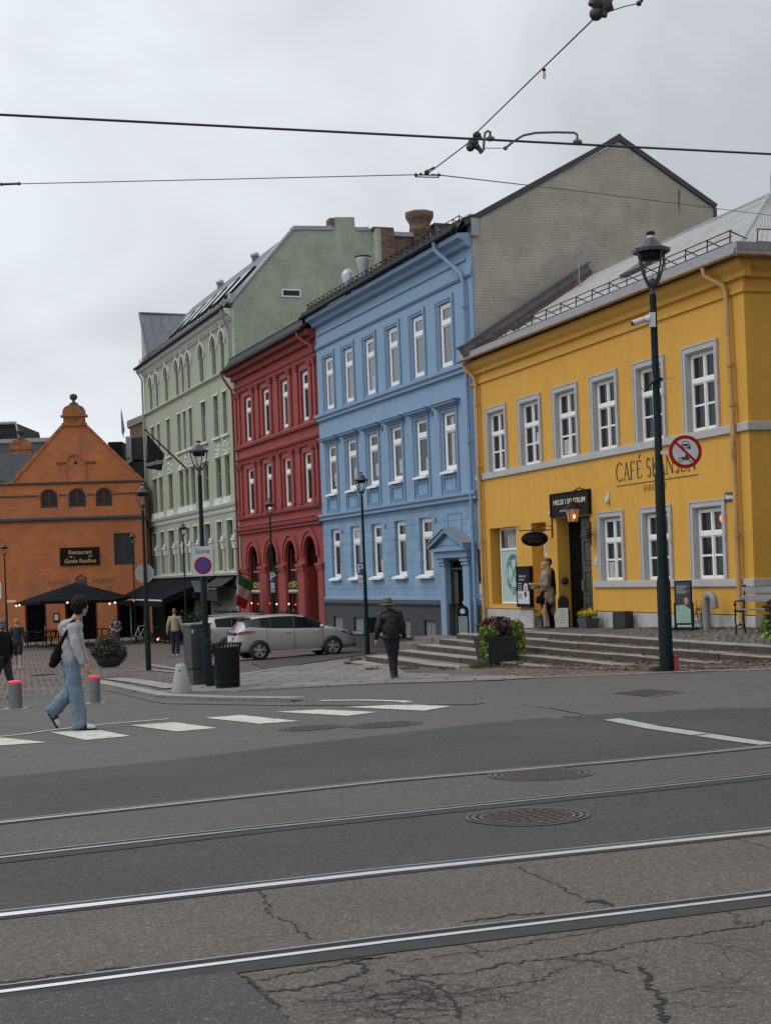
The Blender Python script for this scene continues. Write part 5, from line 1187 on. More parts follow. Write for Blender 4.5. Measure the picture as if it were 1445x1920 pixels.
mb = MB(); s_ = .080; dz = .098
pic(mb, [(-1.0, -.1), (1.0, -.1), (1.0, .25), (.72, .35), (.55, .95), (-.55, .95), (-.72, .35), (-1.0, .25)], -.0075, s_, .005, dz)
pic(mb, [(-.95, -.75), (-.55, -.75), (-.55, -.1), (-.95, -.1)], -.0075, s_, .005, dz); pic(mb, [(.95, -.75), (.55, -.75), (.55, -.1), (.95, -.1)], -.0075, s_, .005, dz); pic(mb, [(-1.05, -.55), (1.05, -.55), (1.05, -.35), (-1.05, -.35)], -.0075, s_, .005, dz)
mb.build('car_pictogram', ink, plate)
mb = MB(); pic(mb, [(-.58, .36), (.58, .36), (.44, .82), (-.44, .82)], -.0088, s_, .005, dz); pic(mb, [(-.8, .0), (-.5, .0), (-.5, .18), (-.8, .18)], -.0088, s_, .005, dz); pic(mb, [(.8, .0), (.5, .0), (.5, .18), (.8, .18)], -.0088, s_, .005, dz); mb.build('car_windows', whitesign, plate)
mb = MB(); dz = -.10
for cx in (-.085, .08): disc(mb, .026, .040, -.0076, 0, 16, cx, dz - .03)
pic(mb, [(-.9, -.1), (-.3, -.5), (.4, -.45), (.9, -.2), (.5, .3), (.2, .55), (.0, .5), (-.2, .1), (-.6, .25), (-1.0, .1)], -.0078, .080, 0, dz); pic(mb, [(-.2, .2), (.15, .9), (.5, .5), (.35, .1)], -.0079, .080, 0, dz); mb.build('motorcycle_pictogram', ink, plate)
mb = MB(); c, q = math.cos(rad(45)), .014; e = R_ * .80
mb.quad([(-e * c - q, -.0095, e * c - q), (-e * c + q, -.0095, e * c + q), (e * c + q, -.0095, -e * c + q), (e * c - q, -.0095, -e * c - q)]); mb.build('diagonal_bar', redsign, plate)
mb = MB(); mb.box(-.40, -.24, .0, .03, -.03, .03); mb.build('bracket', ltgrey, t)
# surveillance camera and small aerials on the tall lamp
cq = at(1222, 600, pR.y - .05)
t = thing('security_camera', 'white bullet security camera with mounting box on the tall lamp post', 'camera', cq)
mb = MB(); mb.box(-.045, .045, -.05, .05, -.12, .12); mb.lathe([(.07, 0), (.06, .06), (.035, .09)], (-.045, 0, .02), 14, T=Matrix.Rotation(rad(-90), 3, 'Y')); mb.tube((-.12, 0, .02), (-.18, -.01, -.005), .018); mb.build('mount', ltgrey, t)
mb = MB(); mb.tube((-.15, -.01, .01), (-.33, -.05, -.055), .048, .052, 14); mb.tube((-.335, -.052, -.057), (-.345, -.055, -.06), .035, n=12, m=1); bev(mb.build('housing', [ltgrey, darkmetal], t), .004)
cq = at(1234, 715, pR.y - .05)
t = thing('pole_bracket', 'thin black bracket with whip aerials strapped to the tall lamp post', 'bracket', cq)
mb = MB(); mb.path([(0, 0, .0), (-.10, 0, -.01), (-.20, -.02, -.10), (-.24, -.02, -.17)], [.02, .018, .018, .012], 6); mb.build('arm', darkmetal, t)
mb = MB(); mb.tube((-.24, -.02, -.15), (-.49, -.05, .06), .005, n=4); mb.tube((-.12, 0, .03), (.28, 0, .06), .006, n=4); mb.tube((-.10, 0, .04), (.26, .02, .03), .004, n=4); mb.build('aerial', greymetal, t)
mb = MB(); mb.box(-.05, .06, -.03, .03, .0, .06); mb.build('clamp', darkmetal, t)
mb = MB(); mb.box(.09, .17, -.09, -.01, .0, .26); bev(tag(mb.build('marker_post', M('marker_red', (.30, .035, .04), .6, var=.15)), 'short red marker stub at the foot of the tall lamp post', 'marker'), .01); o = bpy.data.objects['marker_post']; o.location = (pR.x + .02, pR.y, pR.z)
for k, (py, m, w, h) in enumerate(((990, M('sticker_yellow', (.45, .34, .06), .6, var=0), .02, .035), (1055, ltgrey, .022, .03))):
    q = at(1240 + k * 4, py, pR.y - .075); mb = MB(); mb.box(-w, w, -.004, .004, -h, h); tag(mb.build('sticker', m, None, loc=q), ['small yellow sticker on the tall lamp post', 'small pale sticker low on the tall lamp post'][k], 'sticker')
# SONE sign
q = at(380.5, 1052.5, pS.y - .12); w, h = .232, .322
t = thing('parking_zone_sign', 'white rectangular Sone sign with a blue and red no parking disc', 'traffic sign', q)
mb = MB(); mb.box(-w, w, -.0, .02, -h, h); mb.box(-.03, .03, .02, .07, -.25, -.2); mb.box(-.03, .03, .02, .07, .2, .25); plate = bev(mb.build('plate', greymetal, t), .01)
mb = MB(); mb.box(-w + .012, w - .012, -.003, -.001, -h + .012, h - .012); f = mb.build('face', whitesign, plate)
text('lettering', 'Sone', .155, ink, f, (0, -.0045, .215), ext=.0008, sx=1.05)
mb = MB(); disc(mb, 0, .185, -.0055, 0, 40, 0, -.09); mb.build('red_ring', redsign, f)
mb = MB(); disc(mb, 0, .142, -.0075, 0, 40, 0, -.09); mb.build('blue_disc', M('sign_blue', (.012, .055, .26), .45, var=.05), f)
mb = MB(); c = .100; mb.quad([(-c - .012, -.0092, -.09 + c - .012), (-c + .012, -.0092, -.09 + c + .012), (c + .012, -.0092, -.09 - c + .012), (c - .012, -.0092, -.09 - c - .012)]); mb.build('diagonal_bar', redsign, f)
q = at(377, 1099, pS.y + .1); mb = MB(); mb.prism([(-.20, .12), (.13, .11), (.15, -.13), (-.12, -.13)], -.08, .08, 'y'); mb.box(.02, .13, -.09, -.08, -.11, -.03, 1)
tag(bev(mb.build('equipment_box', [M('box_grey', (.12, .13, .13), .6, var=.12), darkmetal], None, loc=q), .01), 'grey equipment box strapped under the Sone sign', 'box')
# blank round sign
q = at(271.5, 1075, pL.y + .06); mb = MB(); mb.lathe([(0, -.01), (.275, -.01), (.275, .01), (0, .01)], n=36, T=Matrix.Rotation(rad(90), 3, 'X'), smooth=False); t = thing('round_sign', 'pale grey round sign seen from behind on the left street lamp', 'traffic sign', q)
mb.build('plate', M('sign_back', (.30, .33, .33), .8, var=.08), t); mb = MB(); mb.box(-.2, -.17, -.018, -.011, -.12, .12); mb.box(.17, .20, -.018, -.011, -.12, .12); mb.build('rail', greymetal, t)
# blue P signs
def psign(px, y0, y1, Y, w, label, pw=.62):
    q = at(px, (y0 + y1) / 2, Y); h = (y1 - y0) / 2 / F * Y * .94; t = thing('parking_sign', label, 'traffic sign', q, 0, 'blue parking signs on lamp posts')
    hb = h * .52
    mb = MB(); mb.box(-w, w, 0, .02, h - 2 * hb + .0, h); p = mb.build('plate', MATS['sign_blue'], t); text('lettering', 'P', hb * 1.9, whitesign, p, (0, -.002, h - hb), ext=.0008, off=.006)
    mb = MB(); mb.box(-w * .9, w * .9, 0, .02, h - 2 * hb - .02 - h * .55, h - 2 * hb - .02); p = mb.build('sub_plate', whitesign, t); text('lettering', '8-20', hb * .5, ink, p, (0, -.002, h - 2 * hb - .02 - h * .27), ext=.0008)
    mb = MB(); mb.box(-w * .9, w * .9, 0, .02, -h, -h + h * .26); p = mb.build('sub_plate', whitesign, t); mb = MB(); mb.box(-w * .6, w * .6, -.003, -.001, -h + h * .09, -h + h * .17); mb.build('arrow', ink, p)
psign(675.5, 1053, 1103, pB.y - .02, .085, 'blue parking sign on the lamp in front of the blue house')
psign(511, 1070, 1112, lr[1] - .15, .08, 'blue parking sign on the lamp in front of the red arcade')
q = at(700, 1172, pB.y + .15); mb = MB(); mb.lathe([(.13, -.24), (.15, .2), (.155, .24), (0, .26)], n=14); mb.box(-.18, -.10, -.03, .03, .0, .1); tag(mb.build('post_bin', lampm, None, loc=q), 'small dark bin hung on the lamp post before the blue house', 'bin')

# ================================================================== CABINET, BIN, CONE, BOLLARDS
q = g(374, 1284); t = thing('utility_cabinet', 'dark green utility cabinet on a narrow plinth beside the Sone lamp', 'cabinet', (q.x - .02, q.y + .1, q.z), rad(33))
cabm = M('cabinet_green', (.038, .050, .050), .6, var=.12, scale=6)
mb = MB(); mb.box(-.20, .20, -.15, .15, 0, .36); mb.build('plinth', M('cabinet_plinth', (.050, .060, .055), .7, var=.2), t)
mb = MB(); mb.box(-.24, .24, -.19, .19, .36, 1.28); bev(mb.build('body', cabm, t), .012); mb = MB(); mb.box(-.26, .26, -.21, .21, 1.28, 1.33); bev(mb.build('lid', M('cabinet_lid', (.16, .18, .19), .5, var=.1), t), .015)
mb = MB(); mb.box(-.235, .235, -.196, -.192, .72, .725); mb.box(-.22, -.18, -.197, -.191, 1.12, 1.2, 1); mb.box(.14, .18, -.197, -.191, 1.12, 1.19, 1); mb.tube((.16, -.2, .62), (.16, -.2, .72), .012, n=6); mb.build('door_fittings', [darkmetal, ltgrey], t)
q = g(389, 1287); mb = MB(); mb.box(.0, .17, -.18, -.02, 0, .45); mb.box(.0, .12, -.16, -.02, .45, .98); bev(tag(mb.build('pole_box', lampm, None, loc=(q.x, q.y, q.z)), 'dark access box at the foot of the Sone lamp post', 'box'), .01)
q = g(425, 1291); t = thing('litter_bin', 'black slatted steel litter bin with a flared rim at the kerb', 'litter bin', (q.x, q.y + .25, q.z + .0))
mb = MB(); mb.lathe([(.24, .0), (.24, .05), (.20, .06)], n=24); mb.build('foot_ring', darkmetal, t); mb = MB(); mb.lathe([(.20, .05), (.22, .82)], n=20); mb.build('liner', M('liner_black', (.012, .013, .013), .7, var=.1), t)
for k in range(30):
    a = 2 * math.pi * k / 30; d = Vector((math.cos(a), math.sin(a), 0)); n_ = Vector((-d.y, d.x, 0)) * .014; mb = MB()
    P = [d * .235 + Vector((0, 0, .04)), d * .245 + Vector((0, 0, .66)), d * .265 + Vector((0, 0, .78)), d * .315 + Vector((0, 0, .90))]
    for a_, b_ in zip(P, P[1:]): mb.add([a_ - n_, a_ + n_, b_ + n_, b_ - n_, a_ - n_ + d * .01, a_ + n_ + d * .01, b_ + n_ + d * .01, b_ - n_ + d * .01], [(0, 1, 2, 3), (4, 7, 6, 5), (0, 4, 5, 1), (1, 5, 6, 2), (2, 6, 7, 3), (3, 7, 4, 0)])
    mb.build('slat', darkmetal, t)
for z, r in ((.12, .242), (.60, .252), (.885, .315)):
    mb = MB(); mb.path([(r * math.cos(2 * math.pi * i / 28), r * math.sin(2 * math.pi * i / 28), z) for i in range(29)], .011, 6); mb.build('hoop', darkmetal, t)
q = g(339, 1301); t = thing('stone_cone', 'pale granite cone bollard with a dark hole near its top', 'bollard', (q.x, q.y + .15, q.z))
mb = MB(); mb.lathe([(.205, -.02), (.205, .04), (.10, .53), (.08, .57), (0, .58)], n=24); mb.build('body', M('pale_granite', (.33, .33, .30), .9, var=.25, scale=22, bump=.3, bscale=80), t); mb = MB(); mb.ball((0, -.112, .44), (.022, .012, .022), n=10, k=6); mb.build('hole', darkin, t)
for px_, py_, w_, lb in ((30, 1329, .125, 'steel bollard with a glowing red ring, left of the walking man'), (179, 1319, .10, 'steel bollard with a glowing red ring, just behind the walking man')):
    q = g(px_, py_); t = thing('steel_bollard', lb, 'bollard', (q.x, q.y, q.z), 0, 'rising steel bollards')
    steel = M('brushed_steel', (.20, .21, .22), .4, var=.12, scale=10, metal=.6)
    mb = MB(); mb.lathe([(w_, 0), (w_, .46)], n=24); mb.build('body', steel, t); mb = MB(); mb.lathe([(w_ * .93, .46), (w_ * 1.0, .465), (w_ * 1.0, .50), (w_ * .9, .51), (w_ * .6, .515)], n=24); mb.build('light_ring', M('bollard_red', (.55, .03, .04), .5, var=0, emit=(1, .05, .06), estr=.35), t)
    mb = MB(); mb.box(-w_ * 1.8, w_ * 1.8, -w_ * 1.8, w_ * 1.8, -.05, .012); mb.build('base_plate', granite, t)

# ================================================================== OVERHEAD TRAM WIRES
wirem = M('wire_dark', (.020, .022, .028), .5, var=.05); bronze = M('insulator_brown', (.030, .022, .020), .5, var=.3, scale=20)
def wire(name, pts, r, label, cat='wire', mat=None):
    mb = MB(); mb.path(pts, r, 6); return tag(mb.build(name, mat or wirem), label, cat)
W = [gp(0, 215, 5.6), gp(722, 252, 5.6), gp(1445, 289, 5.6)]; d0 = (W[2] - W[0]).normalized()
contact = [W[0] - d0 * 25] + W + [W[2] + d0 * 25]
wire('contact_wire', contact, .011, 'thick overhead tram contact wire crossing the whole sky')
n1 = gp(800, 327, 5.7); n2 = gp(887, 267, 5.66); n3 = gp(1122, 26, 5.66); n4 = n3 + (n3 - n2) * .6
wire('span_wire', [n1, n2 + Vector((0, 0, .03))], .006, 'short lower piece of the span wire below the contact wire hanger'); wire('span_wire', [n2 + Vector((.0, 0, .06)), n3], .006, 'long slanting span wire between the two contact wire hangers')
wire('cross_wire', [gp(22, 345, 6.22) , gp(400, 336.5, 5.95), n1 + Vector((-.05, 0, 0))], .005, 'thin span wire running left from the small node'); wire('cross_wire', [n1 + Vector((.05, 0, 0)), at(1100, 360, 21), at(1445, 404, 29), at(1500, 411, 31)], .006, 'thin span wire running right across the grey gable')
wire('cross_wire', [gp(-60, 347, 6.4), gp(6, 345.5, 6.3)], .006, 'end of the thin span wire at the left picture edge')
def blob_cluster(name, c, items, label):
    t = thing(name, label, 'wire fitting', c); mb = MB()
    for it in items:
        if it[0] == 'b': mb.ball(it[1], it[2], n=10, k=7)
        else: mb.tube(it[1], it[2], it[3], n=7)
    mb.build('clamps', bronze, t); return t
t = blob_cluster('wire_hanger', n2, [('b', (0, 0, .0), (.05, .035, .05)), ('b', (.035, 0, .065), (.04, .03, .035)), ('b', (-.03, 0, -.045), (.04, .03, .04)), ('b', (.03, 0, -.04), .03), ('t', (.03, 0, -.03), (.075, 0, -.10), .022), ('t', (.05, 0, .06), (.07, 0, .03), .02)], 'dark insulated hanger where the slanting span wire meets the contact wire')
t = blob_cluster('wire_node', n1, [('b', (0, 0, .02), .028), ('t', (0, 0, .03), (.08, 0, .07), .010), ('t', (-.12, 0, .0), (.14, 0, -.015), .007), ('b', (-.11, 0, 0), .018), ('b', (.12, 0, -.01), .018), ('t', (-.12, 0, -.02), (.12, 0, -.035), .006), ('b', (-.06, 0, .005), .016)], 'small three way node joining the thin span wires')
t = blob_cluster('wire_hanger', n3, [('b', (-.02, 0, .0), (.05, .04, .05)), ('b', (.0, 0, .08), (.04, .04, .06)), ('b', (.05, 0, .07), (.05, .04, .07)), ('t', (.05, 0, .10), (.03, 0, -.02), .03), ('t', (.07, 0, .13), (.10, 0, .02), .012), ('t', (-.04, 0, .06), (.0, 0, .16), .04)], 'large dark insulator cluster cut by the top edge')
wire('stay_wire', [n3 + Vector((.03, 0, .0)), n3 + Vector((.18, 0, .045)), n3 + Vector((.29, 0, .065))], .004, 'thin stay wire right of the insulator cluster at the top edge'); mb = MB(); mb.tube(n3 + Vector((.29, 0, .06)), n3 + Vector((.40, 0, .20)), .012, n=6); mb.ball(n3 + Vector((.29, 0, .065)), .02); tag(mb.build('stay_fitting', wirem), 'blue grey eye fitting at the top right of the sky', 'wire fitting')
wire('stay_wire', [n4, n3], .006, 'span wire leaving the top insulator cluster')
q = at(1020, 128, (n2.y + n3.y) / 2 + .0); f_ = (q.z - n2.z) / max(1e-3, (n3.z - n2.z)) if abs(n3.z - n2.z) > .01 else .5
b = ray(1020, 128); tt = min([(abs(n2.lerp(n3, k / 200).x / n2.lerp(n3, k / 200).y - b[0]), k / 200) for k in range(201)])[1]; q = n2.lerp(n3, tt)
mb = MB(); mb.box(-.012, .012, -.004, .004, -.07, -.02); mb.ball((0, 0, 0), .015, 1); tag(mb.build('wire_tag', [M('tag_cream', (.5, .46, .34), .6, var=0), darkmetal], None, loc=q), 'small cream tag hanging on the slanting span wire', 'tag')
def onwire(px): return min([(abs(contact[0].lerp(contact[-1], k / 800).x / contact[0].lerp(contact[-1], k / 800).y - ray(px, 265)[0]), k) for k in range(801)])[1]
def wp(px): return contact[0].lerp(contact[-1], onwire(px) / 800)
steel2 = M('steadyarm_grey', (.10, .11, .12), .45, var=.08, metal=.4)
a = wp(905); b = wp(922); c = wp(943); d = wp(1080)
t = thing('steady_arm', 'long bent grey steady arm curving above the contact wire', 'wire fitting', (0, 0, 0)); mb = MB()
mb.path([c + Vector((0, 0, -.07)), c.lerp(d, .12) + Vector((0, 0, .0)), c.lerp(d, .25) + Vector((0, 0, .055)), c.lerp(d, .42) + Vector((0, 0, .085)), c.lerp(d, .7) + Vector((0, 0, .10)), c.lerp(d, .96) + Vector((0, 0, .105)), d + Vector((0, 0, .09)), d + Vector((0, 0, .03))], .011, 8); mb.build('tube', steel2, t)
mb = MB(); mb.ball(d + Vector((0, 0, .02)), (.045, .03, .028)); mb.ball(c + Vector((0, 0, -.07)), .02); mb.build('clamp', M('clamp_brown', (.10, .085, .065), .6, var=.2), t)
t = thing('steady_arm', 'short hooked grey steady arm beside the contact wire hanger', 'wire fitting', (0, 0, 0)); mb = MB()
mb.path([a + Vector((0, 0, -.10)), a + Vector((.01, 0, .0)), a.lerp(b, .3) + Vector((0, 0, .06)), a.lerp(b, .7) + Vector((0, 0, .08)), b + Vector((0, 0, .07)), b + Vector((0, 0, .02))], .012, 8); mb.build('tube', steel2, t)
mb = MB(); mb.ball(b + Vector((0, 0, .01)), (.04, .03, .025)); mb.build('clamp', MATS['clamp_brown'], t)
wire('stay_wire', [a + Vector((0, 0, -.08)), c + Vector((0, 0, -.07))], .0035, 'very short wire linking the two steady arms')
t = thing('turnbuckle', 'small dark turnbuckle on the thin wire at the left edge', 'wire fitting', gp(20, 345, 6.25)); mb = MB(); mb.tube((-.10, 0, .0), (.10, 0, .0), .014, n=6); mb.ball((-.1, 0, 0), .02); mb.ball((.1, 0, 0), .02); mb.build('body', bronze, t)

# ================================================================== ORANGE HOUSE AND WHAT STANDS BEHIND
OX, OY, ORZ = -13.42, 83.0, rad(8)
orr = thing('old_town_hall', 'orange brick stepped gable house with ball finial and restaurant sign', 'building', (OX, OY, 0), ORZ)
aw = [(-5.45, -4.51), (-3.93, -2.98), (-2.46, -1.55)]
ops = [(a, b, 6.0, 7.02, 'arch') for a, b in aw] + [(-1.57, -.44, 2.72, 4.5), (-6.5, -5.35, -1.5, .78), (-4.35, -2.6, -1.5, .8), (-1.52, -.05, -1.5, .76)]
mb = MB(); wall(mb, -11, .22, -2, 7.36, ops, th=.22)
mb.prism([(-7.05, 7.36), (.22, 7.36), (-2.82, 10.55), (-4.12, 10.55)], 0, .3)
mb.quad([(.22, 0, -2), (.22, 9, -2), (.22, 9, 7.36), (.22, 0, 7.36)])
mb.build('wall', orangep, orr)
mb = MB()
profile_band(mb, -11, .26, [(.0, 5.28), (.14, 5.34), (.18, 5.46), (.0, 5.50)], 1)
profile_band(mb, -7.6, .24, [(.0, 7.28), (.10, 7.32), (.12, 7.40), (.0, 7.44)], 0)
for a, b in ((-8.4, -5.5), (-4.48, -3.98), (-2.94, -2.5), (-1.5, .24)): profile_band(mb, a, b, [(.0, 6.64), (.06, 6.66), (.06, 6.72), (.0, 6.74)], 0)
for a, b in ((-4.5, -3.99), (-2.94, -2.40)): profile_band(mb, a, b, [(.0, 8.40), (.07, 8.42), (.07, 8.50), (.0, 8.52)], 0)
for k in range(70): x = -10.9 + k * .16; mb.box(x, x + .08, -.06, .01, 5.20, 5.28, 0)
mb.build('cornice', [darktrim, M('lead_flashing', (.12, .13, .14), .6, var=.15)], orr)
def trim(fn_): m_ = MB(); fn_(m_); m_.build('brick_trim', oranget, orr)
def arch_ring(m_, cx, sp, r0, r1):
    P0 = arcpts(cx, sp, r0, r0); P1 = arcpts(cx, sp, r1, r1)
    for k in range(14): m_.prism([P0[k], P0[k + 1], P1[k + 1], P1[k]], -.05, .01)
for a, b in aw: trim(lambda m_: arch_ring(m_, (a + b) / 2, 7.02 - (b - a) / 2, (b - a) / 2 + .03, (b - a) / 2 + .12))
trim(lambda m_: (arch_ring(m_, -3.47, 8.36, .50, .56), m_.box(-4.03, -3.97, -.05, .01, 7.44, 8.36), m_.box(-2.97, -2.91, -.05, .01, 7.44, 8.36)))
for x, z0, z1 in ((-4.4, 8.0, 8.3), (-2.62, 8.0, 8.3), (-5.05, 1.3, 1.6), (-1.9, 1.3, 1.6)): trim(lambda m_: m_.box(x, x + .03, -.04, .0, z0, z1))
trim(lambda m_: m_.prism([(-7.15, 7.40), (-4.12, 10.62), (-4.02, 10.52), (-7.0, 7.30)], -.06, .3)); trim(lambda m_: m_.prism([(.32, 7.30), (-2.84, 10.62), (-2.90, 10.52), (.2, 7.24)], -.06, .3))
mb = MB(); mb.box(-3.75, -3.2, -.02, .01, 8.9, 9.9); mb.lathe([(0, -.03), (.10, -.03), (.10, .0), (0, .0)], (-3.47, 0, 8.45), 16, 1, T=Matrix.Rotation(rad(90), 3, 'X')); mb.build('round_hole', [orangep, darkin], orr)
fin = MB(); fin.box(-4.14, -2.80, -.12, .5, 10.5, 10.66); fin.box(-4.06, -2.88, -.04, .45, 10.66, 11.0); fin.box(-4.20, -2.74, -.16, .5, 11.0, 11.09); dome = [(-4.1, 11.09), (-4.08, 11.35), (-3.98, 11.52), (-3.8, 11.62), (-3.47, 11.66), (-3.14, 11.62), (-2.96, 11.52), (-2.86, 11.35), (-2.84, 11.09)]
fin.prism(dome, -.08, .42); fo = fin.build('finial_block', M('finial_render', (.36, .135, .045), .9, var=.25, scale=4, stain=((.10, .075, .05), 3, .5, .65)), orr)
mb = MB(); mb.lathe([(.26, 11.66), (.24, 11.74), (.10, 11.82), (.07, 11.9), (.19, 12.0), (.22, 12.12), (.17, 12.24), (.0, 12.30)], (-3.47, .15, 0), 16); mb.build('ball_finial', M('weathered_stone_dark', (.055, .045, .042), .8, var=.3, scale=9), fo)
brownw = M('brown_frames', (.09, .028, .02), .6, var=.1)
for a, b in aw: put_window(orr, a + .02, 6.02, b - a - .04, .98, .10, 'archwin', brownw, glassd)
put_window(orr, -1.55, 2.74, 1.09, 1.74, .10, 'shop2', brownw, glassd)
for a, b in ((-6.5, -5.35), (-4.35, -2.6), (-1.52, -.05)):
    mb = MB(); mb.box(a, b, .2, .25, -1.6, .8, 0); frame_ring(mb, a, b, -1.6, .78, .08, .08, .2, 1); 
    if b - a > 1.3: mb.box((a + b) / 2 - .04, (a + b) / 2 + .04, .08, .2, -1.6, .7, 2)
    mb.build('door', [darkin, brownw, greymetal], orr)
mb = MB(); mb.box(-4.51, -2.36, -.08, -.005, 2.79, 3.77); so = mb.build('restaurant_sign', signblack, orr)
text('sign_lettering', 'Restaurant', .32, gold, so, (-3.42, -.085, 3.50), off=.003, sx=.9, shear=.12); text('sign_lettering', 'det', .15, gold, so, (-2.85, -.085, 3.28), off=.006); text('sign_lettering', '~ & ~', .15, gold, so, (-3.9, -.085, 3.26), off=.004); text('sign_lettering', 'Gamle Raadhus', .32, gold, so, (-3.42, -.085, 3.02), off=.003, sx=.86, shear=.12)
gl = M('faded_letters', (.16, .10, .08), .8, var=.2)
text('wall_lettering', 'TEATER', .36, gl, orr, (-4.65, -.01, 1.82), sx=1.0); text('wall_lettering', 'MUSEET', .36, gl, orr, (-2.15, -.01, 1.86), sx=1.0)
mb = MB(); mb.box(-3.72, -3.12, -.03, -.002, 1.62, 2.02); mb.prism([(-3.75, 2.08), (-3.42, 2.30), (-3.09, 2.08), (-3.15, 2.04), (-3.42, 2.22), (-3.69, 2.04)], -.05, -.002); mb.build('plaque', M('plaque_grey', (.07, .07, .07), .7, var=.1), orr)
mb = MB(); mb.box(-7.5, -6.95, -.03, -.003, .88, 1.0); mb.build('street_name_plate', white, orr)
mb = MB(); mb.box(-7.95, -7.72, -.04, .0, 1.1, 2.0); mb.build('notice_board', white, orr)
mb = MB(); mb.box(-4.98, -4.66, -.05, .0, -.30, .20, 0); mb.box(-4.92, -4.72, -.055, -.05, -.2, .12, 1); mb.build('menu_case', [signblack, ltgrey], orr)
mb = MB()   # slate roofs: the gable's own and the wing to the left with its slope to the square
mb.quad([(.30, .2, 7.30), (-3.47, .2, 11.0), (-3.47, 12, 11.0), (.30, 12, 7.30)]); mb.quad([(-7.15, .2, 7.36), (-3.47, .2, 11.0), (-3.47, 12, 11.0), (-7.15, 12, 7.36)])
mb.quad([(-11, .05, 5.6), (-7.0, .05, 5.9), (-7.0, .05, 7.36), (-5.4, 4.5, 9.5), (-11, 4.5, 9.3)]); mb.build('roof', slated, orr)
q1 = at(60, 880, 92); t = thing('gable_finial', 'smaller orange gable top with ball finial behind the restaurant roof', 'gable', (q1.x - .65, 92, 0), 0)
zf = at(41, 843, 92).z; mb = MB(); mb.prism([(-3.6, zf - 3.2), (2.6, zf - 2.6), (.65, zf - .45), (-.65, zf - .45)], .0, .4); mb.build('gable_wall', oranget, t)
mb = MB(); mb.box(-.66, .66, -.05, .45, zf - .5, zf - .02); mb.box(-.74, .74, -.1, .5, zf, zf + .1); mb.prism([(x + 3.47, z - 11.09 + zf + .1) for x, z in dome], -.06, .42); mb.build('finial_block', MATS['finial_render'], t)
mb = MB(); mb.lathe([(.26, 0), (.24, .08), (.10, .16), (.07, .24), (.19, .34), (.22, .46), (.17, .58), (0, .64)], (0, .15, zf + .66), 14); mb.build('ball_finial', MATS['weathered_stone_dark'], t)
q1 = at(30, 793, 118); t = thing('dark_roof_building', 'tall building with a dark slate mansard roof far behind on the left', 'building', (q1.x, 118, 0))
mb = MB(); mb.box(-14, 0, 0, 8, -2, q1.z - 5); mb.build('wall', M('far_wall_grey', (.10, .10, .10), .9, var=.1), t); mb = MB(); mb.prism([(-14, q1.z - 6), (1.1, q1.z - 6), (.0, q1.z), (-14, q1.z)], 0, 8); mb.build('roof', brickmat('dark_tiles', (.035, .037, .042), (.028, .030, .034), (.015, .015, .017), .8, .55, axes='XZ', msize=.06, wob=0), t)
mb = MB(); mb.path([(-14, -.05, q1.z), (0, -.05, q1.z), (1.1, -.05, q1.z - 6)], .15, 6); mb.build('roof_edge', greymetal, t)
q1 = at(272, 838, 112); t = thing('low_slate_building', 'low slate roofed building glimpsed behind the orange gable', 'building', (q1.x, 112, 0))
mb = MB(); mb.box(-12, 0, .2, 6, -2, q1.z - 2); mb.build('wall', MATS['far_wall_grey'], t); mb = MB(); mb.quad([(-12, 0, q1.z - 2.4), (0, 0, q1.z - 2.4), (0, 3, q1.z), (-12, 3, q1.z)]); mb.box(-12, .1, 2.95, 3.1, q1.z, q1.z + .15, 1); mb.build('roof', [slate, greymetal], t)
q1 = at(66, 829, 112); t2 = thing('low_slate_building', 'narrow grey roof seen between the two orange finials', 'building', (q1.x, 112, 0)); mb = MB(); mb.box(-3, 2.4, 0, 5, -2, q1.z); mb.build('wall', MATS['far_wall_grey'], t2); mb = MB(); mb.box(-3, 2.5, -.1, 5, q1.z, q1.z + .3); mb.build('roof_edge', greymetal, t2)
q1 = at(243, 790, 100); t = thing('brick_building', 'tan brick building with a pale parapet glimpsed left of the green building', 'building', (q1.x, 100, 0))
mb = MB(); mb.box(0, 3.5, 0, 6, -2, q1.z - .2); mb.build('wall', brickmat('tan_brick', (.25, .19, .12), (.20, .15, .10), (.16, .13, .10), .26, .085, axes='XZ', wob=0), t); mb = MB(); mb.prism([(-.15, q1.z - .45), (3.5, q1.z + .9), (3.5, q1.z + 1.4), (-.15, q1.z)], -.15, 6); mb.build('parapet', M('parapet_pale', (.28, .27, .25), .8, var=.15), t)
q1 = at(262, 870, 86); t = thing('corner_bay', 'black clad corner bay with sloping dark roof between orange and green buildings', 'building', (q1.x, 86.5, 0))
z1 = at(0, 818, 86).z; zA = at(262, 818, 86).z
mb = MB(); mb.box(-.7, .55, 0, 2, zA - 1.3, zA, 0); mb.box(-.82, -.5, -.1, 1, zA - 1.2, zA + .05, 1); mb.prism([(-1.0, zA - 1.5), (.6, zA - 1.3), (.6, zA - 5.5), (-.4, zA - 2.4)], .1, 2, 'y', 0); mb.prism([(-1.15, zA - 1.55), (-.5, zA - 1.2), (-.45, zA - 1.35), (-1.05, zA - 1.8)], -.1, 1, 'y', 1); mb.build('cladding', [M('clad_black', (.020, .022, .026), .6, var=.2), greymetal], t)
mb = MB(); mb.box(-1.9, -1.1, .2, 2, zA - 2.2, zA - .2); mb.build('roof_box', darkmetal, t)
q1 = at(232, 820, 104); t = thing('roof_flagpole', 'distant roof flagpole with a limp grey flag above the orange gable shoulder', 'flagpole', q1)
mb = MB(); mb.tube((0, 0, 0), (-.1, 0, 1.95), .035, n=6); mb.build('pole', greymetal, t); mb = MB(); mb.prism([(-.14, 1.7), (-.05, 1.75), (.10, .5), (-.02, .1), (-.12, .3)], .0, .04); mb.build('flag', M('flag_grey', (.10, .10, .11), .9, var=.1), t)
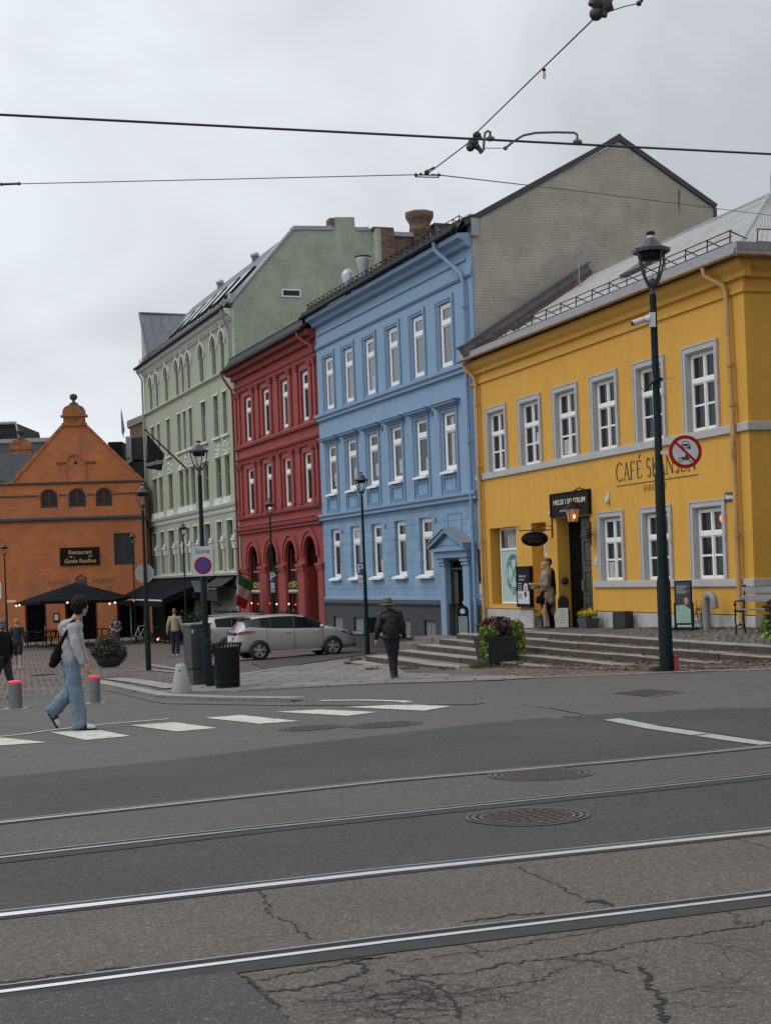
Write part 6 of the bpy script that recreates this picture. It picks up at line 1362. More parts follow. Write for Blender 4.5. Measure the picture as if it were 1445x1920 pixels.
# black shop flag on a raking pole fixed to the green facade
fa = at(348, 877, 75.5); fb = at(273, 806, 73.0)
t = thing('shop_flag', 'black shop flag with white lettering on a raking pole from the green facade', 'flag', (0, 0, 0)); mb = MB(); mb.tube(fa, fb, .045, .03, 8); mb.ball(fb, .06); mb.build('pole', darkmetal, t)
P = [at(276, 813, 73.1), at(308, 851, 74.0), at(303, 883, 74.0), at(274, 878, 73.1)]; mb = MB(); nU, nV = 8, 8; vs = []
for j in range(nV + 1):
    for i in range(nU + 1):
        a = P[0].lerp(P[1], i / nU); b = P[3].lerp(P[2], i / nU); v = a.lerp(b, j / nV); vs.append(v + Vector((0, .06 * math.sin(i * 1.7 + j * .3), 0)))
mb.add(vs, [(j * (nU + 1) + i, j * (nU + 1) + i + 1, (j + 1) * (nU + 1) + i + 1, (j + 1) * (nU + 1) + i) for j in range(nV) for i in range(nU)], 0, True); fl = mb.build('flag_cloth', M('flag_black', (.016, .013, .018), .85, var=.15), t); sd_ = fl.modifiers.new('thickness', 'SOLIDIFY'); sd_.thickness = .012
q = at(290, 867.5, 73.0); text('lettering', 'nemlar', .34, ltgrey, fl, q, rot=(rad(90), rad(-11), rad(10)), sx=.92)

# awning of the green building, parasol of the restaurant
awm = M('awning_charcoal', (.011, .012, .015), .95, var=.2, scale=2, spec=.05)
t = thing('restaurant_awning', 'large black sloping awning fixed along the green building', 'awning', (J[0], J[1], 0), RB)
mb = MB(); mb.quad([(-45, -.05, 1.85), (-30.0, -.05, 1.85), (-30.0, -2.75, .84), (-45, -2.2, .84)]); mb.quad([(-30.0, -.05, 1.80), (-30.0, -2.75, .80), (-30.0, -2.75, .60), (-30.0, -.05, 1.6)]); o = mb.build('canopy', awm, t); sd_ = o.modifiers.new('thickness', 'SOLIDIFY'); sd_.thickness = .03
mb = MB(); mb.path([(-45, -2.2, .82), (-30, -2.77, .82)], .045, 6); mb.build('front_bar', ltgrey, t); mb = MB(); mb.quad([(-45, -2.21, .78), (-30, -2.78, .78), (-30, -2.78, .52), (-45, -2.21, .52)]); mb.build('valance', awm, t)
for u in (-30.2, -36, -42): mb = MB(); mb.tube((u, -.05, 1.2), (u, -2.6, .78), .025, n=6); mb.build('arm', darkmetal, t)
cq = at(142, 1092, 76); rim = [at(28, 1131, 74.5), at(75, 1127, 71.5), at(215, 1124, 73), at(245, 1118, 78), at(120, 1122, 79), at(40, 1128, 78)]
zr_ = sum(p.z for p in rim) / len(rim)
t = thing('market_parasol', 'wide black square parasol over the restaurant terrace tables', 'parasol', (0, 0, 0)); mb = MB(); mb.add([cq] + rim, [(0, i + 1, (i + 1) % 6 + 1) for i in range(6)]); o = mb.build('canopy', awm, t); sd_ = o.modifiers.new('thickness', 'SOLIDIFY'); sd_.thickness = .03
mb = MB()
for i in range(6):
    a, b = rim[i], rim[(i + 1) % 6]; mb.quad([a, b, b - Vector((0, 0, .15)), a - Vector((0, 0, .15))])
mb.build('valance', awm, t); mb = MB(); mb.tube((cq.x, cq.y, gz(cq.x, cq.y)), cq, .04, n=8); mb.build('pole', darkmetal, t)
for k, (px_, py_, m) in enumerate(((31, 1136, warmw), (37, 1135, warmw), (127, 1130, warmw), (137, 1130, warmw), (206, 1132, warmw), (216, 1130, warmw), (251, 1126, redl), (298, 1197, redl), (296, 1199, warmw), (333, 1169, warmw), (331, 1197, redl))):
    q = at(px_, py_, 72); mb = MB(); mb.ball(q, .05, n=8, k=6); tag(mb.build('fairy_light', m), 'small glowing bulb strung under the restaurant canopies', 'light', 'bulbs strung under the canopies')
# restaurant tables and chairs
def chair0():
    t = thing('terrace_chair', 'dark cafe chair on the restaurant terrace', 'chair', (0, 0, 0), 0, 'dark chairs on the restaurant terrace')
    mb = MB(); mb.box(-.2, .2, -.2, .2, .43, .46); bev(mb.build('seat', darkmetal, t), .01); mb = MB()
    mb.path([(-.19, .19, .44), (-.19, .23, .75), (-.10, .24, .86), (.10, .24, .86), (.19, .23, .75), (.19, .19, .44)], .014, 6)
    for x in (-.09, 0, .09): mb.tube((x, .2, .46), (x, .24, .85), .009, n=5)
    mb.build('backrest', darkmetal, t)
    for x in (-.18, .18):
        for y in (-.18, .18): mb = MB(); mb.tube((x, y, .44), (x * 1.15, y * 1.15, 0), .013, n=6); mb.build('leg', darkmetal, t)
    return t
def table0():
    t = thing('terrace_table', 'small dark round table on the restaurant terrace', 'table', (0, 0, 0), 0, 'dark tables on the restaurant terrace')
    mb = MB(); mb.lathe([(0, .72), (.34, .72), (.34, .75), (0, .75)], n=20); mb.build('table_top', darkmetal, t); mb = MB(); mb.tube((0, 0, 0), (0, 0, .72), .03, n=8); mb.lathe([(.22, 0), (.2, .03), (.03, .05)], n=14); mb.build('pedestal', darkmetal, t); return t
c0 = chair0(); t0 = table0(); rs = random.Random(8); first = True; firstT = True
for px_, Y in ((52, 76.5), (66, 77.5), (80, 76), (97, 77.5), (110, 76.2), (126, 77), (192, 77.5), (205, 76.5), (318, 71.5), (336, 70), (352, 68.5), (300, 73)):
    X = apx(px_, 1200) * Y; tb = t0 if firstT else copy_tree(t0); firstT = False; tb.location = (X, Y, gz(X, Y) + .02)
    for s in (-1, 1):
        c_ = c0 if first else copy_tree(c0); first = False; c_.location = (X + s * .48, Y + rs.uniform(-.25, .25), gz(X, Y) + .02); c_.rotation_euler = (0, 0, -s * math.pi / 2 + rs.uniform(-.5, .5))
q = g(60, 1211); t = thing('terrace_floor', 'low grey platform under the restaurant tables', 'platform', (0, 0, 0)); mb = MB(); a = g(-40, 1213); b = g(255, 1203)
mb.add([(a.x, a.y, gz(a.x, a.y) + z) for z in (-.2,)] , []) ; P = [a, b, b + Vector((-.5, 8, 0)), a + Vector((-.5, 8, 0))]; mb.add([(p.x, p.y, gz(p.x, p.y) + .03) for p in P] + [(p.x, p.y, gz(p.x, p.y) - .2) for p in P], [(0, 1, 2, 3), (0, 4, 5, 1)]); mb.build('deck', granite, t)
q = g(86, 1211); mb = MB(); mb.tube((0, 0, 0), (0, 0, 1.0), .02, n=8); mb.lathe([(.12, 0), (.1, .03), (.02, .04)], n=12); mb.ball((0, 0, 1.02), .03); tag(mb.build('barrier_post', ltgrey, None, loc=(q.x, q.y, q.z)), 'thin pale barrier post at the edge of the restaurant terrace', 'post')
# bicycle by the left street lamp
q = g(264, 1199); t = thing('parked_bicycle', 'white framed bicycle parked beside the left street lamp', 'bicycle', (apx(265, 1190) * 74.5, 74.5, gz(-12, 74.5) + .02), rad(62)); 
for x in (-.5, .5):
    mb = MB(); mb.path([(x + .33 * math.cos(2 * math.pi * i / 24), 0, .34 + .33 * math.sin(2 * math.pi * i / 24)) for i in range(25)], .018, 6); w = mb.build('wheel', darkmetal, t); mb = MB()
    for i in range(8): mb.tube((x, 0, .34), (x + .32 * math.cos(i * math.pi / 4), 0, .34 + .32 * math.sin(i * math.pi / 4)), .004, n=4)
    mb.build('spokes', greymetal, w)
mb = MB()
for a, b in (((-.5, 0, .34), (-.1, 0, .30)), ((-.1, 0, .3), (-.2, 0, .85)), ((-.5, 0, .34), (-.19, 0, .8)), ((-.1, 0, .3), (.34, 0, .82)), ((-.19, 0, .8), (.34, 0, .84)), ((.32, 0, .95), (.5, 0, .34))): mb.tube(a, b, .02, n=6)
mb.build('frame', white, t); mb = MB(); mb.path([(.22, -.25, .98), (.32, -.1, 1.0), (.32, .1, 1.0), (.22, .25, .98)], .014, 6); mb.build('handlebar', darkmetal, t); mb = MB(); mb.ball((-.21, 0, .90), (.12, .07, .04)); mb.build('saddle', darkmetal, t)

# ================================================================== PLANTS
def clump(mb, c, r, n, size, ms, rs, dens=.55, elong=1.6, droop=0):
    for _ in range(n):
        u = rs.uniform(-1, 1); a = rs.uniform(0, 6.283); q = rs.random() ** dens; s = math.sqrt(1 - u * u)
        p = Vector((c[0] + r[0] * q * s * math.cos(a), c[1] + r[1] * q * s * math.sin(a), c[2] + r[2] * q * u))
        d = Vector((rs.gauss(0, 1), rs.gauss(0, 1), rs.gauss(0, .7) - droop)).normalized(); b = d.cross(Vector((rs.gauss(0, 1), rs.gauss(0, 1), rs.gauss(0, 1)))).normalized(); z = size * rs.uniform(.55, 1.3)
        e = b * z * .5; m = rs.choice(ms); bend = Vector((0, 0, -z * .25))
        mb.add([p, p + d * z * .5 + e, p + d * z * elong * .9 + bend, p + d * z * .5 - e], [(0, 1, 2, 3)], m)
lime = M('leaf_lime', (.17, .25, .030), .6, var=.25, scale=9); limed = M('leaf_green', (.075, .15, .028), .6, var=.3, scale=9); wine = M('leaf_wine', (.115, .026, .026), .6, var=.35, scale=9); wine2 = M('leaf_brown', (.045, .020, .016), .6, var=.3, scale=9)
bushg = M('leaf_bush', (.048, .070, .034), .7, var=.3, scale=9); bushp = M('leaf_bush_purple', (.045, .038, .052), .7, var=.3, scale=9); bushb = M('leaf_bush_brown', (.070, .052, .036), .7, var=.3, scale=9)
potm = M('planter_charcoal', (.022, .024, .028), .6, var=.2, scale=5)
q = g(932, 1249); t = thing('street_planter', 'large dark tapered planter with wine red and lime foliage before the steps', 'planter', (q.x + .02, q.y + .35, q.z), rad(22))
mb = MB(); a, b = .40, .47
for i, (z0, w0, z1, w1) in enumerate(((.03, .36, .66, .44),)):
    vs = [(sx * (w0 if k == 0 else w1), sy * (w0 if k == 0 else w1), z0 if k == 0 else z1) for k in range(2) for sx, sy in ((-1, -1), (1, -1), (1, 1), (-1, 1))]; mb.add(vs, [(3, 2, 1, 0), (0, 1, 5, 4), (1, 2, 6, 5), (2, 3, 7, 6), (3, 0, 4, 7)])
bev(mb.build('pot', potm, t), .02); mb = MB(); frame_ring(mb, -.46, .46, -.46, .46, .06, .62, .68)
mb.v = [(x, z, y) for x, y, z in mb.v]; mb.build('rim', potm, t)
mb = MB(); mb.box(-.40, .40, -.40, .40, .60, .63); mb.build('soil', M('soil', (.03, .02, .015), .95, var=.3), t)
rs = random.Random(21); mb = MB(); clump(mb, (.0, .0, .88), (.50, .44, .22), 3000, .055, [0, 0, 1], rs); clump(mb, (.1, .0, 1.0), (.25, .25, .12), 600, .055, [0, 1], rs); mb.build('wine_foliage', [wine, wine2], t)
mb = MB(); clump(mb, (-.36, -.30, .78), (.24, .22, .17), 750, .055, [0, 0, 1], rs); clump(mb, (.40, -.28, .80), (.24, .20, .24), 950, .058, [0, 1, 0], rs); clump(mb, (.50, -.36, .50), (.12, .14, .26), 420, .055, [0, 0, 1], rs, droop=.6); clump(mb, (-.50, -.34, .42), (.10, .14, .28), 420, .055, [0, 0, 1], rs, droop=.6); mb.build('lime_foliage', [lime, limed], t)
qa = loc_y(14.1, -3.6); q = gp(1466, 1206, .24)
t = thing('street_planter', 'planter with trailing lime leaves at the right picture edge on the terrace', 'planter', (q.x, q.y, .22), rad(10)); mb = MB(); mb.lathe([(.2, 0), (.30, .5), (.32, .52)], n=14); mb.build('pot', potm, t)
mb = MB(); clump(mb, (-.05, 0, .34), (.30, .3, .30), 900, .07, [0, 0, 1], rs, droop=.5); mb.build('lime_foliage', [lime, limed], t); mb = MB(); clump(mb, (.0, 0, .66), (.26, .28, .16), 500, .07, [0, 1], rs); mb.build('wine_foliage', [wine, wine2], t)
q = g(206, 1271); bpy.data.objects[[o.name for o in C.objects if o.name.startswith('street_planter')][0]].scale = (.86, .86, .94)
t = thing('flower_bowl', 'rounded dark flowering shrub in a bowl on a steel stand behind the walking man', 'planter', (q.x - .05, q.y + .3, q.z), .2)
mb = MB()
for x in (-.22, .22):
    for y in (-.2, .2): mb.box(x - .02, x + .02, y - .02, y + .02, 0, .30)
mb.box(-.26, .26, -.22, -.18, .22, .27); mb.box(-.26, .26, .18, .22, .22, .27); mb.build('stand', greymetal, t); mb = MB(); mb.lathe([(.05, .22), (.28, .30), (.36, .48), (.37, .5), (.30, .5)], n=18); mb.build('bowl', potm, t)
mb = MB(); clump(mb, (0, 0, .68), (.47, .44, .28), 2600, .050, [0, 1, 1, 2], rs); clump(mb, (-.05, 0, .92), (.34, .3, .22), 1200, .045, [0, 2, 2], rs); clump(mb, (-.30, -.05, .72), (.2, .2, .16), 500, .045, [0, 2], rs); clump(mb, (.28, -.05, .60), (.22, .2, .2), 500, .05, [1, 1, 0], rs); mb.build('foliage', [bushg, bushp, bushb], t)
yel = M('petal_yellow', (.62, .42, .02), .7, var=.2, scale=9)
def pot(u, w, label, r=.17, k=0):
    X, Y = loc_y(u, -w); z = terr(u, w); t = thing('flower_pot', label, 'flower pot', (X, Y, z), RY, 'yellow flower pots at the door'); mb = MB(); vs = [(sx * ww, sy * ww * .8, zz_) for zz_, ww in ((.0, r * .8), (.24, r)) for sx, sy in ((-1, -1), (1, -1), (1, 1), (-1, 1))]
    mb.add(vs, [(3, 2, 1, 0), (0, 1, 5, 4), (1, 2, 6, 5), (2, 3, 7, 6), (3, 0, 4, 7), (4, 5, 6, 7)]); bev(mb.build('pot', M('pot_grey', (.06, .065, .07), .7, var=.1), t), .01); mb = MB(); clump(mb, (0, 0, .32), (r * 1.15, r, .10), 260, .04, [0], rs); mb.build('foliage', limed, t); mb = MB(); clump(mb, (0, 0, .38), (r * 1.2, r, .09), 300, .035, [0], rs); mb.build('blossom', yel, t)
def u_at(px, py, w):     # house coordinate u at which something w in front of the yellow wall shows at px
    a = ray(px, py)[0]; lo, hi = -2, 18
    for _ in range(40):
        m = (lo + hi) / 2; X, Y = loc_y(m, -w)
        if X / Y < a: lo = m
        else: hi = m
    return lo
pot(u_at(1017, 1165, .25), .25, 'yellow flowers in a grey pot, left of the two women', .15); pot(u_at(1102, 1158, .35), .35, 'yellow flowers in a grey pot beside the dark green door', .24)
def place_y(px, py, w): u = u_at(px, py, w); X, Y = loc_y(u, -w); return (X, Y, terr(u, w)), u
# ================================================================== THINGS ON THE TERRACE
p, u = place_y(1167, 1160, .3); t = thing('black_planter_box', 'black square box standing against the yellow wall', 'planter', p, RY + .5); mb = MB(); mb.box(-.17, .17, -.17, .17, 0, .38); bev(mb.build('box', potm, t), .012); mb = MB(); mb.box(-.15, .15, -.15, .15, .36, .385); mb.build('inner', darkin, t)
def board(px, py, w, rz, W_, H_, z0, label, white_part, legs=True, rnd_top=False):
    p, u = place_y(px, py, w); t = thing('pavement_sign', label, 'sign', p, rz, 'standing advertising signs')
    mb = MB()
    if rnd_top:
        arc = arcpts(0, z0 + H_ - W_, W_, W_, 14); mb.prism([(-W_, z0)] + arc + [(W_, z0)], -.02, .02)
    else: mb.box(-W_, W_, -.02, .02, z0, z0 + H_)
    b = bev(mb.build('board', signblack, t), .006)
    if legs:
        mb = MB(); 
        for s in (-1, 1): mb.box(s * W_ - .02, s * W_ + .02, -.025, .025, 0, z0 + H_ * .5)
        for s in (-1, 1): mb.box(-W_ - .12, W_ + .12, s * .2 - .02, s * .2 + .02, .0, .03)
        for s in (-1, 1): mb.box(s * W_ - .015, s * W_ + .015, -.2, .2, .0, .035)
        mb.build('stand', darkmetal, t)
    return t, b
skinp = M('poster_skin', (.42, .25, .18), .8, var=.2, scale=12); mint = M('poster_mint', (.26, .42, .34), .7, var=.12, scale=6)
t, b = board(1281, 1140, .55, RY + .65, .19, .92, .10, 'standing advertising sign with a portrait poster below the cafe windows', True)
mb = MB(); mb.box(-.165, .165, -.0235, -.0215, .13, .99); p1 = mb.build('poster', M('poster_dark', (.035, .045, .05), .6, var=.1), b); mb = MB(); mb.prism([(-.16, .14), (.16, .14), (.16, .42), (.02, .52), (-.16, .50)], -.026, -.0245); mb.build('poster_lower', mint, p1)
mb = MB(); mb.ball((.07, -.027, .60), (.055, .003, .085)); mb.build('portrait', skinp, p1); mb = MB(); mb.ball((.07, -.0262, .62), (.075, .0025, .11)); mb.build('portrait_hair', M('poster_hair', (.05, .03, .02), .8, var=.1), p1)
for k in range(5): mb = MB(); mb.box(-.14, .10 - .04 * (k % 3), -.0255, -.0245, .90 - k * .035, .91 - k * .035); mb.build('print_line', ltgrey, p1)
t, b = board(1056, 1150, .55, RY + .55, .15, .78, .02, 'white menu board with a black round top leaning beside the open door', True, legs=False, rnd_top=True); mb = MB(); mb.box(-.145, .145, -.024, -.0215, .03, .50); p1 = mb.build('menu_sheet', M('menu_paper', (.42, .40, .36), .8, var=.1), b)
for k in range(6): mb = MB(); mb.box(-.10, .09 - .03 * (k % 2), -.0262, -.0245, .44 - k * .06, .448 - k * .06); mb.build('print_line', ink, p1)
qd = loc_b(-.15, -1.35); zq = -.25; t = thing('pavement_sign', 'tall black rounded sign with a pale poster beside the blue house door', 'sign', (qd[0] - .2, qd[1], zq), RB + 1.0, 'standing advertising signs'); q = at(869, 1199, qd[1]); t.location = (q.x, q.y, q.z)
mb = MB(); mb.prism([(-.17, 0)] + arcpts(0, .80, .17, .17, 14) + [(.17, 0)], -.02, .02); b = bev(mb.build('board', signblack, t), .006); mb = MB(); mb.box(-.13, .13, -.024, -.0215, .05, .66); p1 = mb.build('poster', M('poster_blue', (.20, .26, .30), .7, var=.2, scale=5), b)
mb = MB(); mb.ball((.05, -.0255, .33), (.045, .003, .06)); mb.build('portrait', skinp, p1); mb = MB(); mb.box(-.12, .12, -.026, -.0245, .06, .20); mb.build('poster_lower', ltgrey, p1); mb = MB(); disc(mb, 0, .075, -.0225, 0, 24, 0, .80); mb.build('round_badge', ltgrey, b)
# menu light box on the wall
t = thing('menu_lightbox', 'black framed poster case with a portrait hanging left of the niche', 'poster case', (J[0], J[1], 0), RY); mb = MB(); mb.box(2.66, 3.50, -.10, -.004, .69, 1.74); frame_ring(mb, 2.64, 3.52, .67, 1.76, .03, -.115, -.003); b = mb.build('case', signblack, t)
mb = MB(); mb.box(2.70, 3.46, -.106, -.1015, .76, 1.10); mb.build('poster_lower', ltgrey, b); mb = MB(); mb.ball((3.24, -.108, 1.16), (.15, .004, .15)); mb.build('portrait_back', ltgrey, b); mb = MB(); mb.ball((3.24, -.113, 1.16), (.075, .003, .11)); mb.build('portrait', skinp, b); mb = MB(); mb.ball((3.22, -.114, 1.02), (.06, .002, .08)); mb.build('portrait_arm', signblack, b)
text('sign_lettering', 'Helsesenter', .10, ltgrey, b, (3.03, -.102, 1.50), ext=.001); text('sign_lettering', 'i sentrum', .10, ltgrey, b, (2.98, -.102, 1.41), ext=.001)
for k in range(4): mb = MB(); mb.box(2.72, 2.98, -.104, -.101, 1.30 - k * .06, 1.315 - k * .06); mb.build('print_line', ltgrey, b)
for k in range(3): mb = MB(); mb.box(2.72, 3.02 - .05 * (k % 2), -.108, -.1062, 1.00 - k * .05, 1.02 - k * .05); mb.build('print_line', ink, b)
# hanging oval sign on a scrolled bracket
t = thing('hanging_sign', 'black oval sign hanging from a scrolled iron bracket over the niche', 'sign', (J[0], J[1], 0), RY); u0 = u_at(1036, 1000, 0); a_ = RY
mb = MB(); mb.tube((u0, -.02, 2.45), (u0, -.02, 3.05), .018, n=6); mb.path([(u0, -.02, 2.66), (u0 - .05, -.9, 2.66)], .014, 6); mb.path([(u0, -.03, 2.75), (u0 - .02, -.25, 2.78), (u0 - .03, -.5, 2.70), (u0 - .03, -.6, 2.67)], .010, 5)
mb.path([(u0 - .05, -.86, 2.66), (u0 - .05, -.95, 2.70), (u0 - .05, -.96, 2.77), (u0 - .05, -.90, 2.78), (u0 - .05, -.89, 2.74)], .010, 5); mb.ball((u0, -.06, 3.08), .05, 1); mb.build('bracket', [darkmetal, ltgrey], t)
mb = MB(); mb.lathe([(0, -.015), (1, -.015), (1, .015), (0, .015)], (0, 0, 0), 30, T=Matrix.Diagonal((.015 * 66, 1, 1)) @ Matrix.Rotation(rad(90), 3, 'X'), sx=.36, sy=.19); o = mb.build('oval_board', signblack, t, loc=(u0 - .03, -.50, 2.44), rot=(0, 0, rad(84)))
dg_ = M('dull_gold', (.07, .05, .03), .7, var=0)
text('sign_lettering', 'HELSE I', .10, dg_, o, (0, -.02, .05), ext=.001, sx=.9); text('sign_lettering', 'SENTRUM', .10, dg_, o, (0, -.02, -.06), ext=.001, sx=.9)
# wall lantern over the door and the carved shop emblem right of it
t = thing('wall_lantern', 'lit iron wall lantern with amber glass over the tall door', 'lantern', (J[0], J[1], 0), RY); ul = u_at(1073, 965, .55); dist = loc_y(ul, -.55)[1]; c = Vector((ul, -.55, at(1073, 968, dist).z))
mb = MB(); mb.path([c + Vector((.0, .46, .50)), c + Vector((0, .36, .62)), c + Vector((0, .2, .68)), c + Vector((0, .05, .60)), c + Vector((0, 0, .50)), c + Vector((0, 0, .36))], .016, 6); mb.build('bracket', darkmetal, t)
mb = MB(); mb.lathe([(.05, .36), (.07, .33), (.10, .28), (.20, .20), (.21, .17), (.17, .17)], c, 6, smooth=False); mb.build('cap', darkmetal, t); mb = MB(); mb.lathe([(.11, -.16), (.12, -.13)], c, 6, smooth=False); mb.build('bottom_ring', darkmetal, t)
mb = MB(); mb.lathe([(.115, -.14), (.165, .17)], c, 6, smooth=False); am = M('amber_glass', (.50, .22, .12), .3, var=.1, emit=(1, .35, .12), estr=.10); mb.build('glass', am, t); mb = MB(); mb.ball(c + Vector((.13, -.02, -.01)), (.030, .03, .055)); mb.build('flame_bulb', warm, t)
mb = MB()
for k in range(6): a = k * math.pi / 3; mb.tube(c + Vector((.118 * math.cos(a), .118 * math.sin(a), -.14)), c + Vector((.168 * math.cos(a), .168 * math.sin(a), .17)), .010, n=4)
mb.build('frame', darkmetal, t)
t = thing('wall_emblem', 'small black ornate iron emblem on the wall right of the door', 'emblem', (J[0], J[1], 0), RY); mb = MB(); c = Vector((7.22, -.16, 2.46)); mb.lathe([(.05, -.01), (.10, -.01), (.10, .01), (.05, .01)], c, 16, T=Matrix.Rotation(rad(90), 3, 'X')); mb.tube(c + Vector((0, .12, 0)), c + Vector((0, 0, 0)), .02, n=6); mb.ball(c, .035)
for k in range(6): a = k * math.pi / 3 + .3; mb.ball(c + Vector((.12 * math.cos(a), 0, .15 * math.sin(a))), (.035, .015, .04), n=8, k=5)
mb.tube(c + Vector((.12, 0, .3)), c + Vector((.1, 0, -.28)), .018, n=5); mb.build('ironwork', darkmetal, t)
# bent vent pipe
p, u = place_y(1332, 1160, .25); t = thing('vent_pipe', 'grey gooseneck vent pipe rising from the terrace against the yellow wall', 'pipe', p, RY); mb = MB(); r_ = .18
mb.path([(0, -.1, -.05), (0, -.1, .52)] + [(.16 - .16 * math.cos(rad(a)), -.1 , .52 + .17 * math.sin(rad(a))) for a in range(20, 161, 20)] + [(.33, -.1, .48), (.34, -.1, .42)], .075, 12); mb.build('pipe', M('pvc_grey', (.20, .21, .22), .5, var=.12), t)
# dry twigs against the wall
p, u = place_y(1312, 1165, .15); rs2 = random.Random(3); mb = MB()
for k in range(16):
    x = rs2.uniform(-.3, .3); mb.path([(x, 0, 0), (x + rs2.uniform(-.1, .1), -.05, .2), (x + rs2.uniform(-.2, .2), -.03, rs2.uniform(.3, .6))], .004, 4)
clump(mb, (0, -.05, .3), (.35, .08, .22), 90, .03, [1], rs2); tag(mb.build('dry_shrub', [M('twig', (.10, .06, .04), .9, var=.2), leafb[0]], None, loc=p, rot=(0, 0, RY)), 'sparse dry shrub growing at the foot of the yellow wall', 'shrub')
# park bench at the house corner, seen from its end
q = Vector(place_y(1378, 1178, 1.0)[0]) ; t = thing('park_bench', 'cast iron and timber park bench at the right corner of the yellow house', 'bench', (q.x, q.y, q.z - .02), rad(14))
def bench_end(x):
    mb = MB()
    mb.path([(0, x, 0), (.03, x, .12), (.0, x, .28), (.02, x, .40), (.0, x, .44)], .017, 6); mb.path([(.44, x, 0), (.39, x, .14), (.36, x, .30), (.38, x, .44), (.42, x, .62), (.47, x, .88)], .018, 6); mb.path([(.0, x, .44), (.2, x, .42), (.38, x, .43)], .016, 6)
    mb.path([(.41, x, .60), (.30, x, .63), (.12, x, .62), (.03, x, .63), (-.02, x, .59), (.0, x, .54), (.05, x, .55), (.05, x, .59)], .014, 6); mb.path([(.0, x, .44), (.02, x, .50), (.05, x, .54)], .013, 6); mb.path([(.03, x, .14), (.2, x, .18), (.4, x, .15)], .012, 6); mb.ball((.2, x, .18), .025); mb.ball((.47, x, .90), .03); return mb
# length axis of the bench runs along local y of these profiles; turn so it goes to the right
for x in (0, 1.7): o = bench_end(-x).build('iron_end', darkmetal, t)
wood = M('bench_paint', (.16, .18, .20), .6, var=.12, scale=8)
for k in range(4): mb = MB(); mb.box(.02 + k * .095, .10 + k * .095, -1.75, .05, .45, .475); bev(mb.build('seat_slat', wood, t), .006)
for z in (.62, .78): mb = MB(); mb.box(.415 + (z - .62) * .18, .44 + (z - .62) * .18, -1.75, .05, z - .02, z + .10); bev(mb.build('back_slat', M('bench_back', (.24, .27, .30), .6, var=.1), t), .006)
t.rotation_euler = (0, 0, rad(52))
# Italian flags on the arcade
def flag(pole_a, pole_b, P, label):
    t = thing('italian_flag', label, 'flag', (0, 0, 0), 0, 'Italian flags on the arcade'); mb = MB(); mb.tube(pole_a, pole_b, .02, n=6); mb.build('pole', darkmetal, t)
    cols = [M('flag_green', (.02, .20, .06), .8, var=.1), M('flag_white', (.66, .66, .70), .8, var=.05), M('flag_red', (.52, .02, .035), .8, var=.1)]; mb = MB(); n, k = 9, 9; vs = []
    for j in range(n + 1):
        for i in range(k + 1):
            v = P[0].lerp(P[1], i / k).lerp(P[3].lerp(P[2], i / k), j / n); vs.append(v + Vector((0, .07 * math.sin(i * 1.1 + j * .5), .0)))
    for j in range(n):
        for i in range(k): mb.add([vs[j * (k + 1) + i], vs[j * (k + 1) + i + 1], vs[(j + 1) * (k + 1) + i + 1], vs[(j + 1) * (k + 1) + i]], [(0, 1, 2, 3)], j // 3, True)
    o = mb.build('flag_cloth', cols, t, weld=.001); m_ = o.modifiers.new('thickness', 'SOLIDIFY'); m_.thickness = .01
flag(at(482, 1084, 65), at(446, 1072, 62.4), [at(447.5, 1076, 62.5), at(476, 1093, 63.6), at(460, 1142, 63.6), at(442, 1134, 62.5)], 'large Italian flag on a raking pole at the left arcade arch')
flag(at(524, 1072, 60), at(508, 1056, 57.5), [at(512, 1062, 57.6), at(522, 1074, 58.2), at(516, 1084, 58.2), at(511, 1096, 57.6)], 'smaller Italian flag half hidden behind the parking sign')
# greenery and odds at the cafe fronts behind the cars
for k, (px_, Y, r, lb) in enumerate(((360, 69.5, .75, 'dark green hedge plant under the awning, right of the beige jacket'), (424, 66.5, .45, 'green pot shrub before the green shop front'), (440, 65, .35, 'low green pot plant right of the shop front shrub'), (497, 63.8, .40, 'brownish potted shrub in the left red arch'), (540, 60, .35, 'brownish potted shrub in the middle red arch'))):
    X = apx(px_, 1160) * Y; z = gz(X, Y); zt = at(px_, 1150, Y).z; t = thing('potted_shrub', lb, 'plant', (X, Y, z), 0, 'potted shrubs at the cafe fronts'); mb = MB(); mb.lathe([(.16, 0), (.22, .4)], n=12); mb.build('pot', potm, t); mb = MB(); clump(mb, (0, 0, zt - z - r * .4), (r, r * .7, r * .8), 500, .09, [0], rs); clump(mb, (0, 0, .55), (r * .6, r * .5, .4), 250, .09, [0], rs); mb.build('foliage', M('hedge_green', (.020, .045, .016), .8, var=.4, scale=7) if k < 3 else bushb, t)

# unseen house added on the right to shade the yellow side wall
t = thing('shading_house', 'plain beige house added out of view to shade the side wall of the yellow house', 'building', (*loc_y(21.5, 0), 0), RY)
ops = [(1.2 + 2.6 * i, 2.3 + 2.6 * i, z, z + 1.7) for i in range(3) for z in (1.2, 4.6, 8.0)]; mb = MB(); wall(mb, 0, 9, -1, 11, ops, th=.2); mb.quad([(0, 0, -1), (0, 14, -1), (0, 14, 11), (0, 0, 11)]); mb.quad([(9, 0, -1), (9, 14, -1), (9, 14, 11), (9, 0, 11)])
mb.build('wall', M('beige_render', (.26, .23, .18), .9, var=.1), t)
for o_ in ops: put_window(t, o_[0], o_[2], 1.1, 1.7, .08, 'toplight', whitep, glassd)
mb = MB(); mb.quad([(-.4, -.4, 11), (9.4, -.4, 11), (9.4, 6, 13.6), (-.4, 6, 13.6)]); mb.quad([(-.4, 6, 13.6), (9.4, 6, 13.6), (9.4, 14, 11), (-.4, 14, 11)]); mb.quad([(-.4, -.4, 11), (-.4, 6, 13.6), (-.4, 14, 11)]); mb.build('roof', slate, t)
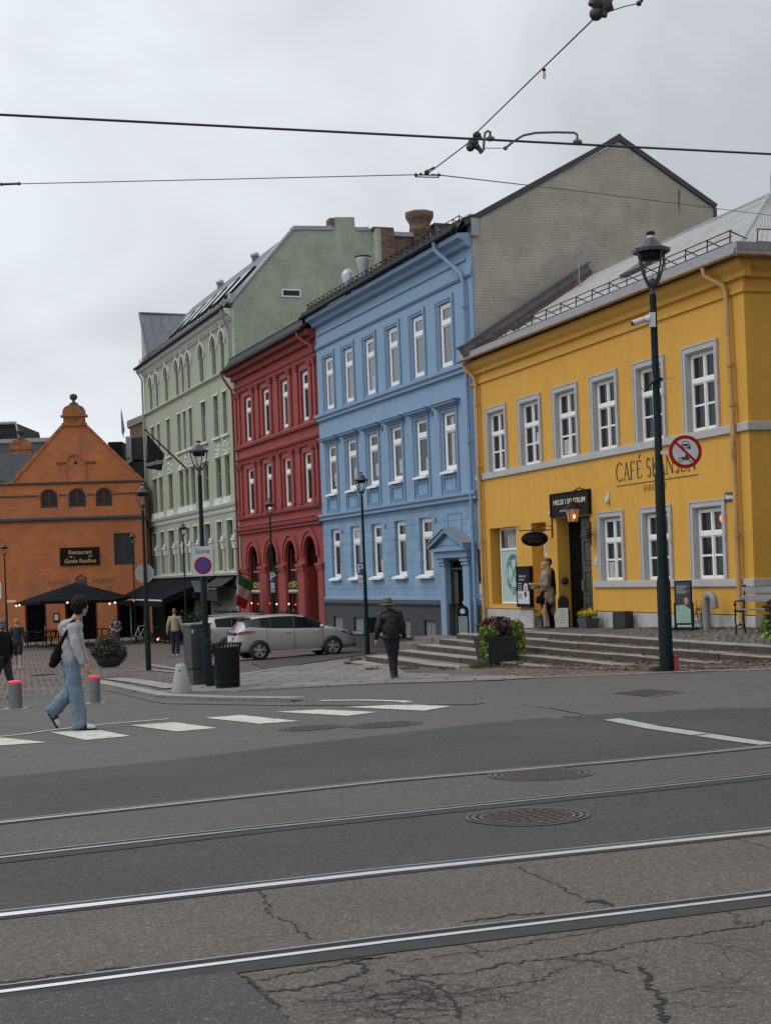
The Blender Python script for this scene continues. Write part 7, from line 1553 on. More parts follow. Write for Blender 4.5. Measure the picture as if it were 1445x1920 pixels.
# ================================================================== CARS
def interp(tab, x):
    for a, b in zip(tab, tab[1:]):
        if x <= b[0]:
            t = (x - a[0]) / (b[0] - a[0]); t = t * t * (3 - 2 * t) * .35 + t * .65; return a[1] + (b[1] - a[1]) * t
    return tab[-1][1]
def car(name, label, loc, rz, S, top, width, belt, roofw, wheels, doors, paint, glassx, rearx, windx, wagon=False, wr=.315):
    t = thing(name, label, 'car', loc, rz, 'silver cars parked before the arcade'); L_ = top[-1][0]; n = 52
    xs_ = [L_ * (.5 - .5 * math.cos(math.pi * i / n)) * .45 + L_ * i / n * .55 for i in range(n + 1)]
    low = [(0, .34), (.25, .24), (L_ * .5, .19), (L_ - .3, .22), (L_, .30)]
    rows = []
    for x in xs_:
        zt, w, zb, wro, zl = interp(top, x), interp(width, x), interp(belt, x), interp(roofw, x), interp(low, x)
        zb = min(zb, zt - .03); hi = zt - zb > .10
        wro = wro if hi else w * .80
        rows.append([(x, 0, zl), (x, w * .80, zl), (x, w * .96, zl + .07), (x, w, .45), (x, w * .99, (zb + .45) / 2 + .05), (x, w * .95, zb - .02), (x, w * .925, zb), (x, wro + .03, zt - (.07 if hi else .018)), (x, wro * .86, zt - .018), (x, wro * .45, zt - .003), (x, 0, zt)])
    K = len(rows[0]); body = MB(); gl = MB(); rg = MB()
    for s in (1, -1):
        for i in range(n):
            for k in range(K - 1):
                q = [rows[i][k], rows[i + 1][k], rows[i + 1][k + 1], rows[i][k + 1]]; q = [(p[0], p[1] * s, p[2]) for p in q]; xm = (q[0][0] + q[1][0]) / 2
                if k == 6 and glassx[0] < xm < glassx[1]: gl.add(q, [(0, 1, 2, 3)], 0, True)
                elif k >= 7 and (windx[0] < xm < windx[1]): gl.add(q, [(0, 1, 2, 3)], 0, True)
                elif k >= 8 and (rearx[0] < xm < rearx[1]): rg.add(q, [(0, 1, 2, 3)], 0, True)
                else: body.add(q, [(0, 1, 2, 3)], 0, True)
        for i in (0, n): body.add([(p[0], p[1] * s, p[2]) for p in rows[i]], [tuple(range(K))], 0, True)
    b = body.build('body', paint, t, weld=.0008); sub = b.modifiers.new('smooth', 'SUBSURF'); sub.levels = 1; sub.render_levels = 1
    cg = M('car_glass', (.006, .007, .008), .10, var=.4, scale=2, spec=.15); gl.build('side_and_front_glass', cg, t, weld=.0008); rg.build('rear_window', M('car_rear_glass', (.16, .17, .18), .08, var=.1, spec=1.0), t, weld=.0008)
    plastic = M('car_black_plastic', (.016, .016, .017), .5, var=.1); tyre = M('tyre', (.014, .014, .014), .8, var=.15); alloy = M('alloy', (.42, .43, .44), .35, var=.05, metal=.7)
    for x in wheels:
        for s in (-1, 1):
            w = interp(width, x); mb = MB(); TT = Matrix.Rotation(rad(-90 * s), 3, 'X'); mb.lathe([(0, -.02), (wr + .055, -.02), (wr + .055, .016), (0, .016)], (0, 0, 0), 32, T=TT); mb.build('wheel_gap_disc', plastic, t, loc=(x, s * (w - .012), wr + .012))  # black disc, painting in the shaded gap round the tyre
            mb = MB(); mb.lathe([(wr - .09, -.11), (wr - .01, -.11), (wr, -.08), (wr, .07), (wr - .02, .102), (wr - .09, .106), (wr - .095, .05), (wr - .09, -.11)], (0, 0, 0), 32, T=TT); wh = mb.build('wheel', tyre, t, loc=(x, s * (w - .075), wr))
            mb = MB(); mb.lathe([(0, -.01), (wr - .085, -.01), (wr - .085, .02), (0, .02)], n=28, T=TT); mb.build('rim_well', plastic, wh, loc=(0, s * .070, 0))
            mb = MB()
            for k in range(5):
                a = 2 * math.pi * k / 5 + .3; d = Vector((math.cos(a), 0, math.sin(a))); e = Vector((-d.z, 0, d.x)); r0, r1 = .05, wr - .095; yo_ = s * .097
                P = [d * r0 - e * .035, d * r1 - e * .075, d * r1 - e * .02, d * .14, d * r1 + e * .02, d * r1 + e * .075, d * r0 + e * .035]
                mb.add([(p.x, yo_, p.z) for p in P], [(0, 1, 2, 3), (3, 4, 5, 6), (0, 3, 6)])
            mb.path([((wr - .09) * math.cos(2 * math.pi * i / 28), s * .097, (wr - .09) * math.sin(2 * math.pi * i / 28)) for i in range(29)], .010, 5); mb.ball((0, s * .095, 0), (.05, .012, .05)); mb.build('rim', alloy, wh)
    # shut lines, handles, sill, mirror, lights
    for x in doors:
        mb = MB(); 
        for s in (-1, 1):
            pr = [rows[min(range(n + 1), key=lambda i: abs(xs_[i] - x))][k] for k in (2, 3, 4, 5, 6)]
            mb.path([(x, s * (p[1] + .002), p[2]) for p in pr], .006, 4)
        mb.build('shut_line', plastic, t)
    for x in [d - .22 for d in doors[1:]]:
        for s in (-1, 1): w = interp(width, x) * .985; mb = MB(); mb.tube((x - .11, s * (w + .012), interp(belt, x) - .12), (x + .08, s * (w + .012), interp(belt, x) - .115), .016, n=8); mb.build('door_handle', alloy, t)
    for s in (-1, 1):
        mb = MB(); x0, x1 = wheels[0] + wr + .1, wheels[1] - wr - .1; mb.box(x0, x1, s * .70, s * (interp(width, L_ * .5) + .008), .19, .26); bev(mb.build('side_skirt', paint, t), .015)
        xm = windx[0] + (windx[1] - windx[0]) * .62; w = interp(width, xm); mb = MB(); mb.ball((xm, s * (w + .08), interp(belt, xm) + .07), (.08, .10, .07)); mb.build('wing_mirror', paint, t)
        # window pillars
        for x in [d for d in doors[1:2]] + ([glassx[0] + .42] if not wagon else [glassx[0] + .6]):
            r = rows[min(range(n + 1), key=lambda i: abs(xs_[i] - x))]; mb = MB(); mb.path([(x, s * (r[6][1] + .001), r[6][2]), (x + .03, s * (r[7][1] + .002), r[7][2])], .028, 5); mb.build('pillar', plastic, t)
    return t, rows, xs_
silver = M('silver_paint', (.40, .39, .375), .36, var=.04, scale=2, metal=.35, coat=.4); silver2 = M('champagne_paint', (.36, .355, .335), .36, var=.04, scale=2, metal=.35, coat=.5)
tail = M('tail_light_red', (.30, .010, .014), .2, var=.1, coat=.5); hl = M('headlight', (.06, .065, .075), .1, var=.1, spec=1)
top1 = [(0, .62), (.03, .86), (.10, 1.0), (.22, 1.18), (.36, 1.38), (.46, 1.47), (.9, 1.525), (1.5, 1.545), (2.1, 1.535), (2.55, 1.47), (3.0, 1.29), (3.42, 1.06), (3.7, .985), (4.1, .89), (4.35, .76), (4.46, .60), (4.49, .45)]
wid1 = [(0, .66), (.06, .78), (.3, .86), (.9, .885), (2.2, .89), (3.6, .885), (4.1, .83), (4.35, .70), (4.49, .52)]
belt1 = [(0, 1.0), (.5, 1.16), (1.0, 1.10), (1.5, 1.05), (2.2, 1.02), (3.4, .975), (4.49, .9)]; rw1 = [(0, .5), (.5, .56), (1.2, .60), (2.4, .60), (3.2, .62), (3.5, .70), (4.49, .6)]
# rear wheel stands at the point the photograph shows
ca = g(487, 1237); yaw = rad(19); S1 = .88
fw = Vector((math.cos(yaw), math.sin(yaw))); sd_v = Vector((math.sin(yaw), -math.cos(yaw)))
o2 = Vector((ca.x, ca.y)) - fw * .80 * S1 - sd_v * .87 * S1
t, rows, xr = car('parked_car', 'silver grey hatchback with black rear pillar parked in front of the red arcade', (o2.x, o2.y, ca.z), yaw, S1, top1, wid1, belt1, rw1, (.80, 3.50), (1.12, 2.12, 3.16), silver, (.85, 3.22), (.12, .40), (2.62, 3.42)); t.scale = (S1,) * 3
t.rotation_euler = (0, rad(-.6), yaw)
pl = MATS['car_black_plastic']
def side_patch(rows, xr, x0, x1, k0, k1, f0, f1, s, off=.006):
    mb = MB(); I = [i for i in range(len(xr)) if x0 <= xr[i] <= x1]
    for a, b in zip(I, I[1:]):
        q = []
        for i, (ff) in ((a, f0), (b, f0), (b, f1), (a, f1)):
            A, B = Vector(rows[i][k0]), Vector(rows[i][k1]); p = A.lerp(B, ff); q.append((p.x, s * (p.y + off), p.z))
        mb.add(q, [(0, 1, 2, 3)], 0, True)
    return mb
for s in (-1, 1):
    side_patch(rows, xr, .32, .95, 6, 7, .0, 1.0, s).build('rear_pillar', pl, t); side_patch(rows, xr, .35, .60, 7, 9, 0, 1, s).build('pillar_top', pl, t)
    mb = MB(); mb.add([(.04, s * .60, .93), (.10, s * .80, .99), (.42, s * .872, 1.02), (.72, s * .885, .99), (.42, s * .888, .95), (.10, s * .81, .90)], [(0, 1, 2, 3, 4, 5)]); o = mb.build('tail_light', tail, t); m_ = o.modifiers.new('th', 'SOLIDIFY'); m_.thickness = .03; m_.offset = 0
    mb = MB(); mb.add([(4.37, s * .62, .62), (4.30, s * .74, .66), (4.0, s * .855, .78), (3.86, s * .86, .82), (4.08, s * .80, .83), (4.34, s * .62, .76)], [(0, 1, 2, 3, 4, 5)]); o = mb.build('headlight', hl, t); m_ = o.modifiers.new('th', 'SOLIDIFY'); m_.thickness = .04; m_.offset = 0
mb = MB(); mb.box(.26, .62, -.56, .56, 1.44, 1.475); bev(mb.build('roof_spoiler', pl, t), .01)
mb = MB(); mb.box(-.01, .07, -.58, .58, .88, .98); mb.build('tail_panel', pl, t)
mb = MB(); mb.box(-.035, .01, -.27, .27, .68, .82); mb.build('number_plate', ltgrey, t); mb = MB(); mb.box(-.02, .12, -.70, .70, .26, .42); bev(mb.build('rear_diffuser', pl, t), .02)
mb = MB(); mb.box(4.36, 4.50, -.5, .5, .25, .42); bev(mb.build('front_grille', pl, t), .02)
for (x, y, c, nm) in ((1.55, -.35, M('seat_orange', (.35, .08, .02), .8, var=.2), 'front_seat'), (2.2, -.35, M('cabin_green', (.08, .12, .06), .8, var=.2), 'cabin_clutter')):
    mb = MB(); mb.ball((x + .65, y, .98), (.13, .16, .16)); mb.build(nm, c, t)
top2 = [(0, .60), (.03, .95), (.12, 1.15), (.30, 1.36), (.45, 1.44), (1.2, 1.49), (2.2, 1.485), (2.8, 1.38), (3.3, 1.15), (3.6, 1.0), (4.2, .90), (4.55, .72), (4.64, .5)]
wid2 = [(0, .66), (.06, .80), (.3, .88), (1.0, .90), (3.6, .90), (4.3, .82), (4.64, .5)]; belt2 = [(0, 1.04), (.6, 1.06), (2.2, 1.0), (4.64, .9)]; rw2 = [(0, .54), (.5, .60), (2.4, .62), (3.3, .66), (4.64, .6)]
Yc = 53.5; Xc = apx(424, 1180) * Yc; zc_ = gz(Xc, Yc); yaw2 = rad(20); S2 = .95
fw2 = Vector((math.cos(yaw2), math.sin(yaw2))); sv2 = Vector((math.sin(yaw2), -math.cos(yaw2))); o2 = Vector((Xc, Yc)) - fw2 * .9 * S2 - sv2 * .8
t, rows2, xr2 = car('parked_car', 'pale champagne estate car half hidden behind the silver hatchback', (o2.x, o2.y, zc_), yaw2, S2, top2, wid2, belt2, rw2, (.9, 3.62), (1.25, 2.25, 3.3), silver2, (.55, 3.35), (.10, .38), (2.75, 3.5), wagon=True); t.scale = (S2,) * 3
for s in (-1, 1):
    mb = MB(); mb.add([(.02, s * .62, 1.0), (.08, s * .82, 1.02), (.34, s * .888, 1.0), (.30, s * .892, .90), (.07, s * .82, .86)], [(0, 1, 2, 3, 4)]); o = mb.build('tail_light', tail, t); m_ = o.modifiers.new('th', 'SOLIDIFY'); m_.thickness = .03; m_.offset = 0
    mb = MB(); mb.path([(.5, s * .60, 1.47), (1.3, s * .62, 1.53), (2.4, s * .62, 1.51)], .018, 6); mb.build('roof_rail', alloy if False else MATS['alloy'], t)

# ================================================================== PEOPLE
skin = M('skin', (.42, .24, .165), .6, var=.08, scale=12); skin2 = M('skin_tan', (.36, .19, .12), .6, var=.08, scale=12)
def fused(name, mb, mats, parent, voxel=.012, smooth=3, fold=0, fs=14, seed=0):
    o = mb.build(name, mats, parent); r = o.modifiers.new('r', 'REMESH'); r.mode = 'VOXEL'; r.voxel_size = voxel; r.use_smooth_shade = True
    if smooth: m_ = o.modifiers.new('s', 'SMOOTH'); m_.factor = .5; m_.iterations = smooth
    bake(o)
    if fold:      # cloth folds pushed into the surface
        me = o.data; nr = [v.normal.copy() for v in me.vertices]
        for v, nn in zip(me.vertices, nr):
            p = v.co * fs; h = mnoise.noise(Vector((p.x + seed, p.y, p.z * .8))) + .5 * mnoise.noise(Vector((p.x * 2.1, p.y * 2.1 + seed, p.z * 1.3))); v.co += nn * h * fold
    for p in o.data.polygons: p.use_smooth = True
    return o
V = Vector
def limb(mb, pts, rs):
    for a, b, ra, rb in zip(pts, pts[1:], rs, rs[1:]): mb.cap(a, ra, b, rb)
def hand(mb, wrist, d, palm_n, side, curl=.5, s=1.0):
    """palm with four fingers of different lengths and a thumb from the side of the palm"""
    d = V(d).normalized(); pn = V(palm_n); pn = (pn - d * pn.dot(d)).normalized(); e = d.cross(pn) * side; w = V(wrist)
    for k in (-1, 0, 1): mb.cap(w + e * .012 * k * s, .017 * s, w + d * .075 * s + e * .024 * k * s, .014 * s)
    for k, l in ((-1.5, .060), (-.5, .074), (.5, .079), (1.5, .070)):
        b0 = w + d * .085 * s + e * .017 * k * s; b1 = b0 + (d * math.cos(curl * .6) + pn * math.sin(curl * .6)) * l * .5 * s; b2 = b1 + (d * math.cos(curl * 1.6) + pn * math.sin(curl * 1.6)) * l * .5 * s
        mb.cap(b0, .0085 * s, b1, .0078 * s, n=8); mb.cap(b1, .0078 * s, b2, .0066 * s, n=8)
    t0 = w + e * .026 * s + d * .02 * s; t1 = t0 + (e * .8 + d * .6 + pn * .3).normalized() * .042 * s; t2 = t1 + (d * .9 + pn * .45 + e * .1).normalized() * .034 * s
    mb.cap(t0, .012 * s, t1, .010 * s, n=8); mb.cap(t1, .010 * s, t2, .008 * s, n=8)
def head(mb, c, fwd, s=1.0):
    """skull, jaw, nose, brows, lips and ears; fwd is where the face looks"""
    f = V(fwd).normalized(); up = V((0, 0, 1)); up = (up - f * up.dot(f)).normalized(); r = f.cross(up); Mx = Matrix((r, f, up)).transposed(); c = V(c)
    P = lambda x, y, z: c + Mx @ V((x, y, z)) * s
    mb.ball(P(0, -.012, .025), (.074 * s, .094 * s, .090 * s), T=Mx, n=18, k=12); mb.ball(P(0, .022, -.040), (.056 * s, .062 * s, .064 * s), T=Mx); mb.ball(P(0, .052, -.088), .024 * s)
    mb.cap(P(0, .082, .004), .010 * s, P(0, .100, -.028), .013 * s); mb.ball(P(0, .080, -.056), (.024 * s, .012 * s, .009 * s), T=Mx)
    for q in (-1, 1):
        mb.ball(P(q * .030, .074, .018), (.020 * s, .010 * s, .007 * s), T=Mx); mb.ball(P(q * .076, -.006, -.008), (.010 * s, .020 * s, .030 * s), T=Mx)
    return P, Mx
def face_details(parent, P, s=1.0, lids=False):
    for q in (-1, 1):
        mb = MB(); mb.ball(P(q * .030, .079, .004), .0095 * s, n=10, k=7); e = mb.build('eye', white, parent); mb = MB(); mb.ball(P(q * .030, .0862, .004), .0045 * s, n=8, k=6); mb.build('iris', ink, e)
        mb = MB(); mb.cap(P(q * .014, .088, .026), .004 * s, P(q * .046, .080, .027), .003 * s, n=6); mb.build('eyebrow', M('brow', (.03, .02, .015), .8, var=0), parent)
    mb = MB(); mb.cap(P(-.018, .089, -.056), .0045 * s, P(.018, .089, -.056), .0045 * s, n=6); mb.build('mouth', M('lips', (.30, .09, .07), .6, var=0), parent)
def person(label, loc, rz): return thing('person', label, 'person', loc, rz)

# ---- the walking man: local x is his walking direction (picture right), y away from the camera
q = g(158, 1369); jeans = M('light_denim', (.130, .185, .245), .85, var=.18, scale=4, bump=.15, bscale=120, stain=((.20, .26, .31), 3.2, .50, .66)); hood_g = M('grey_hoodie', (.33, .33, .335), .9, var=.08, scale=9, bump=.2, bscale=110)
t = person('young man in grey hoodie, loose blue jeans and slides striding over the zebra crossing', (q.x - .03, q.y, q.z + .005), 0); K_ = 1.0
hd = V((.045, .03, 1.70)); fw_ = V((.60, .79, -.06))
b = MB(); P, Mx = head(b, hd, fw_, 1.08); b.cap(hd + V((-.03, 0, -.07)), .056, V((-.055, .0, 1.50)), .062)
limb(b, [(-.07, 0, 1.42), (-.09, 0, 1.25), (-.11, 0, 1.0)], [.095, .095, .10])
limb(b, [(-.04, -.15, 1.43), (.00, -.205, 1.15), (.10, -.20, .93)], [.048, .040, .028]); hand(b, (.105, -.20, .925), (.32, -.02, -.95), (.3, .6, 0), 1, .55, 1.05)
limb(b, [(-.04, .15, 1.43), (-.02, .20, 1.15), (.06, .20, .93)], [.048, .040, .028]); hand(b, (.06, .20, .92), (.25, .0, -.95), (.3, -.6, 0), -1, .5, 1.05)
limb(b, [(-.09, -.09, .95), (-.03, -.09, .50), (-.02, -.09, .10)], [.085, .055, .038]); limb(b, [(-.02, -.09, .06), (.16, -.09, .035)], [.036, .026])
limb(b, [(-.10, .09, .95), (-.13, .10, .50), (-.44, .10, .26)], [.085, .055, .038]); limb(b, [(-.46, .10, .23), (-.37, .10, .07)], [.036, .026])
body = fused('body', b, skin, t, .0095, 2); face_details(body, P, 1.08)
hb = MB(); hr = M('black_hair', (.007, .0065, .006), .75, var=.3, scale=30, spec=.2)
hb.ball(P(0, -.026, .066), (.100, .118, .098), T=Mx, n=20, k=12); hb.ball(P(0, .02, .110), (.07, .07, .05), T=Mx); hb.ball(P(0, -.052, -.012), (.078, .070, .068), T=Mx); hb.ball(P(0, .045, .082), (.062, .045, .036), T=Mx); hb.ball(P(0, -.075, .02), (.085, .065, .085), T=Mx); hb.ball(P(0, -.05, -.055), (.07, .06, .05), T=Mx)
for s in (-1, 1): hb.ball(P(s * .066, -.004, .030), (.020, .036, .040), T=Mx)
rh = random.Random(9)
for _ in range(150):
    th_, ph_ = rh.uniform(0, 6.283), math.acos(rh.uniform(-.55, 1)); d_ = V((math.sin(ph_) * math.cos(th_), math.sin(ph_) * math.sin(th_), math.cos(ph_)))
    if d_.y > .55 and d_.z < .35: continue
    p0_ = P(d_.x * .088, -.030 + d_.y * .104, .052 + d_.z * .088); p1_ = P(d_.x * .104 + rh.uniform(-.02, .02), -.032 + d_.y * .120, .050 + d_.z * .108 - .018 + rh.uniform(-.01, .01)); hb.cap(p0_, .013, p1_, .006, n=6)
fused('hair', hb, hr, t, .0075, 0, .004, 50)
h = MB(); limb(h, [(-.060, 0, 1.425), (-.075, 0, 1.30), (-.105, 0, 1.12), (-.115, 0, .985)], [.125, .140, .145, .138]); h.ball((-.035, 0, 1.44), (.11, .13, .075))
for s in (-1, 1): h.ball((-.05, s * .115, 1.43), (.085, .085, .075)); h.ball((-.10, s * .07, 1.05), (.15, .11, .10))
h.ball((-.11, 0, 1.36), (.13, .17, .13)); h.ball((-.10, 0, .98), (.155, .17, .065))
limb(h, [(-.05, -.165, 1.42), (-.005, -.225, 1.17), (.085, -.215, .955)], [.072, .062, .046]); limb(h, [(-.05, .165, 1.42), (-.02, .22, 1.17), (.05, .215, .96)], [.072, .060, .046])
hd_ = fused('hoodie', h, hood_g, t, .011, 3, .016, 10, 3)
h = MB(); h.ball((-.155, -.01, 1.465), (.080, .125, .070), T=Matrix.Rotation(rad(25), 3, 'Y')); h.ball((-.215, 0, 1.42), (.06, .10, .09)); h.ball((-.09, 0, 1.505), (.10, .115, .045)); h.ball((-.03, 0, 1.495), (.075, .10, .040)); fused('hood', h, hood_g, t, .010, 2, .012, 16, 5)
h = MB(); h.ball((-.10, 0, .945), (.145, .165, .035)); limb(h, [(.085, -.215, .955), (.10, -.21, .925)], [.044, .036]); fused('hem_and_cuffs', h, M('hoodie_rib', (.26, .26, .265), .9, var=.1), t, .010, 2)
j = MB(); j.ball((-.105, 0, .92), (.145, .17, .10))
limb(j, [(-.085, -.085, .92), (-.065, -.095, .70), (-.035, -.095, .48), (-.02, -.095, .26), (-.015, -.095, .10)], [.115, .108, .100, .104, .108])
limb(j, [(-.12, .085, .92), (-.14, .095, .72), (-.165, .10, .52)], [.110, .105, .098]); limb(j, [(-.165, .10, .52), (-.30, .10, .39), (-.40, .10, .285)], [.098, .098, .095])
j.ball((-.10, 0, .80), (.12, .13, .10)); fused('jeans', j, jeans, t, .011, 2, .022, 9, 9)
sh = M('slide_black', (.014, .014, .015), .6, var=.1); so = M('sock_white', (.62, .60, .58), .9, var=.08)
f = MB(); limb(f, [(-.03, -.095, .055), (.06, -.095, .060), (.15, -.095, .045), (.185, -.095, .040)], [.046, .046, .040, .030]); fused('sock', f, so, t, .009, 2)
f = MB()
for x in range(12): f.ball((-.075 + x * .025, -.095, .018), (.028, .048 - .012 * abs(x - 5.5) / 5.5, .017)); 
f.ball((.075, -.095, .058), (.040, .056, .046)); fused('slide', f, sh, t, .009, 1)
Rf = Matrix.Rotation(rad(62), 3, 'Y'); o0 = V((-.455, .10, .235))
f = MB(); limb(f, [o0 + Rf @ V((-.02, 0, .035)), o0 + Rf @ V((.10, 0, .035)), o0 + Rf @ V((.19, 0, .025))], [.044, .042, .030]); fused('sock', f, so, t, .009, 2)
f = MB()
for x in range(12): f.ball(o0 + Rf @ V((-.06 + x * .024, 0, -.012)), (.030, .048, .018), T=Rf)
f.ball(o0 + Rf @ V((.085, 0, .04)), (.040, .056, .046), T=Rf); fused('slide', f, sh, t, .009, 1)
# crossbody bag on his back hip, its own thing
t2 = thing('crossbody_bag', 'black crossbody bag with a wide strap on the back of the walking man', 'bag', (q.x - .03, q.y, q.z + .005)); bagm = M('bag_black', (.008, .008, .009), .9, spec=.1, var=.15, scale=10)
f = MB(); f.ball((-.315, -.03, 1.02), (.075, .10, .13), T=Matrix.Rotation(rad(18), 3, 'Y')); f.ball((-.27, -.09, 1.07), (.07, .08, .11)); f.ball((-.36, -.04, .93), (.06, .08, .055)); fused('pouch', f, bagm, t2, .011, 2, .006, 14)
f = MB(); f.path([(-.245, -.125, 1.10), (-.215, -.185, 1.20), (-.155, -.205, 1.31), (-.09, -.190, 1.41), (-.045, -.12, 1.505), (-.02, -.03, 1.535)], .018, 6)
f.v = [tuple(v) for v in f.v]; sp = f.build('strap', bagm, t2); sp.scale = (1, 1, 1)
f = MB()
PS = [V(p) for p in ((-.265, -.145, 1.06), (-.225, -.190, 1.18), (-.16, -.208, 1.30), (-.095, -.196, 1.40), (-.05, -.13, 1.505), (-.02, -.03, 1.54))]
for a, b_ in zip(PS, PS[1:]): dd = (b_ - a).normalized(); w_ = V((dd.z, 0, -dd.x)).normalized() * .026; f.add([a - w_, a + w_, b_ + w_, b_ - w_], [(0, 1, 2, 3)], 0, True)
o = f.build('strap_webbing', bagm, t2); m_ = o.modifiers.new('th', 'SOLIDIFY'); m_.thickness = .006
if q.z: pass

# ---- the man in the hat, seen from behind; local y is his walking direction
S_ = 1.0; q = g(736, 1272)
t = person('man in olive brimmed hat and black leather jacket walking away towards the steps', (q.x, q.y, q.z + .005), rad(4)); Kh = .905
leather = M('black_leather', (.010, .010, .011), .55, var=.25, scale=5, spec=.35, bump=.15, bscale=30); blackc = M('black_trousers', (.010, .010, .013), .85, var=.15); olive = M('hat_olive', (.085, .085, .055), .8, var=.15, scale=12)
hd = V((-.055, .04, 1.60)); b = MB(); P, Mx = head(b, hd, (0, 1, -.1)); b.cap(hd + V((0, -.01, -.07)), .055, (0, 0, 1.45), .065); limb(b, [(0, 0, 1.40), (0, 0, 1.0)], [.13, .12])
limb(b, [(-.20, 0, 1.40), (-.28, -.03, 1.12), (-.335, .02, .88)], [.05, .04, .028]); hand(b, (-.34, .02, .87), (-.15, .1, -.98), (.7, .3, 0), 1, .6); limb(b, [(.20, 0, 1.40), (.27, .0, 1.12), (.30, .06, .88)], [.05, .04, .028]); hand(b, (.30, .065, .87), (.0, .15, -.98), (-.7, .3, 0), -1, .6)
limb(b, [(-.08, 0, .92), (.0, .05, .48), (.02, -.02, .10)], [.085, .055, .04]); limb(b, [(.08, 0, .92), (.05, .10, .48), (.03, .16, .10)], [.085, .055, .04]); body = fused('body', b, skin2, t, .011, 2); face_details(body, P)
h = MB(); limb(h, [(0, 0, 1.38), (0, -.01, 1.15), (.0, 0, .95)], [.155, .175, .17]); h.ball((0, -.02, 1.34), (.235, .14, .14)); h.ball((0, -.01, 1.08), (.225, .16, .20)); h.ball((0, 0, .90), (.225, .155, .10)); h.ball((.02, -.06, 1.24), (.17, .12, .16))
limb(h, [(-.19, 0, 1.40), (-.275, -.03, 1.14), (-.33, .02, .90)], [.085, .074, .056]); limb(h, [(.19, 0, 1.40), (.265, 0, 1.14), (.295, .06, .90)], [.085, .074, .056]); fused('jacket', h, leather, t, .013, 3, .012, 9, 2)
h = MB(); h.ball((.0, -.02, 1.475), (.12, .10, .035)); h.ball((-.10, -.03, 1.455), (.07, .07, .025)); h.ball((.11, -.03, 1.455), (.08, .07, .025)); fused('collar', h, leather, t, .010, 2)
h = MB(); limb(h, [(-.075, 0, .92), (-.01, .04, .50), (.015, -.02, .12)], [.115, .085, .072]); limb(h, [(.085, 0, .92), (.065, .09, .50), (.045, .15, .12)], [.115, .085, .072]); h.ball((0, 0, .88), (.17, .13, .12)); fused('trousers', h, blackc, t, .012, 3, .008, 12)
bt = M('boot_brown', (.055, .045, .036), .7, var=.2)
for x, y in ((.01, -.03), (.075, .15)):
    f = MB(); limb(f, [(x, y, .15), (x, y, .06), (x + .01, y + .17, .045)], [.062, .056, .046]); f.box(x - .05, x + .06, y - .06, y + .20, 0, .03); fused('boot', f, bt, t, .010, 2)
f = MB(); f.ball(P(0, -.03, -.02), (.080, .085, .075), T=Mx); fused('hair', f, M('grey_hair', (.10, .09, .08), .8, var=.3, scale=40), t, .010, 1)
f = MB(); cH = P(0, -.01, .045); f.lathe([(.085, -.01), (.17, -.035), (.215, -.028), (.22, -.018), (.17, -.018), (.11, .005), (.102, .075), (.090, .125), (.05, .118), (0, .105)], cH, 28, sy=1.05); ht = f.build('hat', olive, t); f = MB(); f.lathe([(.112, .006), (.109, .042)], cH, 24, sy=1.05); f.build('hat_band', M('hat_band', (.035, .032, .022), .8, var=.1), ht)
t.scale = (Kh,) * 3

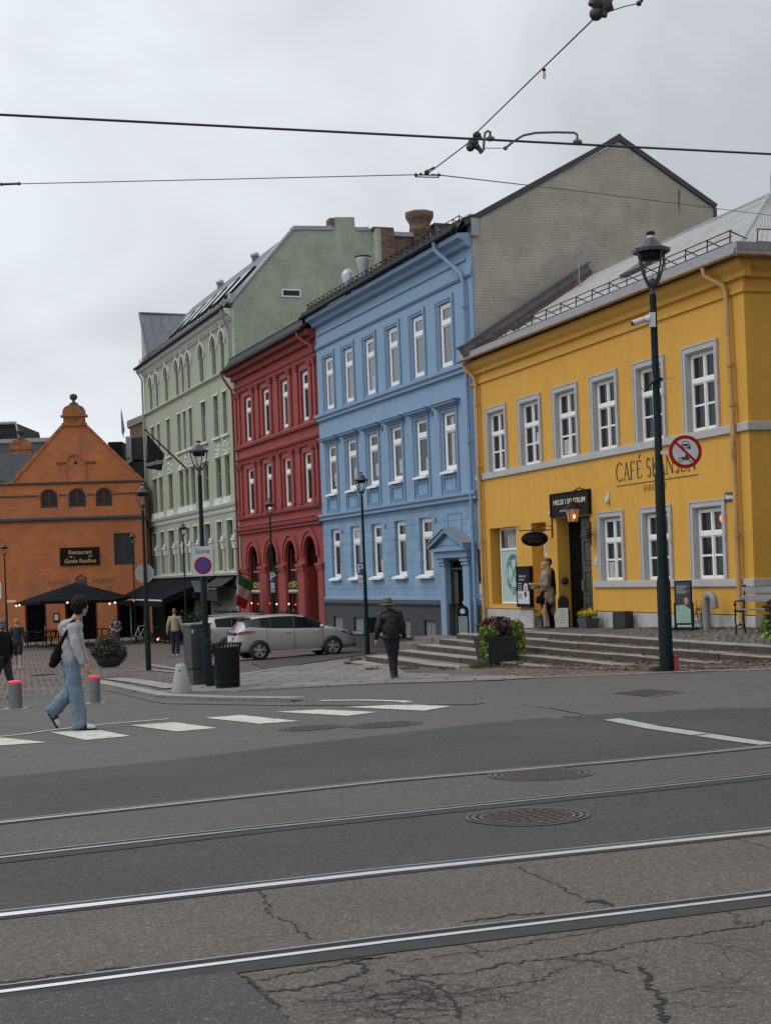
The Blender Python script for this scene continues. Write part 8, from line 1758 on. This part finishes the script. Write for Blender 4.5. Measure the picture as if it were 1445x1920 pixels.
# ---- generic standing or walking figures further back
def figure(label, px, py, Yfix, rz, hgt, top_m, leg_m, skin_m, hair_m, shoe_m, hair='short', stride=.18, arms=((-.03, .02), (.03, .02)), jacket_len=.86, shorts=False, bulk=1.0, skirt=None, coat=None, bent=None, lean=0):
    if Yfix is None: q = g(px, py)
    elif isinstance(Yfix, (tuple, list)): q = V(Yfix)
    else: q = V((apx(px, py) * Yfix, Yfix, gz(apx(px, py) * Yfix, Yfix)))
    t = person(label, (q.x, q.y, q.z + .005), rz); B = bulk
    hd = V((0, .02 + lean, 1.64)); b = MB(); P, Mx = head(b, hd, (0, 1, -.08)); b.cap(hd + V((0, -.015, -.07)), .052, (0, lean * .6, 1.47), .06); limb(b, [(0, lean * .5, 1.40), (0, 0, 1.0)], [.12 * B, .115 * B])
    wr = []
    for s, (ax, ay) in zip((-1, 1), arms):
        if bent and bent[0 if s < 0 else 1]: e = V((s * .235, .02, 1.14)); w = V(bent[0 if s < 0 else 1])
        else: e = V((s * .245, -.03 + ay * .3, 1.14)); w = V((s * .255 + ax, ay + .02, .90))
        limb(b, [(s * .18, lean * .5, 1.42), e, w], [.047, .039, .027]); dd = (w - e).normalized(); hand(b, w, dd, (-s, .4, 0), -s, .6); wr.append((e, w))
    ft = [(-.085, stride / 2), (.085, -stride / 2)]; kn = []
    for s, (x, y) in zip((-1, 1), ft): limb(b, [(s * .085, 0, .93), (x, y * .55 + .03, .50), (x, y, .09)], [.085, .056, .038]); limb(b, [(x, y, .05), (x, y + .14, .035)], [.036, .026]); kn.append((x, y))
    body = fused('body', b, skin_m, t, .012, 2); face_details(body, P)
    h = MB(); limb(h, [(0, lean * .5, 1.38), (0, 0, 1.15), (0, 0, jacket_len + .08)], [.135 * B, .145 * B, .15 * B]); h.ball((0, lean * .5, 1.36), (.205 * B, .125, .12)); h.ball((0, 0, jacket_len + .06), (.18 * B, .135, .08))
    for s, (e, w) in zip((-1, 1), wr): limb(h, [V((s * .175, lean * .5, 1.41)), e, w + (e - w) * .06], [.072 * B, .062, .046])
    fused('jacket', h, top_m, t, .014, 3, .009, 10, px)
    if coat: h = MB(); limb(h, [(0, -.02, 1.0), (0, -.03, .62)], [.165, .19]); h.ball((0, -.03, .60), (.20, .15, .06)); fused('coat_skirt', h, top_m, t, .014, 3, .010, 9)
    if skirt: h = MB(); limb(h, [(0, 0, .98), (0, 0, .66)], [.15, .160]); h.ball((0, 0, .57), (.165, .13, .06)); fused('skirt', h, leg_m, t, .013, 3, .006, 12)
    else:
        h = MB(); h.ball((0, 0, .92), (.165 * B, .125, .11))
        for s, (x, y) in zip((-1, 1), ft):
            if shorts: limb(h, [(s * .08, 0, .90), (x, y * .5 + .03, .54)], [.112, .090])
            else: limb(h, [(s * .08, 0, .90), (x, y * .55 + .03, .50), (x, y, .10)], [.110 * B, .080, .066])
        fused('shorts' if shorts else 'trousers', h, leg_m, t, .013, 3, .007, 12)
    for x, y in ft: f = MB(); limb(f, [(x, y - .02, .05), (x, y + .15, .04)], [.05, .042]); f.box(x - .042, x + .042, y - .06, y + .19, 0, .025); fused('shoe', f, shoe_m, t, .011, 2)
    if hair == 'short': f = MB(); f.ball(P(0, -.018, .045), (.080, .098, .078), T=Mx); f.ball(P(0, -.045, -.005), (.074, .066, .06), T=Mx); fused('hair', f, hair_m, t, .011, 1)
    elif hair == 'bob': f = MB(); f.ball(P(0, -.018, .040), (.092, .108, .088), T=Mx); f.ball(P(0, -.045, -.05), (.095, .080, .085), T=Mx); fused('hair', f, hair_m, t, .011, 1, .006, 30)
    elif hair == 'long': f = MB(); f.ball(P(0, -.018, .040), (.086, .104, .084), T=Mx); limb(f, [P(0, -.05, 0), P(0, -.085, -.14), P(.01, -.10, -.30)], [.080, .085, .060]); limb(f, [P(.06, .0, -.02), P(.085, .0, -.16)], [.03, .03]); fused('hair', f, hair_m, t, .011, 1, .008, 26)
    sc = hgt / 1.755; t.scale = (sc,) * 3; return t, P
beige = M('beige_jacket', (.36, .285, .185), .9, var=.1, scale=6); navy = M('navy_black', (.016, .018, .026), .9, var=.15); shoew = M('shoe_pale', (.42, .40, .37), .7, var=.15); shoeb = M('shoe_black', (.014, .013, .013), .5, var=.1)
hbrown = M('hair_brown', (.060, .040, .028), .8, var=.3, scale=40); hgrey = MATS['grey_hair']; hblond = M('hair_blonde', (.36, .24, .12), .7, var=.25, scale=30)
figure('man in a beige jacket and dark trousers seen from behind in mid square', 330, 1230, None, rad(3), 1.80, beige, navy, skin2, M('hair_cropped_grey', (.13, .10, .07), .8, var=.2), shoew, stride=.10, jacket_len=.90)
t, P_ = figure('bald man in a dark jacket and shorts walking away past the left street lamp', 35, 1254, None, rad(8), 1.76, M('blue_black_jacket', (.020, .024, .036), .9, var=.15), navy, skin, M('hair_shaved', (.30, .19, .11), .7, var=.15), shoew, stride=.36, shorts=True, jacket_len=.84)
blk = M('black_coat', (.010, .010, .012), .9, spec=.15, var=.18, scale=5)
t, P_ = figure('grey haired person in black with a pale shoulder bag at the left picture edge', 9, 1310, None, rad(62), 1.66, blk, navy, skin2, hgrey, shoeb, hair='bob', stride=.42, bulk=1.08, jacket_len=.84)
q = g(9, 1310); t3 = thing('shoulder_bag', 'pale grey shoulder bag carried by the person at the left edge', 'bag', (q.x - .20, q.y - .16, q.z + .96)); f = MB(); f.ball((0, 0, 0), (.15, .07, .15)); fused('pouch', f, M('bag_pale', (.34, .33, .31), .8, var=.15), t3, .012, 2, .006); f = MB(); f.path([(-.06, 0, .12), (.02, -.05, .34), (.14, -.03, .50), (.20, .04, .53)], .012, 6); f.build('strap', MATS['bag_pale'], t3)
q = g(219, 1225); t, P_ = figure('woman in a black patterned jacket walking with lowered head behind the shrub', 219, 1226, None, rad(205), 1.64, M('patterned_jacket', (.05, .05, .055), .85, var=.3, scale=5, stain=((.34, .34, .35), 9, .52, .58)), M('dark_legs', (.05, .035, .035), .9, var=.2), skin, hbrown, shoeb, hair='long', stride=.3, bent=((-.10, .24, 1.05), (.08, .26, 1.05)), lean=.05)
t3 = thing('hand_parcel', 'small pink parcel held by the woman behind the shrub', 'parcel', (q.x + .02, q.y - .26, q.z + 1.0)); f = MB(); f.box(-.05, .05, -.04, .04, -.10, .08); bev(f.build('wrap', M('pink_wrap', (.40, .22, .24), .8, var=.2), t3), .01)
X_, Y_ = loc_y(u_at(1025, 1170, .75), -.75); pW = (X_, Y_, terr(4.2, .75)); khaki = M('khaki_coat', (.200, .175, .125), .85, var=.14, scale=5)
t, P_ = figure('blonde woman in a khaki trench coat and black skirt pointing, on the terrace', 1025, 1177, pW, rad(95), 1.68, khaki, blk, skin, hblond, shoeb, hair='long', stride=.12, skirt=True, jacket_len=.76, bent=((-.17, .34, 1.18), (.17, .26, 1.10)))
f = MB(); f.ball((.02, -.10, .88), (.20, .13, .22)); f.ball((-.02, -.09, .74), (.20, .12, .12)); limb(f, [(0.06, -.13, 1.0), (.08, -.17, .7), (.09, -.19, .42)], [.11, .10, .06]); fused('coat_tail', f, khaki, t, .013, 2, .008, 10)
t3 = thing('handbag', 'round black handbag held by the blonde woman', 'bag', (pW[0] - .16, pW[1] - .18, pW[2] + .76)); f = MB(); f.ball((0, 0, 0), (.11, .07, .10)); f.ball((-.06, 0, -.05), (.05, .05, .06)); fused('pouch', f, bagm, t3, .012, 2, .008); f = MB(); f.path([(-.08, 0, .12), (.0, -.02, .30), (.08, 0, .12)], .01, 5); f.build('handle', bagm, t3)
pV = (X_ + .13, Y_ + .35, terr(4.4, .6)); figure('dark haired companion in black standing behind the blonde woman', 1038, 1170, pV, rad(100), 1.76, blk, blk, skin2, M('hair_dark', (.03, .022, .016), .8, var=.3, scale=40), shoeb, stride=.14, bulk=1.12, jacket_len=.82)
for k, (px_, Y, zz_) in enumerate(((552, 60.5, 0), (533, 61.5, 0))):
    X = apx(px_, 1150) * Y; figure(['seated cafe guest seen over the hatchback roof, right one', 'seated cafe guest seen over the hatchback roof, left one'][k], px_, 1190, (X, Y, gz(X, Y) - .12), rad(160 + 40 * k), 1.66, [blk, M('shirt_rust', (.20, .07, .04), .9, var=.1)][k], navy, skin, [hbrown, M('hair_sand', (.22, .15, .08), .8, var=.2)][k], shoeb, stride=.05)
